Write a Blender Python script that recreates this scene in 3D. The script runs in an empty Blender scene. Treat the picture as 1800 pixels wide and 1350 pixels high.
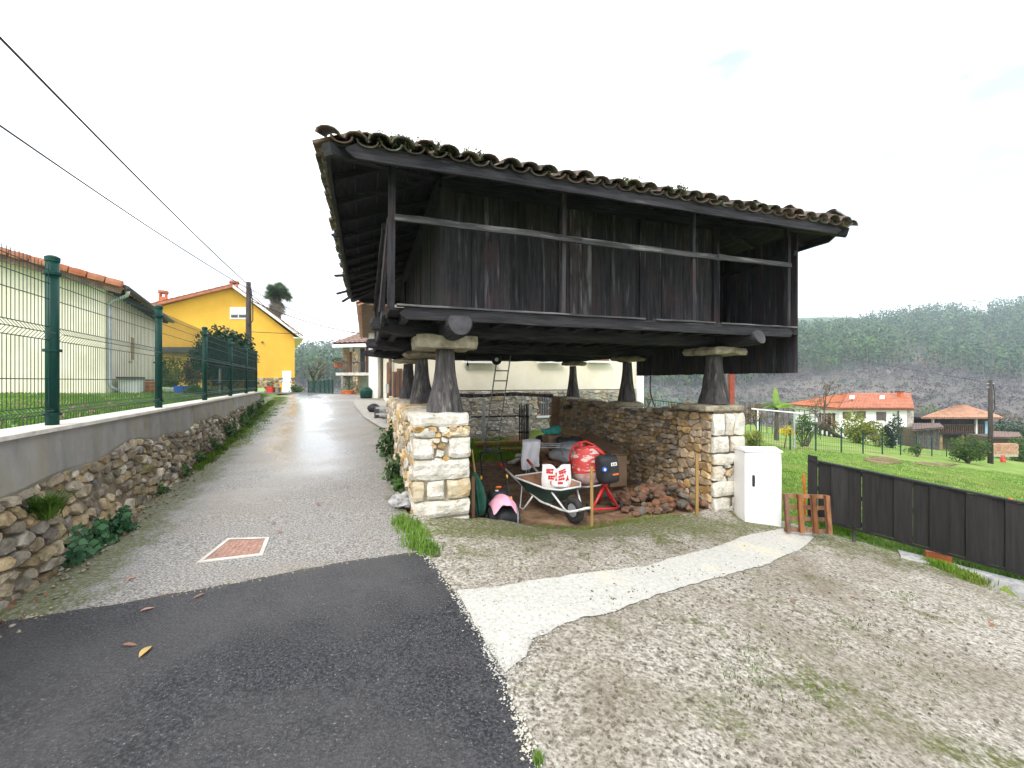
import bpy, bmesh, math, random
import numpy as np
from mathutils import Vector, Matrix, noise as mnoise
from mathutils.geometry import delaunay_2d_cdt
random.seed(7); RNG = np.random.default_rng(7)
scene = bpy.context.scene
C = scene.collection
R = math.radians
# ---------------------------------------------------------------- camera
FOC, CX, HY, CH = 745.0, 900.0, 670.0, 1.6      # focal length in photo pixels, centre column, horizon row, eye height
cd = bpy.data.cameras.new('camera'); cam = bpy.data.objects.new('camera', cd); C.objects.link(cam)
cam.location = (0, 0, CH); cam.rotation_euler = (R(90), 0, 0)
cd.sensor_width = 36; cd.lens = FOC/1800*36; cd.shift_y = -(675-HY)/1800
cd.clip_start = .05; cd.clip_end = 5000
scene.camera = cam
# ---------------------------------------------------------------- world: bright thin overcast with a few pale blue gaps
SUN_EL, SUN_AZ = R(48), R(205)
w = bpy.data.worlds.new('World'); scene.world = w; w.use_nodes = True
nt = w.node_tree; nt.nodes.clear(); L = nt.links
sky = nt.nodes.new('ShaderNodeTexSky'); sky.sky_type = 'NISHITA'; sky.sun_disc = False
sky.sun_elevation = SUN_EL; sky.sun_rotation = SUN_AZ; sky.air_density = 1.0; sky.dust_density = 2.0
bg1 = nt.nodes.new('ShaderNodeBackground'); bg1.inputs['Strength'].default_value = .12
bg2 = nt.nodes.new('ShaderNodeBackground'); bg2.inputs['Color'].default_value = (.96, .98, 1, 1); bg2.inputs['Strength'].default_value = 1.12
tc = nt.nodes.new('ShaderNodeTexCoord'); mp = nt.nodes.new('ShaderNodeMapping'); mp.inputs['Scale'].default_value = (1.1, 1.1, 2.6)
nz = nt.nodes.new('ShaderNodeTexNoise'); nz.inputs['Scale'].default_value = 2.2; nz.inputs['Detail'].default_value = 7; nz.inputs['Roughness'].default_value = .55
rp = nt.nodes.new('ShaderNodeValToRGB'); rp.color_ramp.elements[0].position = .33; rp.color_ramp.elements[1].position = .53
rp.color_ramp.elements[0].color = (.27, .27, .27, 1)
mx = nt.nodes.new('ShaderNodeMixShader'); out = nt.nodes.new('ShaderNodeOutputWorld')
L.new(tc.outputs['Generated'], mp.inputs[0]); L.new(mp.outputs[0], nz.inputs['Vector']); L.new(nz.outputs[0], rp.inputs[0])
L.new(sky.outputs[0], bg1.inputs[0]); L.new(rp.outputs[0], mx.inputs[0]); L.new(bg1.outputs[0], mx.inputs[1]); L.new(bg2.outputs[0], mx.inputs[2]); L.new(mx.outputs[0], out.inputs[0])
sd = bpy.data.lights.new('sun', 'SUN'); sd.energy = 1.3; sd.angle = R(18); sd.color = (1, .96, .9)
sun = bpy.data.objects.new('sun', sd); C.objects.link(sun)
sun.rotation_euler = Vector((math.sin(SUN_AZ)*math.cos(SUN_EL), math.cos(SUN_AZ)*math.cos(SUN_EL), math.sin(SUN_EL))).to_track_quat('Z', 'Y').to_euler()
vs = scene.view_settings; vs.view_transform = 'Standard'; vs.look = 'None'; vs.gamma = 1; vs.use_curve_mapping = False
vs.exposure = 1.14
# ---------------------------------------------------------------- object helpers
WL = {}                                              # world location of every parent
def link(o, parent=None):
    C.objects.link(o)
    if parent is not None: o.parent = parent
    return o
def tag(o, label=None, cat=None, group=None, kind=None):
    if label: o['label'] = label
    if cat: o['category'] = cat
    if group: o['group'] = group
    if kind: o['kind'] = kind
    return o
def thing(name, label, cat, loc=(0, 0, 0), group=None):
    o = bpy.data.objects.new(name, None); o.empty_display_size = .1; C.objects.link(o); o.location = loc
    WL[o.name] = Vector(loc)
    return tag(o, label, cat, group)
def copy_tree(o, parent=None):
    c = o.copy(); C.objects.link(c); c.parent = parent
    if o.name in WL: WL[c.name] = WL[o.name]
    for ch in o.children: copy_tree(ch, c)
    return c
def qmesh(name, V, F, mat, parent=None, smooth=False, base=None):
    """mesh object from world coordinates; its origin is the parent's, or the base centre of the mesh itself"""
    V = np.asarray(V, dtype=np.float64).reshape(-1, 3)
    if parent is not None: o0 = np.array(WL[parent.name])
    elif base is not None: o0 = np.array(base)
    else:
        lo, hi = V.min(0), V.max(0); o0 = np.array([(lo[0]+hi[0])/2, (lo[1]+hi[1])/2, lo[2]])
    me = bpy.data.meshes.new(name)
    Vl = V-o0
    if isinstance(F, np.ndarray):
        n = F.shape[1]; me.vertices.add(len(Vl)); me.vertices.foreach_set('co', Vl.astype(np.float32).ravel())
        me.loops.add(F.size); me.loops.foreach_set('vertex_index', F.astype(np.int32).ravel())
        me.polygons.add(len(F)); me.polygons.foreach_set('loop_start', np.arange(0, F.size, n, dtype=np.int32))
        me.update(calc_edges=True)
    else:
        me.from_pydata([tuple(v) for v in Vl], [], F); me.update()
    if smooth: me.polygons.foreach_set('use_smooth', np.ones(len(me.polygons), dtype=bool))
    me.materials.append(mat)
    o = bpy.data.objects.new(name, me); link(o, parent)
    if parent is None: o.location = o0
    WL[o.name] = Vector(o0)
    return o
def noise3(p, s, seed=0): return mnoise.noise(Vector((p[0]*s+seed*7.13, p[1]*s-seed*3.7, p[2]*s+seed*1.9)))
class MB:
    def __init__(s): s.V = []; s.F = []
    def add(s, V, F):
        n = len(s.V); s.V += [tuple(v) for v in V]; s.F += [tuple(i+n for i in f) for f in F]; return s
    def box(s, c, d, Rm=None):
        c = Vector(c); V = []
        for k in (-1, 1):
            for j in (-1, 1):
                for i in (-1, 1):
                    p = Vector((i*d[0]/2, j*d[1]/2, k*d[2]/2)); V.append(c+(Rm@p if Rm is not None else p))
        return s.add(V, [(0, 2, 3, 1), (4, 5, 7, 6), (0, 1, 5, 4), (2, 6, 7, 3), (0, 4, 6, 2), (1, 3, 7, 5)])
    def hexa(s, V): return s.add(V, [(0, 2, 3, 1), (4, 5, 7, 6), (0, 1, 5, 4), (2, 6, 7, 3), (0, 4, 6, 2), (1, 3, 7, 5)])
    def bar(s, p0, p1, wd, ht, up=(0, 0, 1)):
        p0, p1 = Vector(p0), Vector(p1); a = (p1-p0); ln = a.length; a.normalize(); up = Vector(up)
        if abs(a.dot(up)) > .98: up = Vector((0, 1, 0))
        b = up.cross(a).normalized(); c = a.cross(b)
        return s.box((p0+p1)/2, (ln, wd, ht), Matrix((a, b, c)).transposed())
    def rbox(s, c, d, Rm=None, n=(4, 2, 2), amp=.02, k=7, seed=0, freq=4):
        """weathered, rounded block"""
        c = Vector(c); idx = {}; V = []; F = []
        def vid(i, j, l):
            key = (i, j, l)
            if key not in idx:
                p = [2*i/n[0]-1, 2*j/n[1]-1, 2*l/n[2]-1]
                r = (abs(p[0])**k+abs(p[1])**k+abs(p[2])**k)**(1/k); m = max(abs(q) for q in p)
                q = Vector([p[t]*m/r*d[t]/2 for t in range(3)])
                q = (Rm@q if Rm is not None else q)+c
                dn = Vector([noise3(q, freq, seed+t*11) for t in range(3)])*amp
                idx[key] = len(V); V.append(q+dn)
            return idx[key]
        for i in range(n[0]):
            for j in range(n[1]):
                F.append((vid(i, j, 0), vid(i, j+1, 0), vid(i+1, j+1, 0), vid(i+1, j, 0)))
                F.append((vid(i, j, n[2]), vid(i+1, j, n[2]), vid(i+1, j+1, n[2]), vid(i, j+1, n[2])))
        for i in range(n[0]):
            for l in range(n[2]):
                F.append((vid(i, 0, l), vid(i+1, 0, l), vid(i+1, 0, l+1), vid(i, 0, l+1)))
                F.append((vid(i, n[1], l), vid(i, n[1], l+1), vid(i+1, n[1], l+1), vid(i+1, n[1], l)))
        for j in range(n[1]):
            for l in range(n[2]):
                F.append((vid(0, j, l), vid(0, j, l+1), vid(0, j+1, l+1), vid(0, j+1, l)))
                F.append((vid(n[0], j, l), vid(n[0], j+1, l), vid(n[0], j+1, l+1), vid(n[0], j, l+1)))
        return s.add(V, F)
    def tube(s, pts, r, n=6, cap=True):
        pts = [Vector(p) for p in pts]; m = len(pts); rr = r if isinstance(r, (list, tuple)) else [r]*m
        ref = Vector((0, 0, 1)); V = []; F = []
        a0 = (pts[-1]-pts[0])
        if a0.length > 0 and abs(a0.normalized().dot(ref)) > .9: ref = Vector((1, .2, 0)).normalized()
        for i, p in enumerate(pts):
            t = (pts[min(i+1, m-1)]-pts[max(i-1, 0)]).normalized()
            b = ref.cross(t)
            if b.length < 1e-4: b = Vector((1, 0, 0)).cross(t)
            b.normalize(); c = t.cross(b)
            for j in range(n):
                an = 2*math.pi*j/n; V.append(p+(b*math.cos(an)+c*math.sin(an))*rr[i])
        for i in range(m-1):
            for j in range(n):
                F.append((i*n+j, i*n+(j+1) % n, (i+1)*n+(j+1) % n, (i+1)*n+j))
        if cap: F.append(tuple(range(n-1, -1, -1))); F.append(tuple((m-1)*n+j for j in range(n)))
        return s.add(V, F)
    def lathe(s, prof, c, n=16, Rm=None, caps=True, wob=0, seed=0):
        c = Vector(c); V = []; F = []; m = len(prof)
        for i, (r, z) in enumerate(prof):
            for j in range(n):
                an = 2*math.pi*j/n; q = Vector((r*math.cos(an), r*math.sin(an), z))
                if wob: q *= 1+0*z; q.x *= 1+wob*noise3((math.cos(an)*2, math.sin(an)*2, z*3), 1, seed); q.y *= 1+wob*noise3((math.cos(an)*2, math.sin(an)*2, z*3), 1, seed+3)
                V.append(c+(Rm@q if Rm is not None else q))
        for i in range(m-1):
            for j in range(n): F.append((i*n+j, i*n+(j+1) % n, (i+1)*n+(j+1) % n, (i+1)*n+j))
        if caps: F.append(tuple(range(n-1, -1, -1))); F.append(tuple((m-1)*n+j for j in range(n)))
        return s.add(V, F)
    def prism(s, poly, o, ax, ay, th):
        """2D outline in the plane o+ax*x+ay*y, thickened along ax x ay"""
        o, ax, ay = Vector(o), Vector(ax), Vector(ay); nn = ax.cross(ay).normalized()*th; m = len(poly)
        V = [o+ax*p[0]+ay*p[1] for p in poly]; V += [v+nn for v in V]
        F = [tuple(range(m-1, -1, -1)), tuple(range(m, 2*m))]+[(i, (i+1) % m, m+(i+1) % m, m+i) for i in range(m)]
        return s.add(V, F)
    def build(s, name, mat, parent=None, smooth=False, base=None): return qmesh(name, s.V, s.F, mat, parent, smooth, base)
def px(x, y, Y): return Vector(((x-CX)/FOC*Y, Y, CH+(HY-y)/FOC*Y))
def on_plane(x, y, P, n):
    d = Vector(((x-CX)/FOC, 1, (HY-y)/FOC)); o = Vector((0, 0, CH)); n = Vector(n); t = (Vector(P)-o).dot(n)/d.dot(n); return o+d*t
def tube_curve(p0, p1, sag, n=14):
    p0, p1 = Vector(p0), Vector(p1); return [p0.lerp(p1, i/n)-Vector((0, 0, 4*sag*(i/n)*(1-i/n))) for i in range(n+1)]
# ---------------------------------------------------------------- granary frame: u along its front, v to its back
HA = R(19.1); U = Vector((math.cos(HA), math.sin(HA), 0)); Vv = Vector((-math.sin(HA), math.cos(HA), 0)); P0 = Vector((-.85, 5.4, 0))
HR = Matrix((U, Vv, Vector((0, 0, 1)))).transposed()
def H(s, v, z): return P0+U*s+Vv*v+Vector((0, 0, z))
def Hinv(x, y):
    dx, dy = x-P0.x, y-P0.y; return dx*U.x+dy*U.y, dx*Vv.x+dy*Vv.y
def hbox(mb, s0, s1, v0, v1, z0, z1): return mb.box(H((s0+s1)/2, (v0+v1)/2, (z0+z1)/2), (s1-s0, v1-v0, z1-z0), HR)
# ---------------------------------------------------------------- materials
def pm(name, c1, c2, scale=6, c3=None, s3=1.5, thr=(.52, .66), rough=.85, bump=.25, bs=40, rnd=.0, stretch=(1, 1, 1), rotz=0, metal=0, spec=.3, detail=6, s1=(.35, .65), c4=None, s4=1, thr4=(.55, .7), bdist=.02, d3=5, st3=None):
    m = bpy.data.materials.new(name); m.use_nodes = True; nt = m.node_tree; N = nt.nodes; L = nt.links
    b = N['Principled BSDF']; b.inputs['Roughness'].default_value = rough; b.inputs['Metallic'].default_value = metal; b.inputs['Specular IOR Level'].default_value = spec
    tc = N.new('ShaderNodeTexCoord'); mp = N.new('ShaderNodeMapping'); mp.vector_type = 'POINT'
    oi = N.new('ShaderNodeObjectInfo')
    rot = N.new('ShaderNodeMapping'); rot.inputs['Rotation'].default_value = (0, 0, -rotz); L.new(tc.outputs['Object'], rot.inputs[0])
    off = N.new('ShaderNodeVectorMath'); off.operation = 'ADD'; mul = N.new('ShaderNodeMath'); mul.operation = 'MULTIPLY'; mul.inputs[1].default_value = 37
    L.new(oi.outputs['Random'], mul.inputs[0]); L.new(rot.outputs[0], off.inputs[0]); L.new(mul.outputs[0], off.inputs[1])
    mp.inputs['Scale'].default_value = stretch; L.new(off.outputs[0], mp.inputs[0])
    def nzf(s, d=detail, src=None):
        n = N.new('ShaderNodeTexNoise'); n.inputs['Scale'].default_value = s; n.inputs['Detail'].default_value = d; n.inputs['Roughness'].default_value = .62; L.new((src or mp).outputs[0], n.inputs['Vector']); return n
    def ramp(src, a, bb):
        r = N.new('ShaderNodeMapRange'); r.inputs[1].default_value = a; r.inputs[2].default_value = bb; L.new(src.outputs[0], r.inputs[0]); return r
    def mix(f, a, bcol):
        x = N.new('ShaderNodeMix'); x.data_type = 'RGBA'
        if f is not None: L.new(f, x.inputs[0])
        if isinstance(a, tuple): x.inputs[6].default_value = (*a, 1)
        else: L.new(a, x.inputs[6])
        if isinstance(bcol, tuple): x.inputs[7].default_value = (*bcol, 1)
        else: L.new(bcol, x.inputs[7])
        return x.outputs[2]
    col = mix(ramp(nzf(scale), *s1).outputs[0], c1, c2)
    src3 = off
    if st3:
        src3 = N.new('ShaderNodeMapping'); src3.inputs['Scale'].default_value = st3; L.new(off.outputs[0], src3.inputs[0])
    if c3: col = mix(ramp(nzf(s3, d3, src3 if st3 else mp), *thr).outputs[0], col, c3)
    if c4: col = mix(ramp(nzf(s4, 4, off), *thr4).outputs[0], col, c4)
    if rnd:
        hs = N.new('ShaderNodeHueSaturation'); mr = N.new('ShaderNodeMapRange'); mr.inputs[3].default_value = 1-rnd; mr.inputs[4].default_value = 1+rnd
        L.new(oi.outputs['Random'], mr.inputs[0]); L.new(mr.outputs[0], hs.inputs['Value'])
        m2 = N.new('ShaderNodeMath'); m2.operation = 'MULTIPLY'; m2.inputs[1].default_value = 7.77; fr = N.new('ShaderNodeMath'); fr.operation = 'FRACT'
        mr2 = N.new('ShaderNodeMapRange'); mr2.inputs[3].default_value = 1-rnd; mr2.inputs[4].default_value = 1+rnd
        L.new(oi.outputs['Random'], m2.inputs[0]); L.new(m2.outputs[0], fr.inputs[0]); L.new(fr.outputs[0], mr2.inputs[0]); L.new(mr2.outputs[0], hs.inputs['Saturation'])
        L.new(col, hs.inputs['Color']); col = hs.outputs[0]
    L.new(col, b.inputs['Base Color'])
    if bump:
        bp = N.new('ShaderNodeBump'); bp.inputs['Strength'].default_value = bump; bp.inputs['Distance'].default_value = bdist
        L.new(nzf(bs, 5).outputs[0], bp.inputs['Height']); L.new(bp.outputs[0], b.inputs['Normal'])
    return m
def leafmat(name, c1, c2, scale=3, trans=.25, rnd=.1, rough=.6, c3=None):
    m = pm(name, c1, c2, scale, c3=c3, s3=scale*.4, bump=0, rough=rough, rnd=rnd, detail=3)
    N = m.node_tree.nodes; L = m.node_tree.links; b = N['Principled BSDF']; o = N['Material Output']
    t = N.new('ShaderNodeBsdfTranslucent'); x = N.new('ShaderNodeMixShader'); x.inputs[0].default_value = trans
    L.new(b.inputs['Base Color'].links[0].from_socket, t.inputs[0]); L.new(b.outputs[0], x.inputs[1]); L.new(t.outputs[0], x.inputs[2]); L.new(x.outputs[0], o.inputs[0])
    return m
M = {}
# ---------------------------------------------------------------- the palette
DW1, DW2, DW3 = (.007, .007, .0095), (.036, .034, .040), (.21, .205, .225)
M['wood_v'] = pm('old dark planks', DW1, DW2, 5, c3=DW3, s3=2.2, thr=(.58, .84), rough=.75, bump=.6, bs=14, rnd=.35, stretch=(6, 6, .45), c4=(.06, .038, .038), s4=1.1, thr4=(.5, .75))
M['wood_u'] = pm('old dark beam', DW1, DW2, 5, c3=DW3, s3=2.4, thr=(.62, .85), rough=.75, bump=.6, bs=14, rnd=.25, stretch=(.5, 6, 6), rotz=HA)
M['wood_w'] = pm('old dark cross beam', DW1, DW2, 5, c3=DW3, s3=2.4, thr=(.66, .9), rough=.75, bump=.6, bs=14, rnd=.25, stretch=(6, .5, 6), rotz=HA)
M['wood_grey'] = pm('grey weathered timber', (.03, .028, .03), (.12, .11, .108), 4, c3=(.33, .3, .25), s3=3, thr=(.56, .8), rough=.85, bump=.8, bs=12, rnd=.2, stretch=(5, 5, .7))
M['wood_pale'] = pm('bleached dark plank', (.02, .016, .018), (.06, .05, .052), 4, c3=(.3, .29, .3), s3=1.6, thr=(.5, .72), rough=.8, bump=.6, bs=14, rnd=.3, stretch=(5, 5, .6))
M['wood_rail'] = pm('pale edged rail', (.025, .024, .028), (.09, .085, .09), 4, c3=(.35, .33, .32), s3=3, thr=(.55, .8), rough=.8, bump=.5, bs=12, rnd=.15, stretch=(.5, 6, 6), rotz=HA)
M['end_grain'] = pm('sawn log end', (.022, .022, .026), (.07, .068, .075), 3, rough=.85, bump=.5, bs=18)
M['slab'] = pm('lichened sandstone slab', (.2, .17, .11), (.42, .37, .27), 9, c3=(.1, .085, .06), s3=4, thr=(.55, .75), bump=.6, bs=25, rnd=.1)
M['tile'] = pm('weathered roof tile', (.075, .05, .04), (.19, .135, .105), 7, c3=(.06, .065, .045), s3=3, thr=(.45, .62), c4=(.25, .245, .22), s4=5, thr4=(.57, .72), bump=.5, bs=30, rnd=.3)
M['moss_leaf'] = leafmat('roof weeds', (.03, .06, .02), (.1, .13, .05), 8)
M['quoin'] = pm('pale dressed limestone', (.46, .43, .36), (.74, .71, .64), 7, c3=(.5, .36, .17), s3=1.7, thr=(.56, .72), c4=(.13, .11, .085), s4=9, thr4=(.64, .76), bump=.9, bs=22, rnd=.12, bdist=.03)
M['quoin_y'] = pm('yellowish dressed limestone', (.5, .42, .26), (.7, .62, .46), 7, c3=(.5, .33, .13), s3=1.7, thr=(.5, .7), c4=(.13, .11, .085), s4=9, thr4=(.64, .76), bump=.9, bs=22, rnd=.12, bdist=.03)
M['quoin_o'] = pm('ochre rubble', (.42, .27, .11), (.62, .46, .26), 8, c3=(.2, .13, .07), s3=3, bump=.9, bs=22, rnd=.2, bdist=.03)
M['rubble'] = pm('brown fieldstone', (.27, .195, .12), (.52, .405, .275), 8, c3=(.15, .11, .075), s3=3, thr=(.54, .72), bump=.9, bs=20, rnd=.35, bdist=.03, c4=(.3, .2, .09), s4=1.4, thr4=(.56, .7))
M['rubble_pale'] = pm('pale fieldstone', (.33, .28, .2), (.6, .54, .43), 8, c3=(.2, .15, .09), s3=3, thr=(.52, .7), bump=.9, bs=20, rnd=.3, bdist=.03, c4=(.48, .33, .14), s4=1.4, thr4=(.55, .7))
M['rubble_left'] = pm('mossy wall stone', (.17, .13, .085), (.4, .335, .24), 7, c3=(.09, .1, .035), s3=2.2, thr=(.54, .7), bump=.9, bs=20, rnd=.4, bdist=.03, c4=(.62, .58, .52), s4=2.1, thr4=(.62, .72))
M['rubble_house'] = pm('house rubble', (.26, .25, .22), (.58, .55, .48), 7, c3=(.12, .11, .1), s3=3, thr=(.52, .7), bump=.8, bs=20, rnd=.35, c4=(.5, .36, .16), s4=1.2, thr4=(.6, .72))
M['mortar'] = pm('earth mortar', (.11, .085, .055), (.22, .175, .12), 12, bump=.8, bs=30)
M['mortar_pale'] = pm('pale mortar', (.3, .26, .19), (.48, .42, .32), 12, bump=.8, bs=30)
M['mortar_dark'] = pm('dark mortar', (.07, .058, .042), (.14, .115, .08), 12, bump=.8, bs=30)  # darkest mortar tone, for the rubble wall core and the far outbuildings
M['render_grey'] = pm('grey cement render', (.19, .185, .175), (.3, .29, .275), 3, c3=(.24, .215, .15), s3=1.2, thr=(.5, .68), c4=(.13, .125, .1), s4=2.2, thr4=(.6, .75), bump=.25, bs=50, stretch=(1, 1, .5))
M['coping'] = pm('pale cement coping', (.5, .47, .42), (.68, .64, .58), 6, c3=(.3, .26, .17), s3=4, thr=(.6, .72), bump=.3, bs=40)
M['asphalt_new'] = pm('fresh asphalt', (.006, .006, .008), (.055, .055, .065), 62, c3=(.22, .22, .23), s3=80, thr=(.645, .69), c4=(.088, .085, .085), s4=.9, thr4=(.42, .8), rough=.55, bump=1, bs=85, bdist=.015, spec=.45, s1=(.42, .6), detail=3, d3=2)
M['asphalt_old'] = pm('worn wet asphalt', (.10, .093, .085), (.38, .36, .335), 60, c3=(.26, .21, .15), s3=.6, thr=(.5, .85), c4=(.36, .35, .335), s4=.35, thr4=(.5, .8), rough=.34, bump=.6, bs=70, bdist=.008, spec=.5, s1=(.4, .6), detail=3)
M['asphalt_far'] = pm('dark road surface', (.05, .055, .065), (.09, .095, .105), 40, rough=.6, bump=.3, bs=80)
M['white_conc'] = pm('pale fresh concrete', (.40, .39, .35), (.54, .53, .49), 34, c3=(.13, .11, .08), s3=45, thr=(.61, .67), bump=.6, bs=70, bdist=.012, c4=(.62, .55, .39), s4=1.3, thr4=(.56, .75))
M['moss_v'] = None
M['dirt'] = pm('trodden earth', (.12, .07, .04), (.25, .155, .092), 8, c3=(.075, .046, .03), s3=1.2, thr=(.52, .72), c4=(.36, .235, .14), s4=1.1, thr4=(.54, .7), rough=.9, bump=.8, bs=25, bdist=.03)
M['lawn'] = pm('lawn ground', (.11, .19, .025), (.21, .33, .05), 1.2, c3=(.27, .31, .09), s3=.35, thr=(.48, .7), c4=(.14, .11, .05), s4=.5, thr4=(.66, .74), rough=.9, bump=.9, bs=30, bdist=.05)
M['lawn_dew'] = pm('dewy lawn', (.2, .35, .09), (.32, .5, .18), 1.2, rough=.9, bump=.8, bs=30, bdist=.05)
M['blade'] = leafmat('grass blades', (.08, .18, .015), (.2, .34, .045), .8, trans=.35, c3=(.27, .31, .08))
M['blade_dark'] = leafmat('verge grass blades', (.045, .10, .012), (.14, .22, .035), 2, trans=.3)
M['weed'] = leafmat('blue green weed leaves', (.025, .085, .04), (.09, .2, .09), 5, trans=.2)
M['ivy'] = leafmat('glossy green leaves', (.02, .055, .015), (.08, .16, .04), 5, trans=.2)
M['camellia'] = leafmat('dark evergreen leaves', (.008, .026, .012), (.03, .07, .03), 3, trans=.12, rough=.4)
M['shrub'] = leafmat('mid green leaves', (.03, .07, .015), (.10, .17, .035), 2, trans=.25)
M['shrub_y'] = leafmat('yellow green leaves', (.09, .13, .02), (.26, .28, .05), 2, trans=.3)
M['shrub_b'] = leafmat('bronze branches and leaves', (.1, .06, .025), (.23, .15, .06), 3, trans=.25)
M['flower_y'] = leafmat('yellow flowers', (.55, .42, .03), (.75, .6, .06), 3)
M['banana'] = leafmat('banana leaf', (.10, .20, .025), (.22, .34, .055), 1.5, trans=.4)
M['pine'] = leafmat('hill woodland', (.008, .034, .010), (.085, .165, .04), .085, trans=.1, rnd=0)
M['euca'] = leafmat('eucalyptus woodland', (.012, .048, .022), (.115, .185, .07), .09, trans=.1, rnd=0)
M['autumn'] = leafmat('russet woodland', (.075, .05, .026), (.14, .10, .05), .05, trans=.1, rnd=0)
M['scrub'] = leafmat('hill scrub', (.07, .058, .06), (.14, .125, .125), .04, trans=.05, rnd=0, c3=(.10, .16, .12))
M['hill'] = pm('hill ground', (.09, .075, .07), (.14, .125, .105), .02, c3=(.06, .085, .045), s3=.012, bump=0)
M['bark'] = pm('bark', (.05, .04, .03), (.13, .11, .085), 6, bump=.7, bs=20, stretch=(3, 3, .5))
M['bark_pale'] = pm('pale trunks', (.12, .1, .085), (.24, .2, .17), .1, bump=0)
M['palm'] = leafmat('palm fronds', (.04, .085, .03), (.11, .17, .065), 1, trans=.2)
M['palm_dead'] = leafmat('dead palm fronds', (.09, .075, .055), (.22, .19, .15), 1, trans=.1)
M['green_paint'] = pm('green fence paint', (.001, .036, .027), (.002, .05, .038), 8, rough=.5, bump=0, spec=.25)
M['wire'] = pm('green coated wire', (.004, .026, .022), (.008, .036, .03), 8, rough=.5, bump=0)
M['cream'] = pm('cream painted render', (.72, .67, .53), (.80, .75, .62), 2, c3=(.66, .61, .48), s3=.6, bump=.15, bs=60, rough=.9)
M['cream_side'] = pm('pale cream render', (.76, .70, .55), (.82, .77, .64), 2, bump=.15, bs=60, rough=.9)
M['yellow'] = pm('yellow painted render', (.74, .41, .05), (.80, .46, .065), 1.2, c3=(.66, .37, .06), s3=.35, thr=(.5, .75), st3=(1, 1, .3), bump=.1, bs=40, rough=.9)
M['white'] = pm('white paint', (.80, .80, .78), (.86, .86, .85), 3, bump=.05, bs=30, rough=.6)
M['cab'] = pm('white fibreglass cabinet', (.80, .80, .79), (.84, .84, .83), 4, bump=.04, bs=40, rough=.4)
M['whitewash'] = pm('whitewashed wall', (.78, .78, .77), (.84, .84, .83), 1.5, bump=.15, bs=30, rough=.9)
M['roof_o'] = pm('orange clay roof tile', (.33, .11, .058), (.45, .18, .10), 4, c3=(.3, .1, .06), s3=1.4, bump=.3, bs=20, rnd=.05)
M['roof_p'] = pm('faded clay roof tile', (.36, .19, .12), (.5, .3, .2), 4, c3=(.25, .16, .12), s3=1.4, bump=.3, bs=20, rnd=.06)
M['roof_b'] = pm('brown roof tile', (.14, .09, .075), (.26, .18, .15), 5, bump=.3, bs=20, rnd=.2)
M['soffit'] = pm('eave timber', (.10, .065, .045), (.2, .135, .09), 5, bump=.3, bs=20)
M['dark_soffit'] = pm('dark brown eave boards', (.022, .018, .018), (.05, .04, .036), 5, bump=.3, bs=20)
M['gutter'] = pm('brown gutter', (.06, .055, .055), (.09, .085, .085), 4, rough=.4, bump=0)
M['zinc'] = pm('grey galvanised steel', (.36, .39, .42), (.5, .53, .56), 5, rough=.4, metal=.5, bump=.05)
M['steel_lad'] = pm('dull ladder steel', (.2, .2, .2), (.34, .34, .33), 6, rough=.5, metal=.4, bump=.1)
M['glass'] = pm('dark window glass', (.03, .035, .04), (.06, .065, .075), 2, rough=.3, bump=0, spec=.6)
M['frame_wood'] = pm('brown window timber', (.16, .075, .04), (.25, .125, .07), 4, bump=.3, bs=20, stretch=(3, 3, .5))
M['cardboard'] = pm('brown cardboard', (.15, .095, .055), (.21, .135, .08), 4, bump=.15, bs=20, rnd=.1)
M['plank'] = pm('raw brown timber', (.15, .065, .03), (.27, .13, .065), 4, c3=(.1, .05, .028), s3=3, bump=.4, bs=20, rnd=.2, stretch=(3, 3, .6))
M['stake'] = pm('yellowish wooden stake', (.26, .155, .05), (.38, .24, .09), 5, bump=.3, bs=20, stretch=(4, 4, .5))
M['gate_board'] = pm('black stained board', (.009, .0085, .0085), (.022, .02, .02), 5, c3=(.055, .05, .05), s3=3, thr=(.66, .85), rough=.6, bump=.4, bs=18, rnd=.3, stretch=(6, 6, .4))
M['red'] = pm('red machine paint', (.46, .02, .02), (.58, .035, .03), 6, c3=(.34, .19, .16), s3=7, thr=(.57, .7), rough=.6, bump=.1)
M['drum'] = pm('scuffed red drum', (.4, .03, .03), (.52, .07, .06), 7, c3=(.55, .42, .38), s3=5, thr=(.53, .56), rough=.55, bump=.2, bs=20, stretch=(.9, .9, 3.2), d3=4)
M['drum_grey'] = pm('cement splashed drum', (.36, .22, .2), (.48, .41, .38), 9, c3=(.5, .12, .1), s3=6, thr=(.56, .66), rough=.8, bump=.3, bs=30)
M['black'] = pm('black plastic', (.014, .015, .018), (.026, .027, .03), 6, c3=(.075, .068, .06), s3=5, thr=(.56, .75), rough=.6, bump=.08)
M['rubber'] = pm('tyre rubber', (.018, .018, .019), (.045, .043, .04), 10, rough=.85, bump=.2)
M['barrow'] = pm('green barrow tray', (.02, .055, .042), (.035, .08, .06), 5, c3=(.16, .16, .14), s3=7, thr=(.64, .74), rough=.5, bump=.1)
M['barrow_in'] = pm('rusty barrow inside', (.2, .09, .05), (.32, .19, .12), 6, rough=.8, bump=.2)
M['pale_tube'] = pm('pale painted tube', (.5, .51, .5), (.66, .67, .66), 9, c3=(.3, .25, .2), s3=9, thr=(.62, .7), rough=.5, bump=.1)
M['bag'] = pm('white paper sack', (.74, .73, .71), (.82, .81, .79), 4, rough=.7, bump=.3, bs=9)
M['print_red'] = pm('red print', (.5, .03, .03), (.58, .06, .05), 20, bump=0)
M['cloth_white'] = pm('white cloth', (.66, .65, .68), (.76, .75, .78), 5, rough=.9, bump=.2, bs=30)
M['cloth_pink'] = pm('pink cloth', (.72, .3, .42), (.8, .42, .52), 5, rough=.9, bump=.2, bs=30)
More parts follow.
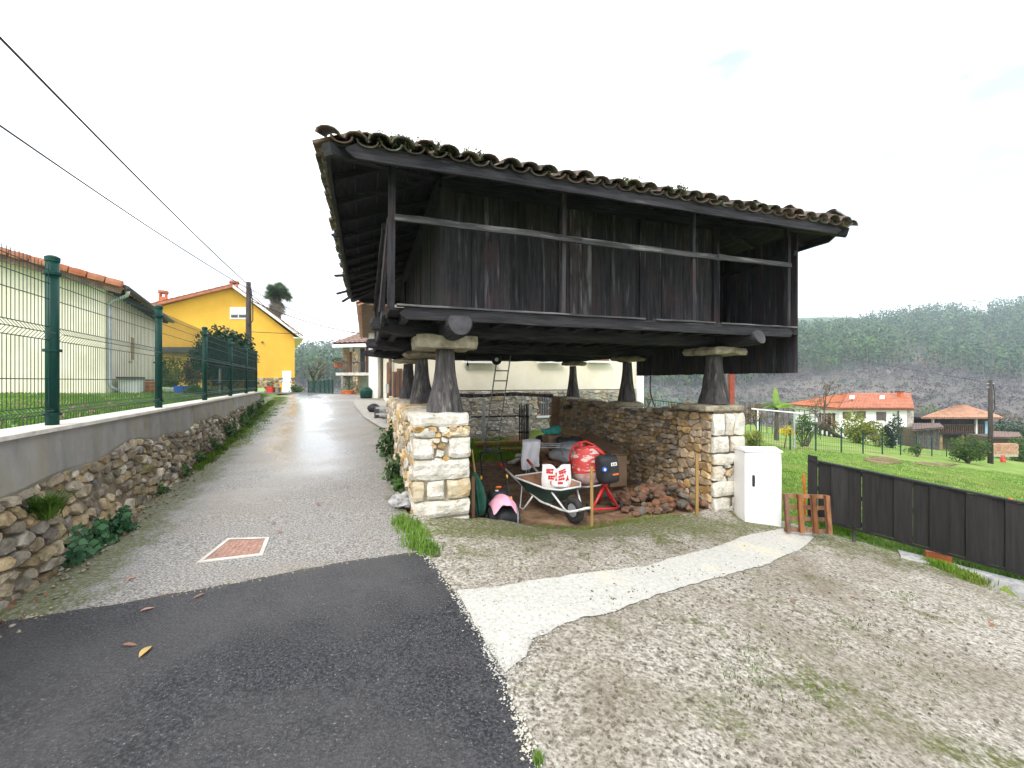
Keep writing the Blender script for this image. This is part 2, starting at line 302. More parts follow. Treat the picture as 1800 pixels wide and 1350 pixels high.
M['cloth_green'] = pm('dark green cloth', (.012, .07, .045), (.03, .11, .075), 5, rough=.8, bump=.2, bs=30)
M['teal'] = pm('teal net', (.02, .2, .17), (.05, .28, .24), 15, rough=.8, bump=.4, bs=40)
M['grey_plastic'] = pm('grey plastic wrap', (.2, .2, .21), (.38, .38, .39), 5, rough=.4, bump=.4, bs=8)
M['orange'] = pm('orange plastic', (.7, .12, .02), (.78, .18, .03), 5, rough=.5, bump=0)
M['yellow_plastic'] = pm('yellow plastic', (.75, .38, .03), (.8, .44, .05), 5, rough=.5, bump=0)
M['brick'] = pm('red hollow brick', (.5, .13, .05), (.6, .19, .08), 9, rough=.9, bump=.3, bs=40)
M['rock_red'] = pm('reddish brown broken stone', (.15, .078, .048), (.27, .15, .095), 6, c3=(.1, .065, .05), s3=3, bump=.8, bs=20, rnd=.2)
M['rock_grey'] = pm('grey brown broken stone', (.12, .1, .08), (.22, .185, .14), 6, bump=.8, bs=20, rnd=.3)
M['pole_red'] = pm('rust red painted pole', (.25, .05, .03), (.33, .08, .05), 5, rough=.6, bump=.1)
M['pole_wood'] = pm('creosoted pole', (.03, .025, .024), (.075, .06, .055), 5, bump=.5, bs=20, stretch=(4, 4, .4))
M['cable'] = pm('black cable', (.008, .008, .01), (.014, .014, .016), 5, bump=0, rough=.5)
M['cover'] = pm('rusted pink cast cover', (.36, .2, .15), (.48, .3, .24), 14, c3=(.25, .17, .14), s3=5, bump=.5, bs=60)
M['leaf_dead'] = leafmat('fallen brown leaf', (.3, .13, .08), (.45, .24, .14), 9, rnd=.3)
M['leaf_yellow'] = leafmat('fallen yellow leaf', (.62, .4, .08), (.7, .5, .16), 9)
M['gravel_strip'] = pm('grey cement footing', (.3, .3, .3), (.48, .47, .46), 9, c3=(.2, .2, .2), s3=12, bump=.5, bs=40)
M['terrace'] = pm('pale paving', (.3, .29, .27), (.42, .4, .37), 5, bump=.2, bs=30)
M['blue_badge'] = pm('blue print', (.03, .1, .5), (.05, .13, .56), 5, bump=0)
M['bulb'] = pm('lamp bulb glass', (.5, .5, .45), (.6, .6, .55), 5, rough=.1, bump=0)
M['blue'] = pm('faded blue paint', (.25, .45, .62), (.3, .5, .68), 4, bump=.1)
def screen_mat():
    m = pm('green shade cloth', (.004, .034, .026), (.008, .05, .038), 6, bump=0, rough=.8)
    N = m.node_tree.nodes; L = m.node_tree.links; b = N['Principled BSDF']; o = N['Material Output']
    t = N.new('ShaderNodeBsdfTransparent'); x = N.new('ShaderNodeMixShader'); x.inputs[0].default_value = .22
    L.new(b.outputs[0], x.inputs[1]); L.new(t.outputs[0], x.inputs[2]); L.new(x.outputs[0], o.inputs[0]); return m
M['screen'] = screen_mat()
def add_wet(m, attr='wet', r0=.6, r1=.11):
    """rain water standing in the surface: smoother where the wet attribute and a noise agree"""
    nt = m.node_tree; N = nt.nodes; L = nt.links; b = N['Principled BSDF']
    tc = N.new('ShaderNodeTexCoord'); n = N.new('ShaderNodeTexNoise'); n.inputs['Scale'].default_value = .9; n.inputs['Detail'].default_value = 6; L.new(tc.outputs['Object'], n.inputs['Vector'])
    at = N.new('ShaderNodeAttribute'); at.attribute_name = attr; ad = N.new('ShaderNodeMath'); L.new(n.outputs[0], ad.inputs[0]); L.new(at.outputs['Fac'], ad.inputs[1])
    mr = N.new('ShaderNodeMapRange'); mr.inputs[1].default_value = .55; mr.inputs[2].default_value = 1.25; mr.inputs[3].default_value = r0; mr.inputs[4].default_value = r1; L.new(ad.outputs[0], mr.inputs[0]); L.new(mr.outputs[0], b.inputs['Roughness'])
    bp = [x for x in N if x.type == 'BUMP'][0]; m2 = N.new('ShaderNodeMapRange'); m2.inputs[1].default_value = .6; m2.inputs[2].default_value = 1.2; m2.inputs[3].default_value = .6; m2.inputs[4].default_value = .15; L.new(ad.outputs[0], m2.inputs[0]); L.new(m2.outputs[0], bp.inputs['Strength'])
def add_moss(m, k=.42, lo=.6, hi=.78, col=(.085, .10, .012)):
    nt = m.node_tree; N = nt.nodes; L = nt.links; b = N['Principled BSDF']; base = b.inputs['Base Color'].links[0].from_socket
    tc = N.new('ShaderNodeTexCoord')
    def nz(s, d=6):
        n = N.new('ShaderNodeTexNoise'); n.inputs['Scale'].default_value = s; n.inputs['Detail'].default_value = d; n.inputs['Roughness'].default_value = .7; L.new(tc.outputs['Object'], n.inputs['Vector']); return n.outputs[0]
    def mr(src, a, bb):
        r = N.new('ShaderNodeMapRange'); r.inputs[1].default_value = a; r.inputs[2].default_value = bb; L.new(src, r.inputs[0]); return r.outputs[0]
    def op(o, a, bb):
        x = N.new('ShaderNodeMath'); x.operation = o
        for i, q in enumerate((a, bb)):
            if isinstance(q, (int, float)): x.inputs[i].default_value = q
            else: L.new(q, x.inputs[i])
        return x.outputs[0]
    at = N.new('ShaderNodeAttribute'); at.attribute_name = 'moss'
    m1 = op('MULTIPLY', mr(op('ADD', nz(3.5), op('MULTIPLY', at.outputs['Fac'], k)), lo, hi), mr(nz(28), .3, .6))
    x = N.new('ShaderNodeMix'); x.data_type = 'RGBA'; L.new(m1, x.inputs[0]); L.new(base, x.inputs[6]); x.inputs[7].default_value = (*col, 1)
    L.new(x.outputs[2], b.inputs['Base Color'])
def apron_mat():
    """rough old concrete: aggregate speckle, dark grime, moss growing along the earth floor and in patches"""
    m = pm('old mossy concrete', (.11, .095, .07), (.60, .56, .49), 44, c3=(.085, .072, .05), s3=22, thr=(.55, .66), c4=(.17, .14, .095), s4=.8, thr4=(.42, .78), bump=1, bs=60, bdist=.015, s1=(.36, .62))
    add_moss(m); return m
M['apron'] = apron_mat()
add_wet(M['asphalt_old']); add_moss(M['asphalt_old'], .5, .62, .8)
# ---------------------------------------------------------------- the lie of the land
def sm(t): t = np.clip(t, 0, 1); return t*t*(3-2*t)
RY = [-20, -3, 0, 3.3, 5, 8, 11, 13.5, 16, 18.5, 21, 25, 30, 40, 48]
RZ = [-.1, -.02, 0, .03, .06, .16, .30, .46, .62, .76, .83, .83, .75, .55, .2]
_yy = np.linspace(-20, 48, 600); _zz = np.interp(_yy, RY, RZ); _k = np.ones(25)/25
_zz = np.convolve(np.pad(_zz, 12, mode='edge'), _k, 'valid')
def gz(x, y):
    x = np.asarray(x, float); y = np.asarray(y, float)
    r = np.interp(y, _yy, _zz); d = x-(-1.2-.35*(y-4.9))
    w_ = 1-sm(d/5); sp = np.logaddexp(0, 3*x)/3
    b = r*w_-.125*sp
    dx, dy = x-P0.x, y-P0.y; s = dx*U.x+dy*U.y; v = dx*Vv.x+dy*Vv.y
    b = b-.25*np.exp(-((s-1.5)/1.05)**2)*np.exp(-(np.minimum(v+.45, 0)/.6)**2)*np.where(v < 1, 1, 0)
    m = sm((s+.3)/.15)*sm((4.5-s)/.3)*sm((v+.52)/.28)*sm((12-v)/2)
    b = b*(1-m)+m*-.30
    far = sm((y-48)/75); b = b*(1-far)+far*-15
    return b
def g1(x, y): return float(gz(x, y))
def gpx(x, y):
    """the ground point seen at a photo pixel"""
    lo, hi = .3, 70.
    f = lambda Y: CH+(HY-y)/FOC*Y-g1((x-CX)/FOC*Y, Y)
    for _ in range(50):
        mid = (lo+hi)/2
        if f(mid) > 0: lo = mid
        else: hi = mid
    return ((x-CX)/FOC*lo, lo)
def pip(P, pts):
    P = np.asarray(P); x, y = pts[:, 0], pts[:, 1]; ins = np.zeros(len(pts), bool); j = len(P)-1
    for i in range(len(P)):
        c = ((P[i, 1] > y) != (P[j, 1] > y)) & (x < (P[j, 0]-P[i, 0])*(y-P[i, 1])/(P[j, 1]-P[i, 1]+1e-12)+P[i, 0]); ins ^= c; j = i
    return ins
def resample(P, step, jit=0):
    out = []
    for i in range(len(P)):
        a, b = np.array(P[i], float), np.array(P[(i+1) % len(P)], float); n = max(1, int(np.linalg.norm(b-a)/step))
        for k in range(n):
            q = a+(b-a)*k/n
            if jit and k: q = q+np.array([mnoise.noise(Vector((q[0]*9, q[1]*9, 3))), mnoise.noise(Vector((q[0]*9, q[1]*9, 8)))])*jit
            out.append(q)
    return np.array(out)
def sheet(name, poly, mat, dz=0., step=.2, jit=0., zf=None, edge=.1, rough=0):
    B = resample(poly, edge, jit); lo, hi = B.min(0), B.max(0)
    gx, gy = np.meshgrid(np.arange(lo[0], hi[0], step), np.arange(lo[1], hi[1], step)); I = np.stack([gx.ravel(), gy.ravel()], 1)
    I = I+RNG.uniform(-.3, .3, I.shape)*step; I = I[pip(B, I)]
    n = len(B); pts = [Vector(p) for p in np.vstack([B, I])]
    r = delaunay_2d_cdt(pts, [(i, (i+1) % n) for i in range(n)], [list(range(n))], 1, 1e-5)
    P = np.array([tuple(p) for p in r[0]]); z = (zf or gz)(P[:, 0], P[:, 1])+dz
    if rough: z = z+np.array([mnoise.noise(Vector((p[0]*2.2, p[1]*2.2, 1)))*rough+mnoise.noise(Vector((p[0]*7, p[1]*7, 5)))*rough*.4 for p in P])
    F = [tuple(f) for f in r[2]]
    V = np.column_stack([P, z])
    F2 = []
    for f in F:
        a, b, c = P[f[0]], P[f[1]], P[f[2]]
        F2.append(f if (b[0]-a[0])*(c[1]-a[1])-(b[1]-a[1])*(c[0]-a[0]) > 0 else f[::-1])
    o = qmesh(name, V, F2, mat, base=(0, 0, 0), smooth=True); o['kind'] = 'structure'; return o
xw = lambda y: -2.325-.45*y                    # line of the retaining wall
G = lambda pts: [gpx(*p) for p in pts]
EDGE = G([(735, 972), (752, 985), (770, 1004), (800, 1045), (818, 1077), (838, 1110), (858, 1148), (880, 1190), (898, 1232), (915, 1278), (928, 1315), (940, 1350)])+[(.2, 1.2), (.32, .4), (.6, -3)]
# new asphalt patch
TOPN = G([(735, 972), (640, 985), (540, 1003), (440, 1022), (340, 1041), (245, 1058), (120, 1078), (0, 1097)])
patch = EDGE+[(-3.2, -3)]+[(xw(-1)+.1, -1), (xw(1.5)+.1, 1.5), (xw(2.3)+.15, 2.3)]+TOPN[::-1][:-1]
sheet('asphalt_patch', patch, M['asphalt_new'], dz=.016, step=.18, jit=.03, edge=.03)
# old lane
rw = [tuple(H(-.5, v, 0)[:2]) for v in (-.35, 1, 2.5, 4, 5.3)]
lane = [(-3.2, -3), EDGE[-1], (.3, 1.2), EDGE[7], EDGE[3], EDGE[0], gpx(726, 915)]+rw+[(-3.05, 11), (-4.0, 14), (-5.0, 18), (-6.6, 22), (-9.5, 26), (-10.5, 26), (-13.2, 26), (-12.0, 20.5)]
lane += [(xw(y)+.05, y) for y in (17, 15, 13, 11, 9, 7, 5, 3, 1, -1)]
ln_ = sheet('lane', lane, M['asphalt_old'], step=.22, edge=.15)
def vattr(o, name, fn):
    a_ = o.data.attributes.new(name, 'FLOAT', 'POINT'); q = np.empty(len(o.data.vertices)*3, np.float32); o.data.vertices.foreach_get('co', q); q = q.reshape(-1, 3); a_.data.foreach_set('value', fn(q[:, 0], q[:, 1]).astype(np.float32))
LC = lambda x, y: (x-(xw(y)+2.3-.03*y))                # distance from the middle of the lane
vattr(ln_, 'wet', lambda x, y: .75*np.exp(-(LC(x, y)/1.0)**2)*sm((y-5.2)/3.5)+.1*sm((y-5)/4))
vattr(ln_, 'moss', lambda x, y: 1.0*np.exp(-((x-xw(y)-.2)/.45)**2)+.5*np.exp(-((x-(-1.25-.346*(y-5)))/.3)**2)*(y > 5))
fy = [(-13.2, 26), (-10.5, 26), (-11, 31), (-14.5, 38.2), (-27, 33.6), (-20, 27)]
sheet('forecourt', fy, M['asphalt_far'], step=.8, edge=.5, dz=.01)
# concrete apron in front of the granary
yl = [tuple(H(s, v, 0)[:2]) for s, v in ((-.5, -.33), (-.1, -.40), (.35, -.45), (.9, -.52), (1.5, -.56), (2.2, -.55), (2.9, -.5), (3.4, -.43), (3.9, -.34), (4.6, -.30))]
gl = [(4.35, 6.25)]+G([(1452, 938), (1520, 955), (1640, 992), (1720, 1022), (1800, 1056)])+[(6.75, 4.15), (8.6, 2.7), (8.6, -3)]
ap = sheet('concrete_apron', EDGE[::-1]+[gpx(726, 915)]+yl+gl, M['apron'], dz=.006, step=.12, jit=.025, edge=.05, rough=.012)
at = ap.data.attributes.new('moss', 'FLOAT', 'POINT'); co = np.empty(len(ap.data.vertices)*3, np.float32); ap.data.vertices.foreach_get('co', co); co = co.reshape(-1, 3)
sv = np.array([Hinv(x, y) for x, y in co[:, :2]])
mo = np.exp(-((sv[:, 1]+.75)/.35)**2)*1.3*sm((4.2-sv[:, 0])/1.5)*sm((sv[:, 0]+.5)/.6)+np.exp(-((sv[:, 1]+1.2)/.5)**2)*.3
gd = (co[:, 0]-4.3)*.6+(co[:, 1]-6.0)*.8; mo += np.exp(-((gd+.35)/.4)**2)*.55*(co[:, 0] > 3.2)
for mx0, my0, mr0, mk in ((1.75, 2.5, .35, .3), (2.3, 2.1, .3, .25), (3.6, 2.7, .25, .3), (1.2, 3.1, .3, .3), (2.6, 3.4, .25, .25), (1.0, 2.2, .25, .2), (3.9, 3.6, .3, .25)): mo += mk*np.exp(-(((co[:, 0]-mx0)/mr0)**2+((co[:, 1]-my0)/mr0)**2))
mo += .10
at.data.foreach_set('value', mo.astype(np.float32))
ws = G([(800, 1041), (870, 1035), (1000, 1014), (1130, 998), (1250, 966), (1320, 941), (1372, 931), (1425, 934), (1431, 947), (1405, 968), (1340, 997), (1250, 1020), (1150, 1050), (1080, 1078), (990, 1100), (935, 1126), (925, 1158), (884, 1186), (858, 1148), (838, 1110), (818, 1077)])
ws = [((p[0]+.012) if i in (0, 17, 18, 19, 20) else p[0], p[1]) for i, p in enumerate(ws)]
sheet('white_concrete_strip', ws, M['white_conc'], dz=.015, step=.1, jit=.016, edge=.03, rough=.012)
sheet('dug_earth', G([(1515, 808), (1540, 802), (1562, 804), (1590, 812), (1560, 818), (1535, 815)]), M['dirt'], dz=.02, step=.3, edge=.15, jit=.3, rough=.05); sheet('dug_earth', G([(1600, 816), (1625, 813), (1690, 816), (1650, 821)]), M['dirt'], dz=.02, step=.3, edge=.15, jit=.3, rough=.05)
sheet('earth_floor', [tuple(H(s, v, 0)[:2]) for s, v in ((-.12, -.36), (.9, -.6), (2.2, -.62), (3.4, -.5), (4.2, -.3), (4.2, 9), (-.12, 9))], M['dirt'], dz=.0, step=.16, edge=.15, rough=.02, zf=lambda x, y: np.minimum(gz(x, y)-.012, -.29)+0*x)
tr = [gpx(620, 702), gpx(632, 706), gpx(700, 745), gpx(688, 762), gpx(668, 752)]
sheet('terrace', [gpx(624, 703), (-3.95, 17.5), (-3.65, 13.3), (-3.3, 11.0), (-2.9, 10.6), gpx(668, 752), gpx(640, 735), gpx(622, 712)], M['terrace'], dz=.03, step=.3, edge=.2)
# big grass sheet under and around all of it
paved = np.array([(-3.2, -6), (9, -6), (8.3, 2.3), (6.2, 3.9), (4.2, 6.0)]+[tuple(H(4.1, 1, 0)[:2]), tuple(H(4.1, 8.6, 0)[:2]), (-4.2, 17.5), (-6.8, 22), (-9.6, 26.6), (-13, 37), (-27, 33), (-12.5, 25), (xw(16), 16), (xw(2), 2), (-2.9, -3)])
def axis(*segs):
    o = []
    for a, b, st in segs: o += list(np.arange(a, b, st))
    return np.array(o+[segs[-1][1]])
ax_ = axis((-230, -60, 15), (-60, -20, 4), (-20, -5, .6), (-5, 8, .22), (8, 20, .6), (20, 60, 3), (60, 260, 15)); ay_ = axis((-60, -6, 6), (-6, 14, .22), (14, 26, .5), (26, 60, 2), (60, 190, 8))
gx, gy = np.meshgrid(ax_, ay_); pts = np.stack([gx.ravel(), gy.ravel()], 1); zz = gz(pts[:, 0], pts[:, 1])
zz = zz-np.where(pip(paved, pts), .3, 0)-np.where((pts[:, 0] < xw(np.clip(pts[:, 1], -9, 24))-.1) & (pts[:, 1] < 26), .25, 0)
nx_, ny_ = len(ax_), len(ay_); ii = np.arange((ny_-1)*nx_).reshape(ny_-1, nx_)[:, :-1].ravel()
F = np.stack([ii, ii+1, ii+nx_+1, ii+nx_], 1)
tag(qmesh('lawn', np.column_stack([pts, zz]), F, M['lawn'], base=(0, 0, 0), smooth=True), kind='structure')
# raised garden behind the retaining wall
def gard(x, y): return 1.13+.022*np.clip(xw(y)-x, 0, 12)+0*x
gpol = [(xw(y)-.16, y) for y in (-3, 0, 4, 8, 12, 16.3)]+[(-12.2, 21), (-15.5, 26.5), (-24, 29), (-34, 29), (-34, 8), (-20, -3)]
sheet('garden_lawn', gpol, M['lawn_dew'], step=.5, edge=.4, zf=gard, rough=.02)
# ---------------------------------------------------------------- hills across the valley
SKX = [-700, 0, 300, 520, 600, 900, 1150, 1300, 1400, 1460, 1540, 1600, 1660, 1720, 1800, 2200, 2600]
SKY = [600, 610, 622, 619, 616, 612, 598, 585, 578, 568, 554, 549, 548, 545, 541, 545, 570]
def hill_z(p, Y):
    p = np.asarray(p, float); Y = np.asarray(Y, float)
    top = CH+(HY-np.interp(p, SKX, SKY))/FOC*560+ -12
    mid = top*.16
    a = sm((Y-140)/40)*0
    z = np.where(Y < 330, -15+(mid+15)*np.clip((Y-140)/190, 0, 1), mid+(top-mid)*np.clip((Y-330)/230, 0, 1)**.9)
    z = np.where(Y > 560, top-(Y-560)*.12, z)
    return z+5*np.sin(p*.011+Y*.013)*np.clip((Y-160)/100, 0, 1)
pp = np.linspace(-700, 2600, 111); YY = np.array([138, 150, 175, 200, 230, 260, 295, 330, 365, 400, 440, 480, 520, 560, 600, 660])
PX, PYY = np.meshgrid(pp, YY); Z = hill_z(PX, PYY); n1 = len(pp)
ii = np.arange((len(YY)-1)*n1).reshape(len(YY)-1, n1)[:, :-1].ravel()
tag(qmesh('hill', np.column_stack([((PX-CX)/FOC*PYY).ravel(), PYY.ravel(), Z.ravel()]), np.stack([ii, ii+1, ii+n1+1, ii+n1], 1), M['hill'], base=(0, 0, 0), smooth=True), kind='structure')
# a farther ridge that shows over its shoulder
pp2 = np.linspace(900, 1750, 40); Y2 = np.array([700, 760, 830, 900]); sk2 = np.interp(pp2, [900, 1200, 1380, 1440, 1500, 1560, 1750], [600, 580, 560, 557, 558, 566, 600])
PX, PYY = np.meshgrid(pp2, Y2); Z = (CH+(HY-sk2)/FOC*830)[None, :]*np.array([.3, .75, 1, .9])[:, None]; n1 = len(pp2)
ii = np.arange(3*n1).reshape(3, n1)[:, :-1].ravel()
tag(qmesh('far_ridge', np.column_stack([((PX-CX)/FOC*PYY).ravel(), PYY.ravel(), Z.ravel()]), np.stack([ii, ii+1, ii+n1+1, ii+n1], 1), M['pine'], base=(0, 0, 0), smooth=True), kind='structure')
# leaves: many small faces round given centres
def leaf_faces(cent, size, aspect=.5, up=0., rng=RNG):
    n = len(cent); d = rng.normal(size=(n, 3)); d[:, 2] += up; d /= np.linalg.norm(d, axis=1)[:, None]+1e-9
    e = rng.normal(size=(n, 3)); e -= (e*d).sum(1)[:, None]*d; e /= np.linalg.norm(e, axis=1)[:, None]+1e-9
    sz = (size*rng.uniform(.6, 1.35, n))[:, None] if np.isscalar(size) else (size*rng.uniform(.7, 1.3, n))[:, None]
    a = d*sz*.5; b = e*sz*.5*aspect
    V = np.stack([cent-a, cent+b, cent+a, cent-b], 1).reshape(-1, 3); F = np.arange(n*4).reshape(n, 4)
    return V, F
def blob_points(n, c, r, rng=RNG, shell=.55):
    q = rng.normal(size=(n, 3)); q /= np.linalg.norm(q, axis=1)[:, None]; rr = shell+(1-shell)*rng.uniform(0, 1, n)**.6
    return np.array(c)+q*rr[:, None]*np.array(r)
def forest(name, label, mat, cat, n, pr, Yr, h, wd, per, leaf, seed, dens=None, trunk=True, zoff=0):
    rng = np.random.default_rng(seed); Yt = np.sqrt(rng.uniform(Yr[0]**2, Yr[1]**2, n)); pt = rng.uniform(*pr, n)
    if dens is not None: k = dens(pt, Yt, rng); pt, Yt = pt[k], Yt[k]; n = len(pt)
    x = (pt-CX)/FOC*Yt; z = hill_z(pt, Yt)+zoff; ht = h*rng.uniform(.65, 1.25, n)
    c = np.column_stack([x, Yt, z+ht*.56]).repeat(per, 0); q = rng.normal(size=(n*per, 3)); q /= np.linalg.norm(q, axis=1)[:, None]
    q *= rng.uniform(.3, 1, n*per)[:, None]**.5; hh = ht.repeat(per)
    c = c+q*np.column_stack([hh*wd, hh*wd, hh*.45]); c[:, 0] += 0
    V, F = leaf_faces(c, hh*leaf, .7, .4, rng)
    o = qmesh(name, V, F, mat, base=(0, 0, 0)); tag(o, label, cat, kind='stuff')
    if trunk:
        t = 3; a = np.arange(t)*2*math.pi/t; ring = np.stack([np.cos(a), np.sin(a), 0*a], 1)
        b0 = np.column_stack([x, Yt, z-.5])[:, None, :]+ring[None]*.28; b1 = np.column_stack([x, Yt, z+ht*.8])[:, None, :]+ring[None]*.12
        V = np.stack([b0, b1], 1).reshape(-1, 3); base_ = np.arange(n)[:, None, None]*6
        f = np.array([[j, (j+1) % t, t+(j+1) % t, t+j] for j in range(t)])[None]+base_
        o2 = qmesh('trunks', V, f.reshape(-1, 4), M['bark_pale'], parent=o); o2['kind'] = 'stuff'
VIS = lambda p: ((p > 430) & (p < 700)) | (p > 1090)
def dn(noise_s, thr, seed):
    def f(p, Y, rng):
        q = np.array([mnoise.noise(Vector((a*.006*noise_s, b*.012*noise_s, seed))) for a, b in zip(p, Y)]); return VIS(p) & (q > thr)
    return f
forest('pine_woodland', 'dark green conifer woodland covering the upper hillside', M['pine'], 'woodland', 3600, (430, 2150), (270, 575), 21, .25, 44, .095, 11, dn(1, -.25, 1))
forest('eucalyptus_woodland', 'grey green slender trees mixed through the hillside wood', M['euca'], 'woodland', 3000, (430, 2150), (285, 575), 23, .21, 40, .09, 12, dn(1.4, -.2, 5))
forest('russet_woodland', 'russet autumn trees scattered along the edge of the hillside wood', M['autumn'], 'woodland', 500, (430, 2150), (270, 400), 11, .36, 36, .12, 13, dn(2.5, .12, 9))
forest('hillside_scrub', 'brown and grey green scrub on the cleared lower hillside', M['scrub'], 'scrub', 9000, (430, 2150), (142, 335), 2.6, .65, 12, .34, 14, dn(1, -.9, 2), trunk=False, zoff=-.9)
forest('ridge_woodland', 'tree line along the distant blue ridge', M['pine'], 'woodland', 1, (1, 2), (800, 801), 1, .1, 4, .2, 15) if False else None
# valley floor woods behind the houses
def valley(name, label, mat, n, pr, Yr, h, seed, wd=.4):
    rng = np.random.default_rng(seed); Yt = rng.uniform(*Yr, n); pt = rng.uniform(*pr, n); k = VIS(pt); pt, Yt = pt[k], Yt[k]; n = len(pt); x = (pt-CX)/FOC*Yt
    z = np.where(Yt < 145, gz(x, Yt), hill_z(pt, Yt)); ht = h*rng.uniform(.6, 1.3, n); per = 170
    c = np.column_stack([x, Yt, z+ht*.55]).repeat(per, 0); q = rng.normal(size=(n*per, 3)); q /= np.linalg.norm(q, axis=1)[:, None]; q *= rng.uniform(.25, 1, n*per)[:, None]**.5
    c = c+q*np.column_stack([ht.repeat(per)*wd]*2+[ht.repeat(per)*.48]); V, F = leaf_faces(c, ht.repeat(per)*.085, .6, .3, rng)
    tag(qmesh(name, V, F, mat, base=(0, 0, 0)), label, 'woodland', kind='stuff')
valley('bare_valley_trees', 'brown leafless trees filling the valley floor below the hill', M['autumn'], 70, (430, 2100), (95, 165), 7, 21)
valley('green_valley_trees', 'mixed green trees scattered on the valley floor', M['shrub'], 34, (430, 2100), (85, 165), 7.5, 22)
# ---------------------------------------------------------------- granary on stone piers
hor = thing('granary', 'old black timber granary with tiled roof raised on stone piers', 'granary', tuple(H(2.17, 2.4, 1.2)))
def part(mb, name, mat, parent=None, smooth=False): return mb.build(name, mat, parent or hor, smooth)
ST0, ST1, VT0, VT1 = -.75, 5.21, -.72, 5.95      # gallery outline
FZ = 2.385                                        # gallery floor
# pillars (pegollos) and slabs
def prof_pts(k): return [(.235, 0), (.225, .05), (.20, .16), (.165, .32), (.135, .5), (.12, .66), (.113, .78)]
for i, (s, v, bz, yaw, sc) in enumerate([(0, 0, 1.215, 0, 1), (0, 2.4, 1.19, .3, .95), (0, 4.9, 1.17, .6, .95), (4.34, 0, 1.24, .2, .98), (4.34, 2.4, 1.18, .4, .8), (4.34, 4.9, 1.16, .1, .8)]):
    mb = MB(); top = 2.005; V = []; n = 14; m = 13; F = []
    for j in range(m):
        t = j/(m-1); r = np.interp(t*.78, [p[1] for p in prof_pts(0)], [p[0] for p in prof_pts(0)])*sc
        for k in range(n):
            an = 2*math.pi*k/n+yaw; ce, se = math.cos(an), math.sin(an); q = (abs(ce)**4+abs(se)**4)**-.25
            rr = r*(.8+.2*q)*(1+.09*noise3((ce*1.5, se*1.5, t*2), 1.3, i))+.012*noise3((ce*5, se*5, t*1.2), 1, i+9)*(1.6-t)
            V.append(H(s+rr*ce, v+rr*se, bz+(top-bz)*t))
    for j in range(m-1):
        for k in range(n): F.append((j*n+k, j*n+(k+1) % n, (j+1)*n+(k+1) % n, (j+1)*n+k))
    F.append(tuple((m-1)*n+k for k in range(n))); mb.add(V, F); part(mb, 'pillar', M['wood_grey'], smooth=True)
    mb = MB(); w_ = .74 if i < 4 else .62
    mb.rbox(H(s+(-.03 if i == 0 else .02), v, 2.075), (w_, w_*.98, .15 if i == 0 else .11), Matrix.Rotation(HA+yaw*.3, 3, 'Z'), (8, 8, 2), .02 if i == 0 else .028, 22 if i == 0 else 9 if i == 3 else 4, i, 5); part(mb, 'pillar_slab', M['slab'])
# trabes (main beams) and cross logs
for i, (v, s0, s1, z0, z1) in enumerate([(0, -.91, 4.62, 2.15, 2.41), (2.4, -.95, 5.0, 2.13, 2.37), (4.9, -1.0, 5.1, 2.12, 2.37)]):
    mb = MB(); mb.rbox(H((s0+s1)/2, v, (z0+z1)/2), (s1-s0, .32, z1-z0), HR, (26, 4, 4), .03, 5, i+3, 3); part(mb, 'main_beam', M['wood_u'])
for i, (s, r, vb) in enumerate([(.02, .152, -.80), (4.36, .115, -.82)]):
    mb = MB(); n = 18; V = []; F = []
    for j, (v, q) in enumerate([(vb, .86), (vb+.03, 1), (vb+.3, 1.02), (-.16, 1)]):
        for k in range(n):
            an = 2*math.pi*k/n; V.append(H(s+math.cos(an)*r*q*(1+.05*math.sin(3*an)), v+.04*math.sin(an)*(j == 0), 2.235+math.sin(an)*r*q))
    for j in range(3):
        for k in range(n): F.append((j*n+k, j*n+(k+1) % n, (j+1)*n+(k+1) % n, (j+1)*n+k))
    mb.add(V, F); lo_ = part(mb, 'log', M['wood_w'], smooth=True)
    mb = MB(); mb.add([V[k] for k in range(n)], [tuple(range(n))]); V2 = [Vector(a)-Vv*.004 for a in V[:n]]; mb = MB(); mb.add(V2, [tuple(range(n))]); e = part(mb, 'cut_end', M['end_grain'], lo_)
# joists and floor boards under the gallery and chamber
for k in range(16):
    s = -.55+k*.38; mb = MB(); mb.bar(H(s, VT0+.06, 2.315), H(s+random.uniform(-.03, .03), VT1-.05, 2.315), .085, .075); part(mb, 'joist', M['wood_w'])
for k in range(27):
    v0 = VT0+k*(VT1-VT0)/27; mb = MB(); hbox(mb, ST0+.01+random.uniform(0, .03), ST1-.02, v0+.004, v0+(VT1-VT0)/27-.004, 2.357+random.uniform(0, .003), FZ+random.uniform(-.004, .004)); part(mb, 'floor_board', M['wood_u'])
# edge beams
def edge(s0, s1, v0, v1, z0, z1, mat, name, n, amp=.008, seed=1):
    mb = MB(); mb.rbox(H((s0+s1)/2, (v0+v1)/2, (z0+z1)/2), (s1-s0, v1-v0, z1-z0), HR, n, amp, 16, seed, 3); return part(mb, name, mat)
edge(ST0, ST1-.01, VT0-.06, VT0-.005, 2.255, 2.388, M['wood_u'], 'edge_beam', (30, 1, 2))
edge(ST0-.045, ST0-.003, VT0-.02, VT1, 2.245, 2.375, M['wood_w'], 'edge_beam', (1, 20, 2), seed=4)
edge(ST0, ST1-.01, VT1, VT1+.05, 2.25, 2.375, M['wood_u'], 'edge_beam', (20, 1, 2), seed=5)
for a, b in ((ST0-.01, 2.55), (2.57, 3.62), (3.64, ST1+.01)):
    mb = MB(); mb.rbox(H((a+b)/2, VT0-.035, 2.402), (b-a, .10, .022), HR, (10, 1, 1), .006, 16, int(a*9), 4); part(mb, 'edge_board', M['wood_rail'])
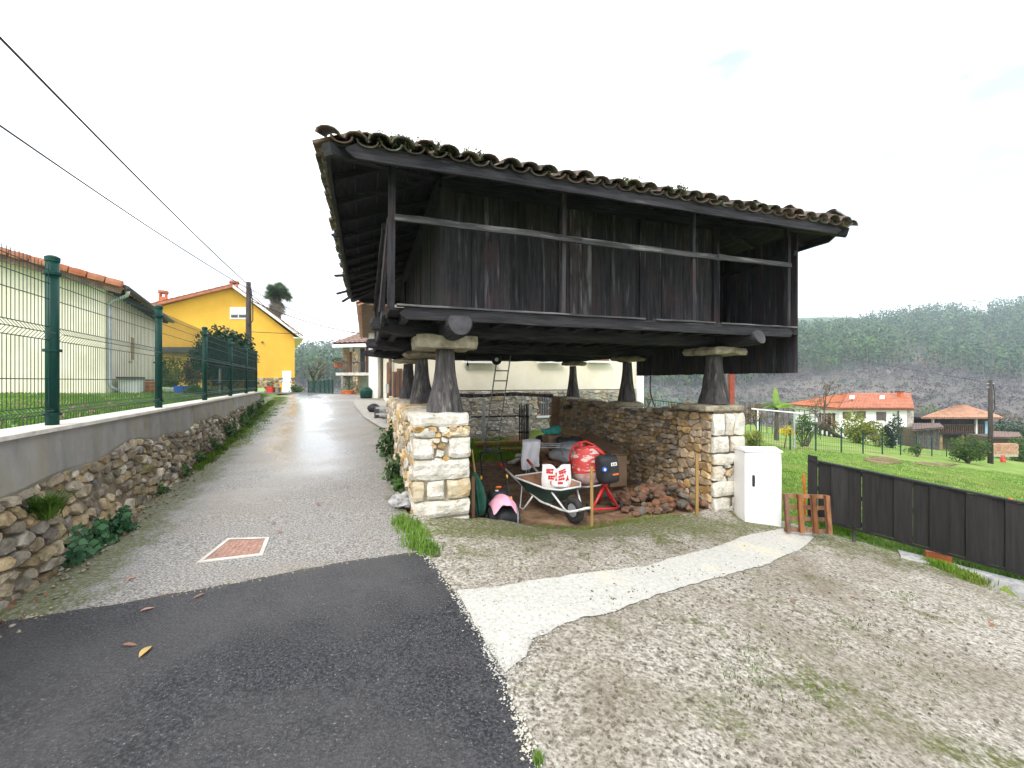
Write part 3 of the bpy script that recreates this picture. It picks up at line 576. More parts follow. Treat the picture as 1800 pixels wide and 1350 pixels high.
# chamber: frame posts and planks
CT = 4.02
def planks(axis_, a0, a1, fixed, z0, z1, inward, wd=(.14, .30), skip=(), mat='wood_v', th=.035, zj=0.0):
    a = a0; out = []
    while a < a1-.02:
        w_ = min(random.uniform(*wd), a1-a)
        if a1-a-w_ < .08: w_ = a1-a
        j = random.uniform(0, .012); mb = MB(); zz0 = z0+random.uniform(-zj, zj)
        if not any(q0 < a+w_/2 < q1 for q0, q1 in skip):
            if axis_ == 'u': hbox(mb, a+.0025, a+w_-.0025, fixed-th/2+j*inward, fixed+th/2+j*inward, zz0, z1)
            else: hbox(mb, fixed-th/2+j*inward, fixed+th/2+j*inward, a+.0025, a+w_-.0025, zz0, z1)
            o = part(mb, 'plank', M[mat]); out.append((a, w_, o))
        a += w_
    return out
fp = planks('u', .06, 4.28, .0, FZ+.02, CT, 1)
for a_, w_, o_ in fp:
    if 1.5 < a_ < 2.05: o_.data.materials[0] = M['wood_pale']
planks('v', .06, 5.24, .0, FZ+.02, CT, 1); planks('v', .06, 5.24, 4.34, FZ+.02, CT, 1, wd=(.3, .45)); planks('u', .06, 4.28, 5.3, FZ+.02, CT, 1, wd=(.3, .5))
for s, v in ((0, 0), (4.34, 0), (0, 5.3), (4.34, 5.3)):
    mb = MB(); hbox(mb, s-.06, s+.06, v-.06, v+.06, FZ+.005, CT+.02); part(mb, 'corner_post', M['wood_v'])
for s in (1.62, 2.95):                                   # battens that cover joints
    mb = MB(); hbox(mb, s-.05, s+.05, -.05, -.022, FZ+.01, CT); part(mb, 'batten', M['wood_v'])
# gallery posts and rail
ROT = 3.73                                              # underside of roof at the eave
TS = math.tan(R(22))
E0, E1, B0, B1 = -1.30, 5.70, -1.13, 6.6                # eave rectangle
tl = lambda s: .004*s                                    # the roof has settled a little to the left
def soff(s, v): return ROT+tl(s)+TS*max(0, min(s-E0, E1-s, v-B0, B1-v))
for s, v, w_ in [(ST0+.045, VT0+.04, .075), (1.317, VT0+.03, .05), (3.30, VT0+.03, .05), (5.06, VT0+.03, .06), (ST0+.04, 1.2, .05), (ST0+.04, 3.1, .05), (ST0+.04, 4.6, .05), (ST0+.04, VT1-.05, .07), (1.4, VT1-.05, .06), (3.3, VT1-.05, .06)]:
    mb = MB(); mb.bar(H(s, v, FZ+.002), H(s+random.uniform(-.015, .015), v, soff(s, v)-.02), w_, w_, up=tuple(Vv)); part(mb, 'gallery_post', M['wood_v'])
for a, b, z in ((ST0+.0, 1.62, 0), (1.40, 3.86, .008), (3.62, 5.12, 0)):
    mb = MB(); mb.rbox(H((a+b)/2, VT0-.028+z, 3.33-z), (b-a, .035, .072), HR, (12, 1, 1), .010, 16, int(a*7+9), 2); part(mb, 'rail', M['wood_rail'])
mb = MB(); mb.rbox(H(ST0-.02, 2.4, 3.31), (.035, 6.2, .07), HR, (1, 12, 1), .012, 16, 5, 2); part(mb, 'rail', M['wood_w'])
for s0, z0, s1, z1, v in ((ST0+.045, 3.33, ST0+.045, 3.3, 0),):
    mb = MB(); mb.bar(H(ST0-.05, VT0+.35, FZ+.0), H(ST0+.03, VT0+.06, 3.35), .04, .05); part(mb, 'brace', M['wood_v'])
# boarded right-hand side reaching down below the floor
planks('v', VT0, 3.32, ST1+.025, 1.73, 3.84, 1, wd=(.14, .24), zj=.006, th=.025)
planks('v', 3.32, VT1, ST1+.025, 2.2, 3.84, 1, wd=(.2, .3), th=.025)
mb = MB(); hbox(mb, ST1-.06, ST1+.008, VT0, VT1, 2.30, 2.372); part(mb, 'side_sill', M['wood_w'])
mb = MB(); hbox(mb, ST1-.04, ST1+.008, VT0, VT1, 3.5, 3.58); part(mb, 'side_rail', M['wood_w'])
# roof: hip with rafters, boarding, tiles
hw = (E1-E0)/2; RZ_ = ROT+TS*hw; cs = (E0+E1)/2; rv0, rv1 = B0+hw, B1-hw
roof = part(MB().add([H(E0+.05, B0+.05, ROT+tl(E0)+.12), H(E1-.05, B0+.05, ROT+tl(E1)+.12), H(E1-.05, B1-.05, ROT+tl(E1)+.12), H(E0+.05, B1-.05, ROT+tl(E0)+.12), H(cs, rv0, RZ_+tl(cs)+.12), H(cs, rv1, RZ_+tl(cs)+.12)], [(0, 1, 4), (1, 2, 5, 4), (2, 3, 5), (3, 0, 4, 5)]), 'roof', M['tile'])
def slope_pt(side, a, t, dz):
    """a along the eave, t inward from it"""
    z = ROT+TS*t+dz+tl(a if side in 'fb' else E0+t if side == 'l' else E1-t)
    return {'f': H(a, B0+t, z), 'b': H(a, B1-t, z), 'l': H(E0+t, a, z), 'r': H(E1-t, a, z)}[side]
LIM = {'f': (E0, E1), 'b': (E0, E1), 'l': (B0, B1), 'r': (B0, B1)}
for side in 'flbr':
    a0, a1 = LIM[side]; t = 0.0; nb = 0
    tmax = hw if side in 'fb' else hw
    while t < min(tmax, 2.6)-.05:
        w_ = random.uniform(.16, .26); lo, hi = a0+t+.02, a1-t-.02; lo2, hi2 = a0+t+w_+.02, a1-t-w_-.02
        if hi2-lo2 < .1: break
        j = random.uniform(0, .012); g = .004
        V = [slope_pt(side, lo, t+g, .065+j), slope_pt(side, hi, t+g, .065+j), slope_pt(side, lo2, t+w_-g, .065+j), slope_pt(side, hi2, t+w_-g, .065+j)]
        V += [v+Vector((0, 0, .02)) for v in V]; mb = MB(); mb.hexa(V); part(mb, 'roof_board', M['wood_u' if side in 'fb' else 'wood_w'], roof); t += w_
    na = int((a1-a0)/.62)
    for k in range(1, na):
        a = a0+(a1-a0)*k/na; tm = min(hw, a-a0, a1-a)
        mb = MB(); mb.bar(slope_pt(side, a, .03, .028), slope_pt(side, a, max(.2, tm), .028), .07, .072); part(mb, 'rafter', M['wood_w' if side in 'fb' else 'wood_u'], roof)
    # eave board
    mb = MB(); p0, p1 = slope_pt(side, a0-.01, -.005, .035), slope_pt(side, a1+.01, -.005, .035); mid = (p0+p1)/2
    ax = (p1-p0); xn = ax.normalized(); yn = Vv if side in 'fb' else -U; Rm = Matrix((xn, yn, xn.cross(yn))).transposed()
    mb.rbox(mid, (ax.length, .04, .15), Rm, (26, 1, 2), .012, 14, ord(side), 2.4); part(mb, 'eave_board', M['wood_u' if side in 'fb' else 'wood_w'], roof)
for sa, va in ((1, 1), (-1, 1), (1, -1), (-1, -1)):
    mb = MB(); mb.bar(H(E0 if sa > 0 else E1, B0 if va > 0 else B1, ROT+tl(E0 if sa > 0 else E1)+.015), H(cs, rv0 if va > 0 else rv1, RZ_+tl(cs)+.015), .1, .11); part(mb, 'hip_rafter', M['wood_u'], roof)
for (a, b) in (((-.05, -.03), (4.4, -.03)), ((-.03, -.05), (-.03, 5.35)), ((4.37, -.05), (4.37, 5.35))):
    mb = MB(); mb.bar(H(a[0], a[1], CT+.09), H(b[0], b[1], CT+.09), .14, .16); part(mb, 'wall_plate', M['wood_u'])
# curved clay tiles: eave rows one by one, the rest as one piece
def tile_mesh(L=.46, r0=.105, r1=.085, n=7, flip=False):
    V = []; F = []
    for j, (y, r) in enumerate(((0, r0), (L*.5, (r0+r1)/2), (L, r1))):
        for th in (0, .016):
            for k in range(n):
                an = math.pi*k/(n-1); rr = r-th; V.append((math.cos(an)*rr*1.05, y, (math.sin(an)*rr*.68)*(-1 if flip else 1)))
    def q(j, h, k): return j*2*n+h*n+k
    for j in range(2):
        for k in range(n-1):
            F.append((q(j, 0, k), q(j, 0, k+1), q(j+1, 0, k+1), q(j+1, 0, k))); F.append((q(j, 1, k), q(j+1, 1, k), q(j+1, 1, k+1), q(j, 1, k+1)))
    for k in range(n-1): F.append((q(0, 0, k), q(0, 1, k), q(0, 1, k+1), q(0, 0, k+1)))
    for j in range(2):
        for k in (0, n-1): F.append((q(j, 0, k), q(j+1, 0, k), q(j+1, 1, k), q(j, 1, k)))
    return V, F
tv, tf = tile_mesh(); cv, cf = tile_mesh(flip=True, r0=.1, r1=.1)
def shared(name, V, F, mat):
    me = bpy.data.meshes.new(name); me.from_pydata(V, [], F); me.update(); me.polygons.foreach_set('use_smooth', np.ones(len(F), bool)); me.materials.append(mat); return me
TM, CM = shared('tile', tv, tf, M['tile']), shared('tile', cv, cf, M['tile'])
rest_V, rest_F = [], []; cnt = 0
for side in 'flbr':
    a0, a1 = LIM[side]; pitch = .222; na = int(round((a1-a0)/pitch)); up = {'f': Vv, 'b': -Vv, 'l': U, 'r': -U}[side]
    fwd = (up*1+Vector((0, 0, TS))).normalized(); nrm = (Vector((0, 0, 1))-fwd*fwd.z).normalized(); rt = fwd.cross(nrm)
    for k in range(na+1):
        a = a0+.02+(a1-a0-.04)*k/na; tm = min(hw, a-a0, a1-a); row = 0; t = -.10
        if side == 'l' and k == 0: continue
        while t < tm-.02 or row == 0:
            jit = Vector((random.uniform(-.02, .02), random.uniform(-.03, .02), random.uniform(-.008, .022)))
            yaw = random.uniform(-.07, .07); pit = random.uniform(-.03, .05)+.02
            B = Matrix((rt, fwd, nrm)).transposed()@Matrix.Rotation(yaw, 3, 'Z')@Matrix.Rotation(pit, 3, 'X')
            pc = slope_pt(side, a, t, .138)+jit; pch = slope_pt(side, a+pitch/2, t+.02, .155)+jit*.5
            for me, p, V_, F_ in ((TM, pc, tv, tf), (CM, pch, cv, cf)):
                if me is CM and (k == na): continue
                if side in 'fl' and row < (2 if me is TM else 1):
                    o = bpy.data.objects.new('roof_tile', me); link(o, roof); Mx = B.to_4x4(); Mx.translation = p-WL[roof.name]; o.matrix_local = Mx; cnt += 1
                elif row < 4 or side == 'f':
                    n0 = len(rest_V); rest_V += [tuple(B@Vector(v)+p) for v in V_]; rest_F += [tuple(i+n0 for i in f) for f in F_]
            t += .37; row += 1
o = qmesh('roof_tiles_beyond', rest_V, rest_F, M['tile'], roof, True); o['kind'] = 'stuff'
for k in range(2, 12):                                     # hip tiles at the near corner
    q = k*.3-.22; p = H(E0-.06+q, B0-.06+q, ROT+TS*q+.165+tl(E0+q)); d = (U+Vv+Vector((0, 0, TS))).normalized(); nrm = (Vector((0, 0, 1))-d*d.z).normalized(); B = Matrix((d.cross(nrm), d, nrm)).transposed()
    o = bpy.data.objects.new('hip_tile', TM); link(o, roof); Mx = (B*1.15).to_4x4(); Mx.translation = p-WL[roof.name]; o.matrix_local = Mx
# broken boards sticking out of the left eave
for v_, ln_2, dr in ((3.9, .42, -.05), (5.3, .5, -.25), (5.9, .35, -.4), (1.4, .2, 0)):
    mb = MB(); mb.bar(H(E0+.1, v_, ROT+.05), H(E0-ln_2*.6, v_+.1, ROT+.05+dr*.5), .1, .03); part(mb, 'broken_board', M['wood_u'], roof)
# weeds on the roof edge
cs_ = []
for k in range(46):
    if k < 30: a = random.choice([-.75, -.35, -.3, .12, 1.9, 2.6]) + random.gauss(0, .1); p = slope_pt('f', a, -.06, .2)
    else: a = random.uniform(-.5, 3.5); p = slope_pt('l', a, -.07, .16)
    cs_.append(blob_points(45, p, (.05, .05, random.uniform(.04, .12)), shell=.1))
V, F = leaf_faces(np.vstack(cs_), .028, .5); o = qmesh('roof_weeds', V, F, M['moss_leaf'], hor); o['kind'] = 'stuff'
# lamp bulb, reel and hanging wire beneath
b_ = px(822, 612, 7.4); lamp = thing('hanging_bulb', 'bare light bulb on a wire hanging under the granary floor', 'light bulb', tuple(px(822, 648, 7.4)))
MB().tube([Vector((b_.x, b_.y, 2.32)), px(821, 630, 7.4), px(822, 640, 7.4)], .005, 5).build('wire', M['cable'], lamp)
MB().lathe([(.012, .05), (.022, .03), (.02, 0)], px(822, 643, 7.4), 10).build('socket', M['black'], lamp)
MB().lathe([(.012, 0), (.03, -.03), (.034, -.055), (.02, -.085), (.001, -.09)], px(822, 642.5, 7.4), 12).build('bulb', M['bulb'], lamp, True)
whl = thing('pulley', 'small black pulley wheel hanging under the granary beside the ladder', 'pulley', tuple(px(873, 645, 9.6)))
def ring(mb, c, axn, Rr, r, n=20, m=8):
    axn = Vector(axn).normalized(); b = axn.cross(Vector((0, 0, 1)));
    if b.length < .1: b = axn.cross(Vector((1, 0, 0)))
    b.normalize(); d = axn.cross(b); V = []; F = []; c = Vector(c)
    for i in range(n):
        a = 2*math.pi*i/n; e = b*math.cos(a)+d*math.sin(a)
        for j in range(m):
            t = 2*math.pi*j/m; V.append(c+e*(Rr+r*math.cos(t))+axn*r*math.sin(t))
    for i in range(n):
        for j in range(m): F.append((i*m+j, ((i+1) % n)*m+j, ((i+1) % n)*m+(j+1) % m, i*m+(j+1) % m))
    return mb.add(V, F)
ring(MB(), px(873, 632, 9.6), (.3, 1, 0), .085, .04).build('tyre', M['rubber'], whl, True)
MB().tube([px(873, 632, 9.55), px(873, 632, 9.65)], .045, 10).build('hub', M['zinc'], whl)
MB().tube([px(873, 632, 9.6), px(875, 610, 9.6)], .008, 5).build('wire', M['cable'], whl)
# ---------------------------------------------------------------- rubble masonry: irregular stones packed as cells
def vor(n, W, Hh, aspect, seed):
    """cells of about n stones in a W x Hh rectangle, longer than tall"""
    rng = np.random.default_rng(seed); sx = W/aspect; rows = max(1, int(round(math.sqrt(n*Hh/sx)))); cols = max(1, int(round(n/rows))); P = []
    for r in range(rows):
        c2 = max(1, cols+int(rng.integers(-1, 2)) if cols > 3 else cols)
        for c in range(c2): P.append(((c+.5+rng.uniform(-.38, .38)+(.5 if r % 2 else 0)*.8)/c2*sx, (r+.5+rng.uniform(-.34, .34))/rows*Hh))
    P = np.array(P); P[:, 0] = np.clip(P[:, 0], .02, sx-.02); out = []
    for i, p in enumerate(P):
        d = np.linalg.norm(P-p, axis=1); nb = np.argsort(d)[1:22]; poly = [np.array(q) for q in ((0, 0), (sx, 0), (sx, Hh), (0, Hh))]
        for j in nb:
            m = (p+P[j])/2; nn = P[j]-p; new = []
            for k in range(len(poly)):
                a, b = poly[k], poly[(k+1) % len(poly)]; da, db = (a-m)@nn, (b-m)@nn
                if da <= 0: new.append(a)
                if da*db < 0: new.append(a+(b-a)*da/(da-db))
            poly = new
            if not poly: break
        if len(poly) >= 3: out.append(np.array([(q[0]*aspect, q[1]) for q in poly]))
    return out
def stones(parent, fmap, nrm, W, Hh, n, aspect, seed, mats, gap=.012, proud=.03, deep=.05, name='stone', keep=None, weights=None, limit=296):
    rng = random.Random(seed); made = []; cells = vor(n, W, Hh, aspect, seed); rest = {}
    def show(p):
        c_ = p.mean(0); q_ = fmap(*c_); return -np.linalg.norm(p-c_, axis=1).mean()/max(.5, q_.length)
    cells.sort(key=show)
    for ci, poly in enumerate(cells):
        c = poly.mean(0)
        if keep and not keep(*c): continue
        r = np.sqrt(((poly-c)**2).sum(1)).mean(); f = max(.5, 1-gap/max(r, .02)); q = c+(poly-c)*f
        ch = []                                     # round the corners
        for k in range(len(q)):
            a, b = q[k], q[(k+1) % len(q)]
            if np.linalg.norm(b-a) > .25*r: ch += [a*.8+b*.2, a*.2+b*.8]
            else: ch.append((a+b)/2)
        q = np.array(ch)+np.array([[rng.uniform(-.1, .1)*r for _ in (0, 1)] for _ in ch]); m = len(q); pr = proud*rng.uniform(.3, 1.3); tilt = (rng.uniform(-.3, .3), rng.uniform(-.3, .3))
        V = []
        for ring_, (k, dp) in enumerate(((1, -deep), (1, pr*.45), (.82, pr))):
            for p in q:
                t = c+(p-c)*k; jd = dp+(0 if ring_ == 0 else (tilt[0]*(t[0]-c[0])+tilt[1]*(t[1]-c[1]))*.6+rng.uniform(-.12, .12)*proud)
                V.append(fmap(t[0], t[1])+nrm*jd)
        V.append(fmap(c[0], c[1])+nrm*pr)
        F = [(j, (j+1) % m, m+(j+1) % m, m+j) for j in range(m)]+[(m+j, m+(j+1) % m, 2*m+(j+1) % m, 2*m+j) for j in range(m)]+[(2*m+j, 2*m+(j+1) % m, 3*m) for j in range(m)]
        mt = rng.choices(mats, weights)[0] if weights else rng.choice(mats)
        if ci < limit: made.append(MB().add(V, F).build(name, mt, parent))
        else: rest.setdefault(mt.name, (mt, MB()))[1].add(V, F)
    for mt, mb in rest.values(): mb.build('small_stones', mt, parent)['kind'] = 'stuff'
    return made
# ---- piers and side walls of the yard under the granary
def quoins(parent, s0, s1, v0, v1, rows, seed, lean=0):
    """rows of dressed blocks: (z0, z1, [(fraction0, fraction1, material)])"""
    for ri, (z0, z1, bl) in enumerate(rows):
        for bi, (f0, f1, m) in enumerate(bl):
            a, b = s0+(s1-s0)*f0, s0+(s1-s0)*f1; e = random.uniform(-.012, .012)
            mb = MB(); mb.rbox(H((a+b)/2, (v0+v1)/2+e, (z0+z1)/2), (b-a-.008, v1-v0, z1-z0-.010), HR, (7, 5, 4), .02, 16, seed+ri*5+bi, 9); mb.build('block', M[m], parent)
lw = thing('pier_wall', 'low pale stone wall with squared corner pier along the lane', 'wall', tuple(H(-.1, 2.4, 0)))
quoins(lw, -.45, .24, -.42, .34, [(1.06, 1.22, [(0, 1, 'quoin')]), (.94, 1.05, [(.02, .40, 'quoin'), (.48, 1, 'quoin_y')]), (.69, .935, [(0, .37, 'quoin'), (.6, 1, 'quoin')]), (.44, .685, [(0, 1, 'quoin')]), (.20, .435, [(.0, .2, 'quoin_y'), (.23, .54, 'quoin'), (.57, 1, 'quoin_y')]), (.0, .195, [(0, 1, 'quoin')]), (-.32, -.005, [(0, 1, 'quoin')])], 40)
mb = MB(); hbox(mb, -.42, .21, -.36, .3, -.3, 1.16); mb.build('core', M['mortar_pale'], lw)
stones(lw, lambda a, b: H(-.45+a, -.385, .64+b), -Vv, .69, .43, 44, 1.3, 5, [M['quoin_o'], M['quoin']], proud=.035, keep=lambda a, b: (.24 < a < .43 and b < .34) or .37 < b < .44)
mb = MB(); hbox(mb, -.41, .1, .3, 5.6, -.4, 1.12); mb.build('core', M['mortar_pale'], lw)
stones(lw, lambda a, b: H(-.42, -.36+a, -.05+b+a*.05), -U, 5.9, 1.18, 200, 1.7, 6, [M['rubble_pale'], M['rubble_pale'], M['quoin_o']], proud=.04, keep=lambda a, b: b+a*.05 < 1.22)
stones(lw, lambda a, b: H(.1, .35+a, -.32+b), U, 5.2, 1.42, 70, 1.6, 7, [M['rubble']], proud=.04)
for k in range(13): mb = MB(); mb.rbox(H(-.17+random.uniform(-.02, .02), .55+k*.4, 1.14), (.58, .38, .10), HR, (3, 3, 1), .03, 6, k+60, 6); mb.build('cap_stone', M['rubble_pale'], lw)
rwall = thing('rubble_wall', 'brown rubble stone wall with pale corner pier behind the cement mixer', 'wall', tuple(H(4.2, 2.4, -.35)))
quoins(rwall, 3.93, 4.56, -.42, .3, [(1.14, 1.235, [(-.25, 1, 'slab')]), (.78, 1.12, [(0, .36, 'quoin'), (.37, .62, 'quoin'), (.63, 1, 'quoin')]), (.52, .77, [(0, .5, 'quoin'), (.55, 1, 'quoin')]), (.34, .51, [(0, 1, 'quoin')]), (.10, .33, [(0, .33, 'quoin'), (.62, 1, 'quoin')]), (-.14, .09, [(0, 1, 'quoin')]), (-.36, -.15, [(0, .48, 'quoin'), (.62, 1, 'quoin')]), (-.62, -.37, [(0, 1, 'quoin')])], 80)
mb = MB(); hbox(mb, 3.97, 4.52, -.37, .27, -.7, 1.15); mb.build('core', M['mortar'], rwall)
stones(rwall, lambda a, b: H(3.93+a, -.37, -.4+b), -Vv, .63, 1.5, 60, 1.2, 8, [M['quoin_o'], M['quoin']], proud=.04, keep=lambda a, b: (.1 < b-.4 < .34 and .2 < a < .4) or (-.36 < b-.4 < -.14 and .28 < a < .4) or (.5 < b-.4 < .8 and .3 < a < .36))
def wtop(v): return 1.10+.06*math.sin(v*2.1)+.04*math.sin(v*5.3+1)-.1*math.exp(-((v-1.2)/.5)**2)-.06*math.exp(-((v-3.6)/.6)**2)
mb = MB()
for k in range(21):
    v0, v1 = .27+k*.25, .27+(k+1)*.25; hbox(mb, 4.0, 4.5, v0, v1, -.8, wtop((v0+v1)/2)-.05)
mb.build('core', M['mortar_dark'], rwall)
st_ = stones(rwall, lambda a, b: H(3.955, -.30+a, -.36+b), -U, 5.85, 1.62, 640, 2.3, 9, [M['rubble'], M['rubble'], M['rubble'], M['rock_grey'], M['rubble_pale']], proud=.04, gap=.008, keep=lambda a, b: b-.36 < wtop(a-.3)-.02 and a > .62, weights=[5, 5, 5, 2, .6])
mb = MB(); hbox(mb, 3.905, 3.918, -.37, .33, -.55, 1.12); mb.build('core', M['mortar'], rwall)
stones(rwall, lambda a, b: H(3.905, -.385+a, -.5+b), -U, .70, 1.62, 52, 1.5, 19, [M['rubble'], M['rubble'], M['rock_grey'], M['quoin_o']], proud=.035, gap=.008, deep=.012, weights=[5, 5, 1.5, 1])
for k in range(22):
    v = .5+k*.24; mb = MB(); mb.rbox(H(4.22+random.uniform(-.03, .03), v, wtop(v)-.01), (random.uniform(.4, .58), random.uniform(.22, .3), random.uniform(.06, .13)), HR@Matrix.Rotation(random.uniform(-.2, .2), 3, 'Z'), (3, 2, 2), .04, 4, k+90, 6); mb.build('cap_stone', M[random.choice(['rubble', 'rock_grey', 'rubble_pale'])], rwall)
stones(rwall, lambda a, b: H(4.53, -.2+a, -.8+b), U, 5.7, 1.85, 90, 1.7, 10, [M['rubble_pale']], proud=.04, keep=lambda a, b: b-.8 < wtop(a-.2)-.05)
for v in (2.4, 4.9):                                  # stone pads that carry the rear pillars
    mb = MB(); mb.rbox(H(4.3, v, 1.10), (.72, .6, .15), HR, (5, 5, 2), .04, 4, int(v*7), 5); mb.build('pad', M['slab'], rwall)
# ---- retaining wall along the lane
YA, YB = 1.0, 16.2; WD = Vector((-.45, 1, 0)).normalized(); WN = Vector((WD.y, -WD.x, 0)); WL0 = Vector((xw(YA), YA, 0)); WLEN = (YB-YA)*math.sqrt(1+.45**2)
def wp(a, z, out=0): p = WL0+WD*a+WN*out; p.z = z; return p
def band(a): return .80+.05*math.sin(a*1.7)+.03*math.sin(a*4.1+2)
rt = thing('retaining_wall', 'grey rendered retaining wall on old rubble stones beside the lane', 'wall', tuple(wp(WLEN/2, 0)))
mb = MB(); n = 60; V = []; F = []
for k in range(n+1):
    a = WLEN*k/n
    for z, o_ in ((band(a)-.02, -.30), (band(a)-.02, .0), (band(a)+.03, .015+.01*math.sin(a*3)), (1.165, .0), (1.165, -.30)): V.append(wp(a, z, o_))
for k in range(n):
    for j in range(5): F.append((k*5+j, k*5+(j+1) % 5, (k+1)*5+(j+1) % 5, (k+1)*5+j))
F += [(4, 3, 2, 1, 0), tuple(n*5+j for j in range(5))]
mb.add(V, F); mb.build('render_band', M['render_grey'], rt)
mb = MB(); mb.bar(wp(-.0, 1.183, -.14), wp(WLEN, 1.183, -.14), .34, .034); mb.build('coping', M['coping'], rt)
mb = MB(); V = []; F = []
for k in range(n+1):
    a = WLEN*k/n; g = g1(*wp(a, 0, .1)[:2])
    for z, o_ in ((g-.3, -.28), (g-.3, .16), (g+.15, .09), (band(a), -.035), (band(a), -.28)): V.append(wp(a, z, o_))
for k in range(n):
    for j in range(5): F.append((k*5+j, k*5+(j+1) % 5, (k+1)*5+(j+1) % 5, (k+1)*5+j))
F += [(4, 3, 2, 1, 0), tuple(n*5+j for j in range(5))]
mb.add(V, F); mb.build('core', M['mortar'], rt)
def rmap(a, b):
    g = g1(*wp(a, 0, .1)[:2])-.06; z = g+(band(a)+.02-g)*b; return wp(a, z, .13-.15*b+.03*math.sin(a*2.3+b*4))
stones(rt, rmap, WN, WLEN, 1.0, 760, 1.5, 31, [M['rubble_left']]*4+[M['rubble_pale'], M['quoin']], proud=.05, gap=.017, deep=.05, weights=[5, 5, 5, 5, 1.5, 1.0])
# ---- green mesh fence on top
fen = thing('mesh_fence', 'dark green welded wire fence with round posts on the retaining wall', 'fence', tuple(wp(WLEN/2, 1.2, -.12)))
PYS = [1.4, 3.92, 6.45, 8.98, 11.5, 13.9, 16.0]
pa = [(y-YA)*math.sqrt(1+.45**2) for y in PYS]
for a in pa:
    p = wp(a, 1.2, -.12); MB().tube([p, p+Vector((0, 0, 1.5))], .047, 14).build('post', M['green_paint'], fen, True)
    MB().lathe([(.052, 1.49), (.054, 1.53), (.03, 1.545)], p, 14).build('post_cap', M['green_paint'], fen)
    for z in (.10, .68, 1.38):
        MB().lathe([(.05, z-.012), (.066, z-.012), (.066, z+.012), (.05, z+.012)], p, 14, caps=False).build('clamp', M['green_paint'], fen)
prof = [(.0, .03), (.0, .05), (.0, .10), (.035, .135), (.0, .17), (0, .42), (0, .66), (.0, .77), (.045, .83), (0, .89), (0, 1.3), (0, 1.46)]
for i in range(len(pa)-1):
    mb = MB(); a0, a1 = pa[i]+.06, pa[i+1]-.06; nw = int((a1-a0)/.05); far = i > 2
    for k in range(nw+1):
        a = a0+(a1-a0)*k/nw
        mb.tube([wp(a, 1.2+z, -.12+o_) for o_, z in ([(0, .03), (0, .1), (.035, .135), (0, .17), (0, .77), (.045, .83), (0, .89), (0, 1.46)])], .0033 if not far else .0036, 4 if not far else 3, cap=False)
    for o_, z in ((0, .10), (.035, .135), (0, .17), (0, .42), (0, .77), (.045, .83), (0, .89), (0, 1.14), (0, 1.28), (0, 1.40)):
        mb.tube([wp(a0, 1.2+z, -.12+o_+.005), wp(a1, 1.2+z, -.12+o_+.005)], .0042, 4, cap=False)
    o = mb.build('wire_panel', M['wire'], fen); o['kind'] = 'stuff'
    if i >= 3:
        mb = MB(); V = []; m_ = 10
        for k in range(m_+1):
            a = a0+(a1-a0)*k/m_
            for z in (.06, .5, 1.0, 1.44): V.append(wp(a, 1.2+z, -.145+.012*math.sin(a*5+z*3)))
        mb.add(V, [(k*4+j, (k+1)*4+j, (k+1)*4+j+1, k*4+j+1) for k in range(m_) for j in range(3)]); mb.build('shade_cloth', M['screen'], fen)
# ---------------------------------------------------------------- houses
def corr(A, B, D, Cc, pitch=.22, amp=.045, rows=6, th=.05):
    """barrel-tiled roof plane: eave A-B, ridge D-C, overlapping courses"""
    A, B, D, Cc = map(Vector, (A, B, D, Cc)); n = max(4, int((B-A).length/pitch*4)); V = []; F = []
    nr = (B-A).cross(D-A).normalized(); nr = nr if nr.z > 0 else -nr; W_ = (B-A).length
    rr = []
    for r in range(rows): rr += [(r/rows, .0), ((r+1)/rows-.002, -.0)]
    for (t, _) in rr:
        stp = .035*(1-(t*rows) % 1)
        for k in range(n+1):
            f = k/n; p = (A.lerp(B, f)).lerp(D.lerp(Cc, f), t); V.append(p+nr*(amp*abs(math.sin(f*W_/pitch*math.pi))*1.3+stp))
    m = n+1
    for i in range(len(rr)-1):
        for k in range(n): F.append((i*m+k, i*m+k+1, (i+1)*m+k+1, (i+1)*m+k))
    mb = MB(); mb.add(V, F); q = nr*-.03; c = [A+q, B+q, Cc+q, D+q]; c2 = [p-nr*th for p in c]; mb.add(c+c2, [(7, 6, 5, 4), (0, 1, 2, 3), (0, 4, 5, 1), (1, 5, 6, 2), (2, 6, 7, 3), (3, 7, 4, 0)]); return mb
def V3(p, z): return Vector((p[0], p[1], z))
# cream bungalow
cN, cd_, cg = Vector((-11.9, 12.4, 0)), Vector((-.52, .853, 0)).normalized(), Vector((-.853, -.52, 0)).normalized(); Lh, Wh, tz = 7.3, 9.0, .25
ch_ = thing('bungalow', 'cream bungalow with orange tiled verge behind the green fence', 'house', (cN.x, cN.y, 1.2))
def CB(a, g, z): return cN+cd_*a+cg*g+Vector((0, 0, z))
pol = [(0, 1.1), (Wh, 1.1), (Wh, 4.32), (Wh/2, 4.32+tz*Wh/2), (0, 4.32)]
mb = MB(); V = [CB(0, g, z) for g, z in pol]+[CB(Lh, g, z) for g, z in pol]
mb.add(V, [(0, 1, 2, 3, 4), (9, 8, 7, 6, 5)]+[(i, 5+i, 5+(i+1) % 5, (i+1) % 5) for i in range(5)]); mb.build('wall', M['cream'], ch_)
def rz_(g): return 4.46+tz*(g+.0)
ov = .5
rf = corr(CB(-.42, -ov, rz_(-ov)), CB(Lh+.4, -ov, rz_(-ov)), CB(-.42, Wh/2, rz_(Wh/2)), CB(Lh+.4, Wh/2, rz_(Wh/2)), rows=12).build('roof', M['roof_o'], ch_)
corr(CB(-.42, Wh+ov, rz_(-ov)), CB(Lh+.4, Wh+ov, rz_(-ov)), CB(-.42, Wh/2, rz_(Wh/2)), CB(Lh+.4, Wh/2, rz_(Wh/2)), rows=12).build('roof', M['roof_o'], ch_)
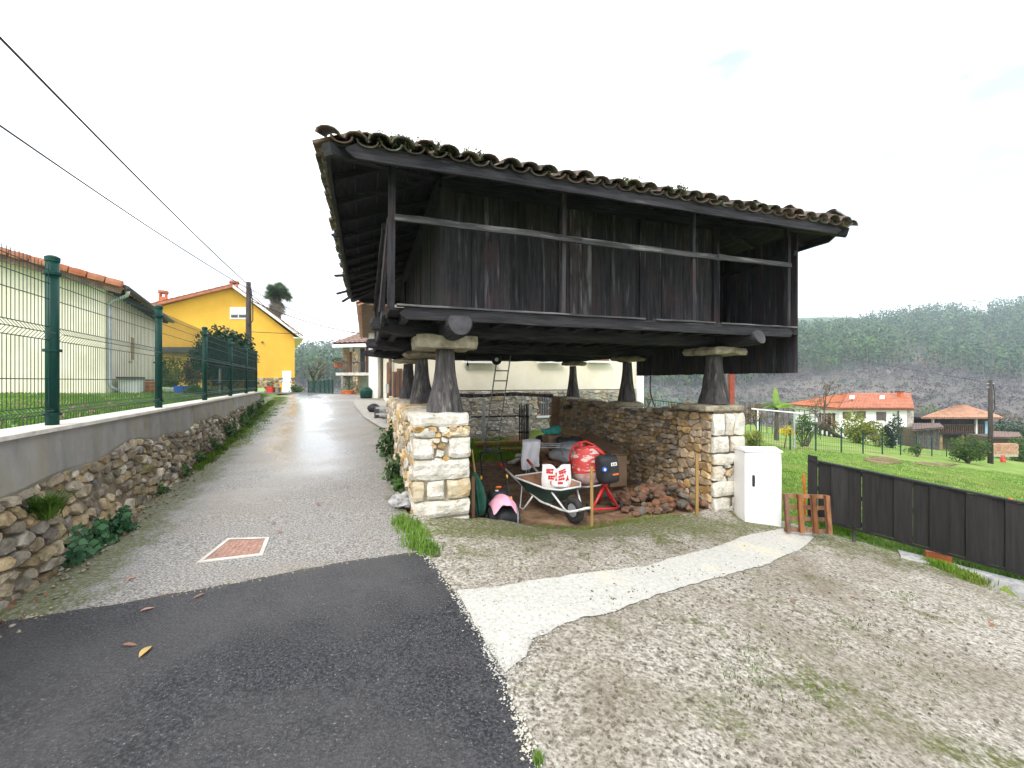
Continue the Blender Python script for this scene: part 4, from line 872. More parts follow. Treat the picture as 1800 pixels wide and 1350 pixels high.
for k in range(14):
    g = -ov+k*.37; mb = MB(); mb.rbox(CB(-.46, g+.2, rz_(g+.2)+.05), (.40, .24, .2), Matrix((cg, cd_, Vector((0, 0, 1)))).transposed()@Matrix.Rotation(-math.atan(tz)+.04, 3, 'Y'), (2, 2, 2), .006, 6, k, 5); mb.build('verge_tile', M['roof_o'], rf)
mb = MB(); mb.bar(CB(-.43, -ov+.05, rz_(-ov)-.14), CB(-.43, Wh/2, rz_(Wh/2)-.14), .05, .15); mb.build('barge_board', M['soffit'], rf)
mb = MB(); mb.bar(CB(-.2, -ov+.1, rz_(-ov+.1)-.12), CB(-.2, Wh/2, rz_(Wh/2)-.12), .42, .03); mb.build('verge_soffit', M['soffit'], rf)
for k in range(15):
    a = -.2+k*.54; mb = MB(); mb.bar(CB(a, -ov+.06, rz_(-ov+.06)-.14), CB(a, .05, rz_(.05)-.14), .09, .11); mb.build('rafter', M['dark_soffit'], rf)
mb = MB(); mb.bar(CB(-.36, -.22, rz_(-.22)-.075), CB(Lh+.3, -.22, rz_(-.22)-.075), .5, .02); mb.build('soffit_boards', M['dark_soffit'], rf)
MB().tube([CB(-.45, -ov-.06, rz_(-ov)-.03), CB(Lh+.42, -ov-.06, rz_(-ov)-.03)], .075, 10).build('gutter', M['gutter'], rf, True)
MB().tube([CB(-.3, -ov-.06, 4.25), CB(-.22, -ov-.02, 4.12), CB(.02, -.2, 3.98), CB(.1, -.075, 3.9), CB(.1, -.075, 3.7), CB(.1, -.075, 1.5), CB(.1, -.12, 1.4), CB(.16, -.28, 1.32)], .05, 10).build('downpipe', M['zinc'], ch_, True)
wn = CB(3.0, 0, 2.75)
fr = MB(); fr.box(CB(3.0, -.01, 2.75), (.62, .08, .9), Matrix((cd_, cg, Vector((0, 0, 1)))).transposed()); fr = fr.build('window', M['cream_side'], ch_)
mb = MB(); mb.box(CB(3.0, -.045, 2.75), (.5, .03, .78), Matrix((cd_, cg, Vector((0, 0, 1)))).transposed()); mb.build('pane', M['glass'], fr)
RB = Matrix((cd_, cg, Vector((0, 0, 1)))).transposed()
def simple(name, label, cat, mat, fn, group=None):
    mb = MB(); fn(mb); o = mb.build(name, mat); tag(o, label, cat, group); return o
t = thing('garden_sink', 'white stone sink unit with dark top against the cream bungalow wall', 'sink', tuple(CB(1.2, -.35, 1.2)))
MB().box(CB(1.2, -.35, 1.42), (.8, .45, .5), RB).build('basin', M['white'], t); MB().box(CB(1.15, -.36, 1.705), (1.0, .52, .06), RB).build('top', M['gutter'], t); MB().box(CB(1.78, -.37, 1.45), (.28, .4, .44), RB).build('leg', M['zinc'], t)
t = thing('brick_barbecue', 'small orange brick barbecue on the lawn by the cream wall', 'barbecue', tuple(CB(2.4, -.5, 1.2)))
for k in range(3):
    for j in range(4): MB().box(CB(2.15+j*.25+(k % 2)*.05, -.5, 1.27+k*.13), (.23, .3, .115), RB).build('brick', M['brick'], t)
MB().box(CB(2.5, -.5, 1.63), (.6, .34, .04), RB).build('top', M['soffit'], t)
# yellow house at the end of the lane
ye, yb = Vector((.866, .5, 0)).normalized(), Vector((-.5, .866, 0)).normalized(); yP = px(505, 690, 39)
def YP(x, y, off=0): return on_plane(x, y, yP-yb*off, yb)
yh = thing('yellow_house', 'bright yellow gabled house with white door and stone plinth', 'house', (yP.x, yP.y, .4))
wl = [(258, 692), (518, 692), (518, 592), (408, 506), (258, 545)]
mb = MB(); V = [YP(*p) for p in wl]; V[0].z = V[1].z = .2; V += [v+yb*13 for v in V]; m = 5
mb.add(V, [(0, 1, 2, 3, 4), (9, 8, 7, 6, 5)]+[(i, m+i, m+(i+1) % m, (i+1) % m) for i in range(m)]); mb.build('wall', M['yellow'], yh)
A_, Bp, Cp = YP(409, 500, .5), YP(533, 592, .5), YP(250, 538, .5)
yr = corr(Bp+Vector((0, 0, .05)), Bp+yb*14+Vector((0, 0, .05)), A_+Vector((0, 0, .05)), A_+yb*14+Vector((0, 0, .05)), pitch=.4, amp=.05, rows=14).build('roof', M['roof_o'], yh)
corr(Cp+Vector((0, 0, .05)), Cp+yb*14+Vector((0, 0, .05)), A_+Vector((0, 0, .05)), A_+yb*14+Vector((0, 0, .05)), pitch=.4, amp=.05, rows=14).build('roof', M['roof_o'], yh)
for a, b, mt in ((A_, Bp, 'white'), (A_, Cp, 'roof_o')):
    mb = MB(); mb.bar(a-Vector((0, 0, .16)), b-Vector((0, 0, .16)), .5, .2, up=(0, 0, 1)); mb.build('verge', M[mt], yr)
mb = MB(); mb.bar(Bp-Vector((0, 0, .12))-ye*.35, Bp+yb*14-Vector((0, 0, .12))-ye*.35, .9, .1); mb.build('soffit', M['white'], yr)
for (x0, x1, y0, y1, off) in ((402, 422, 499, 520, -1.5), (277, 297, 516, 545, -2)):
    p0, p1 = YP(x0, y1, off), YP(x1, y0, off); c = (p0+p1)/2; w_ = (p1-p0).dot(ye)*.7; h_ = p1.z-p0.z
    RY_ = Matrix((ye, yb, Vector((0, 0, 1)))).transposed(); c2 = MB().box(c-Vector((0, 0, h_*.2)), (w_, .7, h_*.9), RY_).build('chimney', M['brick'], yr)
    for j in (-1, 1): MB().box(c+ye*j*w_*.36+Vector((0, 0, h_*.36)), (w_*.2, .7, h_*.25), RY_).build('pier', M['brick'], yr)
    MB().rbox(c+Vector((0, 0, h_*.55)), (w_*1.5, 1.1, h_*.16), RY_, (4, 3, 1), .05, 4, 3).build('chimney_cap', M['roof_o'], yr)
MB().tube([YP(288, 516, -2), YP(288, 494, -2)], .03, 5).build('antenna', M['zinc'], yr)
def yrect(name, x0, y0, x1, y1, mat, off=.04, th=.06, parent=None):
    p = [YP(x0, y1, off), YP(x1, y1, off), YP(x1, y0, off), YP(x0, y0, off)]; mb = MB(); V = p+[q+yb*th for q in p]
    mb.add(V, [(0, 1, 2, 3), (7, 6, 5, 4), (0, 4, 5, 1), (1, 5, 6, 2), (2, 6, 7, 3), (3, 7, 4, 0)]); return mb.build(name, M[mat], parent or yh)
d_ = yrect('door', 496, 652, 512, 691, 'white', .06); yrect('door_handle', 509.5, 670, 510.8, 673, 'gutter', .1, parent=d_)
w_ = yrect('window', 404, 540, 434, 561, 'white', .05); yrect('shutter', 406, 541.5, 432, 552, 'cab', .09, parent=w_); yrect('pane', 406, 553.5, 418, 558, 'glass', .09, parent=w_); yrect('pane', 420, 553.5, 432, 558, 'glass', .09, parent=w_)
yrect('wall_lamp', 459.5, 600, 463, 602.5, 'gutter', .2, .2); yrect('balcony', 262, 610, 346, 619, 'gutter', 1.3, 1.3)
for x in (262, 345): yrect('balcony_post', x, 619, x+3, 690, 'gutter', 1.2, .12)
wp0, wp1 = YP(440, 692, .03), YP(518, 692, .03); Wd = (wp1-wp0).length
stones(yh, lambda a, b: wp0+ye*a+Vector((0, 0, b)), -yb, Wd, 1.45, 60, 1.1, 77, [M['rubble_house'], M['rock_grey'], M['render_grey']], proud=.03, gap=.03, keep=lambda a, b: not (wp0.x+ye.x*a > YP(495, 680).x and wp0.x+ye.x*a < YP(513, 680).x))
for (x, y, wd, lab) in ((475, 683, 9, 'bright red planter box standing by the yellow house plinth'),):
    c = px(x, y, 37.5); t = thing('planter', lab, 'planter', (c.x, c.y, g1(c.x, c.y))); MB().box(c+Vector((0, 0, -.1)), (.5, .35, .55)).build('box', M['red'], t)
    V, F = leaf_faces(blob_points(160, c+Vector((0, 0, .35)), (.28, .25, .3)), .12); qmesh('foliage', V, F, M['shrub'], t)
c = px(486, 683, 37.8); t = thing('stone_bench', 'small brown bench beside the red planter', 'bench', (c.x, c.y, g1(c.x, c.y))); MB().box(c+Vector((0, 0, .05)), (.7, .35, .1)).build('seat', M['soffit'], t); [MB().box(c+Vector((q, 0, -.2)), (.12, .3, .4)).build('leg', M['soffit'], t) for q in (-.25, .25)]
# stone-based cream house behind the granary
bh = thing('cottage', 'cream cottage with rubble stone lower wall behind the granary', 'house', tuple(H(4.4, 10.5, -.5)))
def hb(name, s0, s1, v0, v1, z0, z1, mat, parent=None): mb = MB(); hbox(mb, s0, s1, v0, v1, z0, z1); return mb.build(name, M[mat], parent or bh)
hb('wall', -.15, 8.85, 8.5, 18, -.8, 4.0, 'cream_side')
hb('gable_trim', -.152, 8.86, 8.46, 8.499, 1.27, 1.30, 'gutter')
hb('stone_backing', 1.2, 8.84, 8.44, 8.498, -.8, 1.27, 'mortar_pale')
stones(bh, lambda a, b: H(1.2+a, 8.44, -.62+b), -Vv, 7.64, 1.88, 520, 2.3, 51, [M['rubble_house']]*3+[M['rubble_pale']], proud=.045, gap=.014)
ev = 3.92
Cr = lambda s, v, z: H(s, v, z)
rs0, rs1, rm = -1.2, 9.9, 4.35; rise = (rm-rs0)*.47
br = corr(Cr(rs0, 8.05, ev), Cr(rs0, 18.4, ev), Cr(rm, 8.05, ev+rise), Cr(rm, 18.4, ev+rise), pitch=.23, rows=14).build('roof', M['roof_p'], bh)
corr(Cr(rs1, 8.05, ev), Cr(rs1, 18.4, ev), Cr(rm, 8.05, ev+rise), Cr(rm, 18.4, ev+rise), pitch=.23, rows=14).build('roof', M['roof_p'], bh)
mb = MB(); mb.add([H(-.15, 8.5, 3.99), H(8.85, 8.5, 3.99), H(rm, 8.5, 3.99+4.5*.47), H(-.15, 8.8, 3.99), H(8.85, 8.8, 3.99), H(rm, 8.8, 3.99+4.5*.47)], [(0, 1, 2), (5, 4, 3), (0, 2, 5, 3), (1, 4, 5, 2)]); mb.build('gable', M['cream_side'], bh)
hb('eave_soffit', rs0+.05, -.16, 8.1, 18.3, ev-.03, ev+.02, 'soffit', br)
MB().tube([H(-.22, 8.45, 3.9), H(-.22, 8.45, .0)], .05, 8).build('downpipe', M['soffit'], bh, True)
def hwin(s, z0, z1, w_, bars=0, mat='frame_wood'):
    f = hb('window', s-w_/2, s+w_/2, 8.40, 8.497, z0, z1, mat); hb('pane', s-w_/2+.06, s+w_/2-.06, 8.385, 8.395, z0+.06, z1-.06, 'glass', f)
    for k in range(bars):
        q = s-w_/2+w_*(k+1)/(bars+1); MB().tube([H(q, 8.36, z0), H(q, 8.36, z1)], .011, 6).build('bar', M['steel_lad'], f)
    hb('sill', s-w_/2-.08, s+w_/2+.08, 8.3, 8.42, z0-.07, z0-.003, 'white', f)
def hs(x): # position along the cottage front seen at a photo column
    p = on_plane(x, 700, H(0, 8.5, 0), Vv); return Hinv(p.x, p.y)[0]
def hz(x, y): return on_plane(x, y, H(0, 8.45, 0), Vv).z
hwin(hs(958.5), hz(958, 730), hz(958, 692), hs(973)-hs(944), 6)
hwin(hs(842), hz(842, 635), 3.3, hs(868)-hs(817)); hwin(hs(963), hz(963, 635), 3.3, hs(981)-hs(945)); hwin(hs(694), .75, 1.9, .16); hwin(hs(702), .75, 2.0, .16); hwin(hs(1050), 2.35, 3.3, .9)
hb('corner_pillar', 8.87, 9.15, 8.35, 8.7, -.8, 3.9, 'whitewash')
hb('door', -.19, -.153, 10.6, 11.6, .25, 2.3, 'frame_wood'); hb('wall_box', -.3, -.153, 9.4, 9.8, 1.2, 1.5, 'zinc'); hb('flower_shelf', -.34, -.153, 9.2, 10.0, .95, 1.0, 'white')
# house with the stone-pillared balcony farther along the lane
Y0 = 27.0; ph = thing('balcony_house', 'white house with rubble stone pillars and a covered balcony', 'house', tuple(V3(px(630, 700, Y0), .6)))
def pb(name, x0, x1, y0, y1, Ya, Yb, mat, parent=None):
    a, b = px(x0, y1, Ya), px(x1, y0, Ya); mb = MB(); mb.box(((a.x+b.x)/2, (Ya+Yb)/2, (a.z+b.z)/2), (b.x-a.x, Yb-Ya, b.z-a.z)); return mb.build(name, M[mat], parent or ph)
pb('wall', 612, 668, 600, 702, 28.2, 33, 'whitewash'); pb('wall', 648, 664, 585, 735, 20, 27.8, 'whitewash')
pb('balcony_slab', 590, 660, 655, 660, 25.4, 28.2, 'coping'); pb('ground_wall', 600, 618, 661, 702, 27.5, 28.15, 'rubble_house')
for x0, x1 in ((619.5, 629.5),):
    pil = pb('pillar', x0+.5, x1-.5, 602, 704, 25.5, 25.9, 'mortar_pale'); a, b = px(x0, 704, 25.5), px(x1, 602, 25.5)
    stones(ph, lambda u, v: Vector((a.x+u, 25.5, a.z+v)), Vector((0, -1, 0)), b.x-a.x, b.z-a.z, 30, 1.2, 15, [M['rubble_house'], M['quoin_o'], M['rock_grey']], proud=.04, gap=.02)
pb('pillar', 603, 610, 608, 656, 26.4, 26.8, 'rubble'); pb('pillar', 602, 612, 660, 702, 26.4, 26.8, 'rubble_house'); pb('pillar', 643, 649, 602, 655, 26.4, 26.8, 'frame_wood'); pb('door', 631, 642, 672, 702, 28.1, 28.18, 'white'); pb('door', 614, 618, 618, 654, 28.1, 28.18, 'frame_wood'); pb('window', 633, 641, 612, 654, 28.1, 28.18, 'glass')
mb = MB()
for k in range(26): x = 590+k*2.6; mb.tube([px(x, 655, 25.45), px(x, 637, 25.45)], .014, 4)
mb.tube([px(590, 637, 25.45), px(658, 637, 25.45)], .025, 5); o = mb.build('railing', M['gutter'], ph); o['kind'] = 'stuff'
e0, e1, e2, e3 = px(584, 604.5, 25), px(668, 602, 25), px(668, 599, 31), px(596, 606, 31); top = px(640, 583, 28.5); top2 = px(672, 581, 28.5)
prf = corr(e0, e1, top, top2, pitch=.3, rows=7).build('roof', M['roof_b'], ph); corr(e3, e0, top, top+Vector((.1, 0, 0)), pitch=.3, rows=7).build('roof', M['roof_b'], ph)
mb = MB(); mb.add([e0-Vector((0, 0, .22)), e1-Vector((0, 0, .22)), e2-Vector((0, 0, .22)), e3-Vector((0, 0, .22)), e0-Vector((0, 0, .03)), e1-Vector((0, 0, .03)), e2-Vector((0, 0, .03)), e3-Vector((0, 0, .03))], [(3, 2, 1, 0), (0, 1, 5, 4), (1, 2, 6, 5), (2, 3, 7, 6), (3, 0, 4, 7)]); mb.build('eave', M['white'], prf)
def pot(x, y, Y, r, h, lab, leafm='shrub', grp=None, fl=None):
    c = px(x, y, Y); t = thing('flower_pot', lab, 'flower pot', tuple(c), grp)
    MB().lathe([(r*.7, 0), (r, h), (r*1.1, h), (r*1.1, h*1.12)], c, 12).build('pot', M['brick'], t)
    V, F = leaf_faces(blob_points(120, c+Vector((0, 0, h*1.7)), (r*1.3, r*1.3, h*.8)), r*.35); qmesh('foliage', V, F, M[leafm], t); return t
pot(606, 699, 25.2, .22, .35, 'clay pot of greenery left of the stone balcony pillar'); pot(614, 699, 25.0, .28, .4, 'large clay pot against the balcony pillar'); pot(634, 701, 25.0, .2, .3, 'clay pot right of the stone balcony pillar')
pot(595, 646, 25.8, .3, .25, 'leafy pot hanging at the balcony corner', 'camellia')
t = thing('green_bin', 'dark green rounded bin standing on the paving by the houses', 'bin', tuple(px(644, 706, 20))); MB().lathe([(.25, 0), (.3, .5), (.28, .55), (.15, .68)], px(644, 706, 20), 14).build('body', M['green_paint'], t, True); MB().tube([px(640, 696, 19.7), px(648, 696, 19.7)], .02, 6).build('handle', M['black'], t)
t = thing('kettle_barbecue', 'black kettle barbecue on legs on the pale paving', 'barbecue', tuple(px(657, 728, 14.5)))
c = px(657, 718, 14.5); MB().lathe([(.02, -.14), (.16, -.1), (.22, 0), (.2, .08), (.1, .15), (.02, .17)], c, 14).build('bowl', M['black'], t, True)
for a in (0, 2.1, 4.2): MB().tube([c+Vector((math.cos(a)*.1, math.sin(a)*.1, -.08)), c+Vector((math.cos(a)*.22, math.sin(a)*.22, -.42))], .012, 5).build('leg', M['zinc'], t)
t = thing('crate_stand', 'grey metal crate by the corner of the pier wall', 'crate', tuple(V3(px(673, 738, 13.2), g1(*px(673, 738, 13.2)[:2]))))
c = px(673, 727, 13.2)
for q in (-.18, 0, .18): MB().box(c+Vector((0, 0, q)), (.42, .35, .05)).build('slat', M['zinc'], t)
for q in (-.19, .19): MB().box(c+Vector((q, 0, 0)), (.04, .36, .45)).build('side', M['gutter'], t)
# far white house and far granary on the right
Yf = 45.0; fh = thing('white_house', 'distant white house with bright orange roof and two skylights', 'house', tuple(px(1535, 782, Yf)))
def fb(name, x0, x1, y0, y1, Ya, Yb, mat, parent): a, b = px(x0, y1, Ya), px(x1, y0, Ya); return MB().box(((a.x+b.x)/2, (Ya+Yb)/2, (a.z+b.z)/2), (b.x-a.x, Yb-Ya, b.z-a.z)).build(name, M[mat], parent)
fb('wall', 1476, 1594, 718, 792, Yf, Yf+7, 'whitewash', fh); fb('side_wall', 1594, 1606, 722, 790, Yf+.2, Yf+6, 'rubble_house', fh)
e0, e1, r0, r1 = px(1474, 718, Yf-.6), px(1607, 718, Yf-.6), px(1490, 691.5, Yf+3.5), px(1600, 691.5, Yf+3.5); dz = Vector((0, 0, 0))
frf = corr(e0, e1, r0, r1, pitch=.35, amp=.06, rows=10).build('roof', M['roof_o'], fh); corr(e0+Vector((-.3, 8.2, 0)), e0, r0, r0+Vector((.05, 0, 0)), pitch=.35, rows=10).build('roof', M['roof_o'], fh); corr(e1+Vector((0, 8.2, 0)), e0+Vector((-.3, 8.2, 0)), r1, r0, pitch=.35, rows=4).build('roof', M['roof_o'], fh)
fb('fascia', 1449, 1606, 717.5, 721, Yf-.5, Yf-.42, 'frame_wood', frf)
for x in (1492.5, 1545.5): a = px(x, 703, Yf+1.6); b = px(x+8, 697.3, Yf+2.6); d = px(x+8, 703, Yf+1.6); c = px(x, 697.3, Yf+2.6); u_ = Vector((0, -.12, .16)); MB().add([a+u_, d+u_, b+u_, c+u_, a, d, b, c], [(0, 1, 2, 3), (0, 4, 5, 1), (1, 5, 6, 2), (2, 6, 7, 3), (3, 7, 4, 0)]).build('skylight', M['cab'], frf)
fb('chimney', 1584, 1589, 688, 706, Yf+2, Yf+2.5, 'brick', frf); fb('chimney_cap', 1583, 1590, 687, 689, Yf+1.9, Yf+2.6, 'gutter', frf)
for x0, x1, y0, y1 in ((1482, 1494, 724, 736), (1506, 1522, 723, 735), (1541, 1558, 724, 739), (1532, 1543, 754, 772)):
    f = fb('window', x0, x1, y0, y1, Yf-.06, Yf-.004, 'frame_wood', fh); fb('pane', x0+1.5, (x0+x1)/2-.7, y0+1.5, y1-1.5, Yf-.09, Yf-.07, 'glass', f); fb('pane', (x0+x1)/2+.7, x1-1.5, y0+1.5, y1-1.5, Yf-.09, Yf-.07, 'glass', f)
fb('drainpipe', 1579.3, 1580.5, 722, 790, Yf-.15, Yf-.05, 'gutter', fh)
stp = thing('timber_stair', 'dark timber stair and landing leading up to the white house', 'stair', tuple(px(1462, 772, 43)))
for k in range(9): x = 1448+k*4; fb('tread', x, x+5, 748+k*2.6, 749.5+k*2.6, 42.6, 43.6, 'dark_soffit', stp)
for q in (42.6, 43.5): MB().bar(px(1446, 748, q), px(1486, 774, q), .08, .25).build('stringer', M['dark_soffit'], stp); MB().bar(px(1446, 733, q), px(1484, 760, q), .07, .09).build('handrail', M['dark_soffit'], stp)
fb('landing', 1440, 1470, 746, 749, 42.6, 45, 'dark_soffit', stp)
for x in (1442, 1450, 1458, 1466): fb('post', x, x+2, 726, 775, 42.7, 42.9, 'dark_soffit', stp)
fb('handrail', 1440, 1470, 727, 729, 42.65, 42.95, 'dark_soffit', stp)
for k in range(9): fb('baluster', 1443+k*3, 1444+k*3, 729, 746, 42.7, 42.8, 'frame_wood', stp)
Yg = 47.0; g2 = thing('small_granary', 'distant wooden granary with hipped tile roof and balustrade', 'granary', tuple(px(1690, 800, Yg)))
e = [px(1619, 735, Yg-1), px(1762, 735, Yg-1), px(1755, 731, Yg+6), px(1628, 731, Yg+6)]; r0, r1 = px(1683, 712.5, Yg+2.5), px(1697, 712.5, Yg+2.5)
gr = corr(e[0], e[1], r0, r1, pitch=.3, amp=.06, rows=9).build('roof', M['roof_p'], g2); corr(e[3], e[0], r0, r0+Vector((.05, 0, 0)), pitch=.3, rows=8).build('roof', M['roof_p'], g2); corr(e[1], e[2], r1, r1+Vector((.05, 0, 0)), pitch=.3, rows=8).build('roof', M['roof_p'], g2); corr(e[2], e[3], r1, r0, pitch=.3, rows=5).build('roof', M['roof_p'], g2)
fb('eave', 1621, 1760, 734, 737, Yg-.9, Yg+5.5, 'dark_soffit', gr)
fb('chamber', 1644, 1738, 736, 762, Yg+.9, Yg+4.6, 'wood_v', g2); fb('gallery_floor', 1634, 1748, 760, 764, Yg, Yg+5, 'dark_soffit', g2); fb('rail', 1634, 1748, 746, 747.6, Yg, Yg+.08, 'soffit', g2)
for k in range(30): fb('baluster', 1636+k*3.8, 1637.1+k*3.8, 747, 760, Yg, Yg+.08, 'soffit', g2)
for x in (1640, 1716): fb('post', x, x+2.2, 735, 782, Yg-.1, Yg+.1, 'whitewash', g2)
fb('blue_shutter', 1732, 1738.5, 740, 764, Yg-.08, Yg-.02, 'blue', g2); fb('lower_wall', 1640, 1745, 764, 805, Yg+1, Yg+4.5, 'mortar_dark', g2)
for x in (1652, 1690, 1728): fb('stone_leg', x, x+5, 764, 805, Yg+.3, Yg+.6, 'rubble', g2)
sh = thing('lean_to_shed', 'low dark shed with sloping tiled lid below the far granary', 'shed', tuple(px(1760, 800, 44)))
corr(px(1742, 769, 42), px(1798, 770, 42), px(1742, 758, 45), px(1790, 760, 45), pitch=.3, rows=5).build('roof', M['roof_b'], sh); fb('wall', 1745, 1792, 768, 800, 42.5, 45, 'mortar_dark', sh)
sh = thing('timber_shed', 'small grey plank shed with a dark roof beside the far granary', 'shed', tuple(px(1640, 800, 43)))
for k in range(8): fb('board', 1610+k*5, 1614.6+k*5, 752, 792, 43, 43.06, 'wood_grey', sh)
fb('side', 1609, 1651, 754, 792, 43.1, 45, 'mortar_dark', sh); corr(px(1603, 756, 42.4), px(1660, 752, 42.4), px(1606, 744, 45.4), px(1652, 744, 45.4), pitch=.3, rows=4).build('roof', M['roof_b'], sh)
bwal = thing('low_brick_wall', 'low pale brick wall beside the hedge near the power pole', 'wall', tuple(px(1768, 798, 33)))
for r in range(4):
    for k in range(7): fb('brick', 1747+k*6.0+(r % 2)*2.5, 1752.6+k*6.0+(r % 2)*2.5, 780+r*4.4, 784+r*4.4, 33, 33.3, 'roof_p', bwal)
fb('core', 1747, 1790, 781, 803, 33.03, 33.28, 'mortar_pale', bwal)
# power poles and lines
def pole(x, ytop, Y, r, lab, zb=None):
    p = px(x, ytop, Y); zb = g1(p.x, p.y)-.3 if zb is None else zb; t = thing('power_pole', lab, 'pole', (p.x, p.y, zb))
    MB().tube([(p.x, p.y, zb), (p.x, p.y, p.z)], [r*1.25, r*.85], 10).build('shaft', M['pole_wood'], t, True)
    for dz in (.25, .5): MB().bar((p.x-.25, p.y, p.z-dz), (p.x+.25, p.y, p.z-dz), .05, .05).build('bracket', M['zinc'], t)
    MB().tube([(p.x+r+.02, p.y-.05, p.z-.3), (p.x+r+.12, p.y-.05, p.z-1.2), (p.x+r+.12, p.y-.05, p.z-2.0), (p.x+r*.5, p.y-.12, p.z-2.3)], .025, 6).build('cable_loop', M['cable'], t)
    return p
pA = pole(437, 496, 22, .13, 'dark wooden power pole in front of the yellow house', 1.0)
pB = pole(1741, 668, 30, .125, 'dark wooden power pole rising beside the hedge near the far granary')
def cable(name, pts, lab, r): mb = MB(); mb.tube(pts, r, 5); tag(mb.build(name, M['cable']), lab, 'cable')
f0 = px(0, 45, 5.84); dd = (f0-pA); cable('power_cable', tube_curve(pA-Vector((0, 0, .15)), pA+dd*1.6+Vector((0, 0, .2)), .25, 24), 'thick black overhead cable running to the top of the pole by the yellow house', .02)
f1 = px(0, 232, 8.3); dd = f1-px(385, 507, 21); cable('power_cable', tube_curve(pA-Vector((0, 0, .35)), px(385, 507, 21)+dd*1.7, .3, 24), 'thin overhead wire slanting over the cream bungalow to the pole', .018)
cable('power_cable', tube_curve(pA-Vector((0, 0, .3)), px(648, 585, 25), .35), 'upper line from the pole to the roof of the balcony house', .02)
cable('power_cable', tube_curve(pA-Vector((0, 0, .9)), px(634, 586, 25), .25), 'lower line from the pole to the roof of the balcony house', .022)
cable('power_cable', tube_curve(px(440, 583, 22), px(640, 584, 25), .1), 'level wire crossing the yellow wall towards the balcony house', .016)
cable('power_cable', tube_curve(pA-Vector((0, 0, .5)), px(570, 618, 60), .3), 'wire slanting down past the yellow house into the valley', .024)
cable('power_cable', tube_curve(pB-Vector((0, 0, .2)), px(1200, 566, 60), .4), 'wire running from the pole by the hedge across the hillside', .012)
# ---------------------------------------------------------------- things in and around the yard
FZ0 = -.30
Z3 = Vector((0, 0, 1))
def frame(f):
    f = Vector((f[0], f[1], 0)).normalized(); r = Vector((f.y, -f.x, 0)); return f, r
# white meter cabinet
cab = thing('meter_cabinet', 'blank white utility cabinet standing against the right stone pier', 'cabinet', tuple(px(1343, 932, 6.05)))
cb = px(1343, 931, 6.05); cf, cr = frame((-.05, -1)); Rc = Matrix((Vector((1, -.06, 0)).normalized(), Vector((.06, 1, 0)).normalized(), Z3)).transposed()
bod = MB().rbox(cb+Vector((0, .17, .545)), (.52, .34, 1.13), Rc, (4, 3, 6), .0, 26).build('body', M['cab'], cab)
MB().hexa([cb+Rc@Vector(q) for q in ((-.262, -.005, 1.105), (.262, -.005, 1.105), (-.262, .345, 1.105), (.262, .345, 1.105), (-.258, .0, 1.12), (.258, .0, 1.12), (-.25, .18, 1.16), (.25, .18, 1.16))]).build('lid', M['cab'], cab)
MB().box(cb+Rc@Vector((.0, -.006, .52)), (.45, .012, .96), Rc).build('door', M['cab'], cab)
for z_, w_ in ((1.08, .46), (.79, .2), (.52, .16)): MB().box(cb+Rc@Vector((.06 if w_ < .4 else 0, -.0135, z_)), (w_, .004, .006), Rc).build('seam', M['zinc'], cab)
MB().rbox(cb+Rc@Vector((-.155, -.02, .70)), (.035, .03, .19), Rc, (2, 1, 4), 0, 5).build('handle', M['blue_badge'] if False else M['black'], cab)
# pallets standing on edge
def pallet_like(name, lab, base, ax, ay, Wd, Hh, nu, nv, mat, cat='pallet', thick=.022, bw=.075, dep=.1):
    t = thing(name, lab, cat, tuple(base)); ax, ay = Vector(ax).normalized(), Vector(ay).normalized(); nn = ax.cross(ay)
    for k in range(nv):
        z = Hh*(k+.5)/nv if nv > 1 else Hh/2; z = bw/2+(Hh-bw)*k/(nv-1)
        MB().bar(base+ay*z-nn*.0, base+ax*Wd+ay*z, thick, bw, up=ay).build('slat', mat, t)
    for k in range(nu):
        x = bw/2+(Wd-bw)*k/(nu-1); MB().bar(base+ax*x+nn*(dep*.5+.012), base+ax*x+ay*Hh+nn*(dep*.5+.012), bw*.9, dep, up=nn).build('bearer', mat, t)
        MB().bar(base+ax*x+nn*(dep+.026), base+ax*x+ay*Hh+nn*(dep+.026), bw, thick, up=nn).build('back_slat', mat, t)
    return t
b0 = px(1379, 934, 5.72); pallet_like('pallet', 'small brown slatted pallet propped beside the white cabinet', b0, (1, -.12, 0), (.0, .1, 1), .56, .5, 4, 4, M['plank'], bw=.05, dep=.035)
# black board gate / fence panel on the right
gA, gD = Vector((4.2, 6.0, 0)), Vector((1.6, -1.2, 0)).normalized(); gN = Vector((gD.y, -gD.x, 0)); gs = -.275/2.0; gb0 = -.30
gate = thing('board_gate', 'long black gate of overlapping vertical boards above the grass', 'gate', (4.2, 6.0, -.5))
def gp(a, h, o=0): return gA+gD*a+gN*o+Vector((0, 0, gb0+gs*a+h))
a = .0; k = 0
while a < 4.6:
    w_ = .155 if k else .09; o_ = .0 if k % 2 else .024; hb_ = .0; ht = .78 if k else .86
    o_ = o_-.02
    e_ = .0 if k % 2 else .012; V = [gp(a-e_, hb_, o_), gp(a+w_+e_, hb_, o_), gp(a-e_, hb_, o_+.012), gp(a+w_+e_, hb_, o_+.012), gp(a-e_, ht, o_), gp(a+w_+e_, ht, o_), gp(a-e_, ht, o_+.012), gp(a+w_+e_, ht, o_+.012)]
    if k % 2 == 0 and k: V = [v+Vector((0, 0, random.uniform(-.01, .01))) for v in V]
    MB().hexa(V).build('board', M['gate_board'], gate); a += w_+(.002 if k % 3 or k > 8 else .018); k += 1
for h in (.05, .40, .73): MB().bar(gp(.02, h, -.05), gp(4.6, h, -.05), .03, .06).build('rail', M['gate_board'], gate)
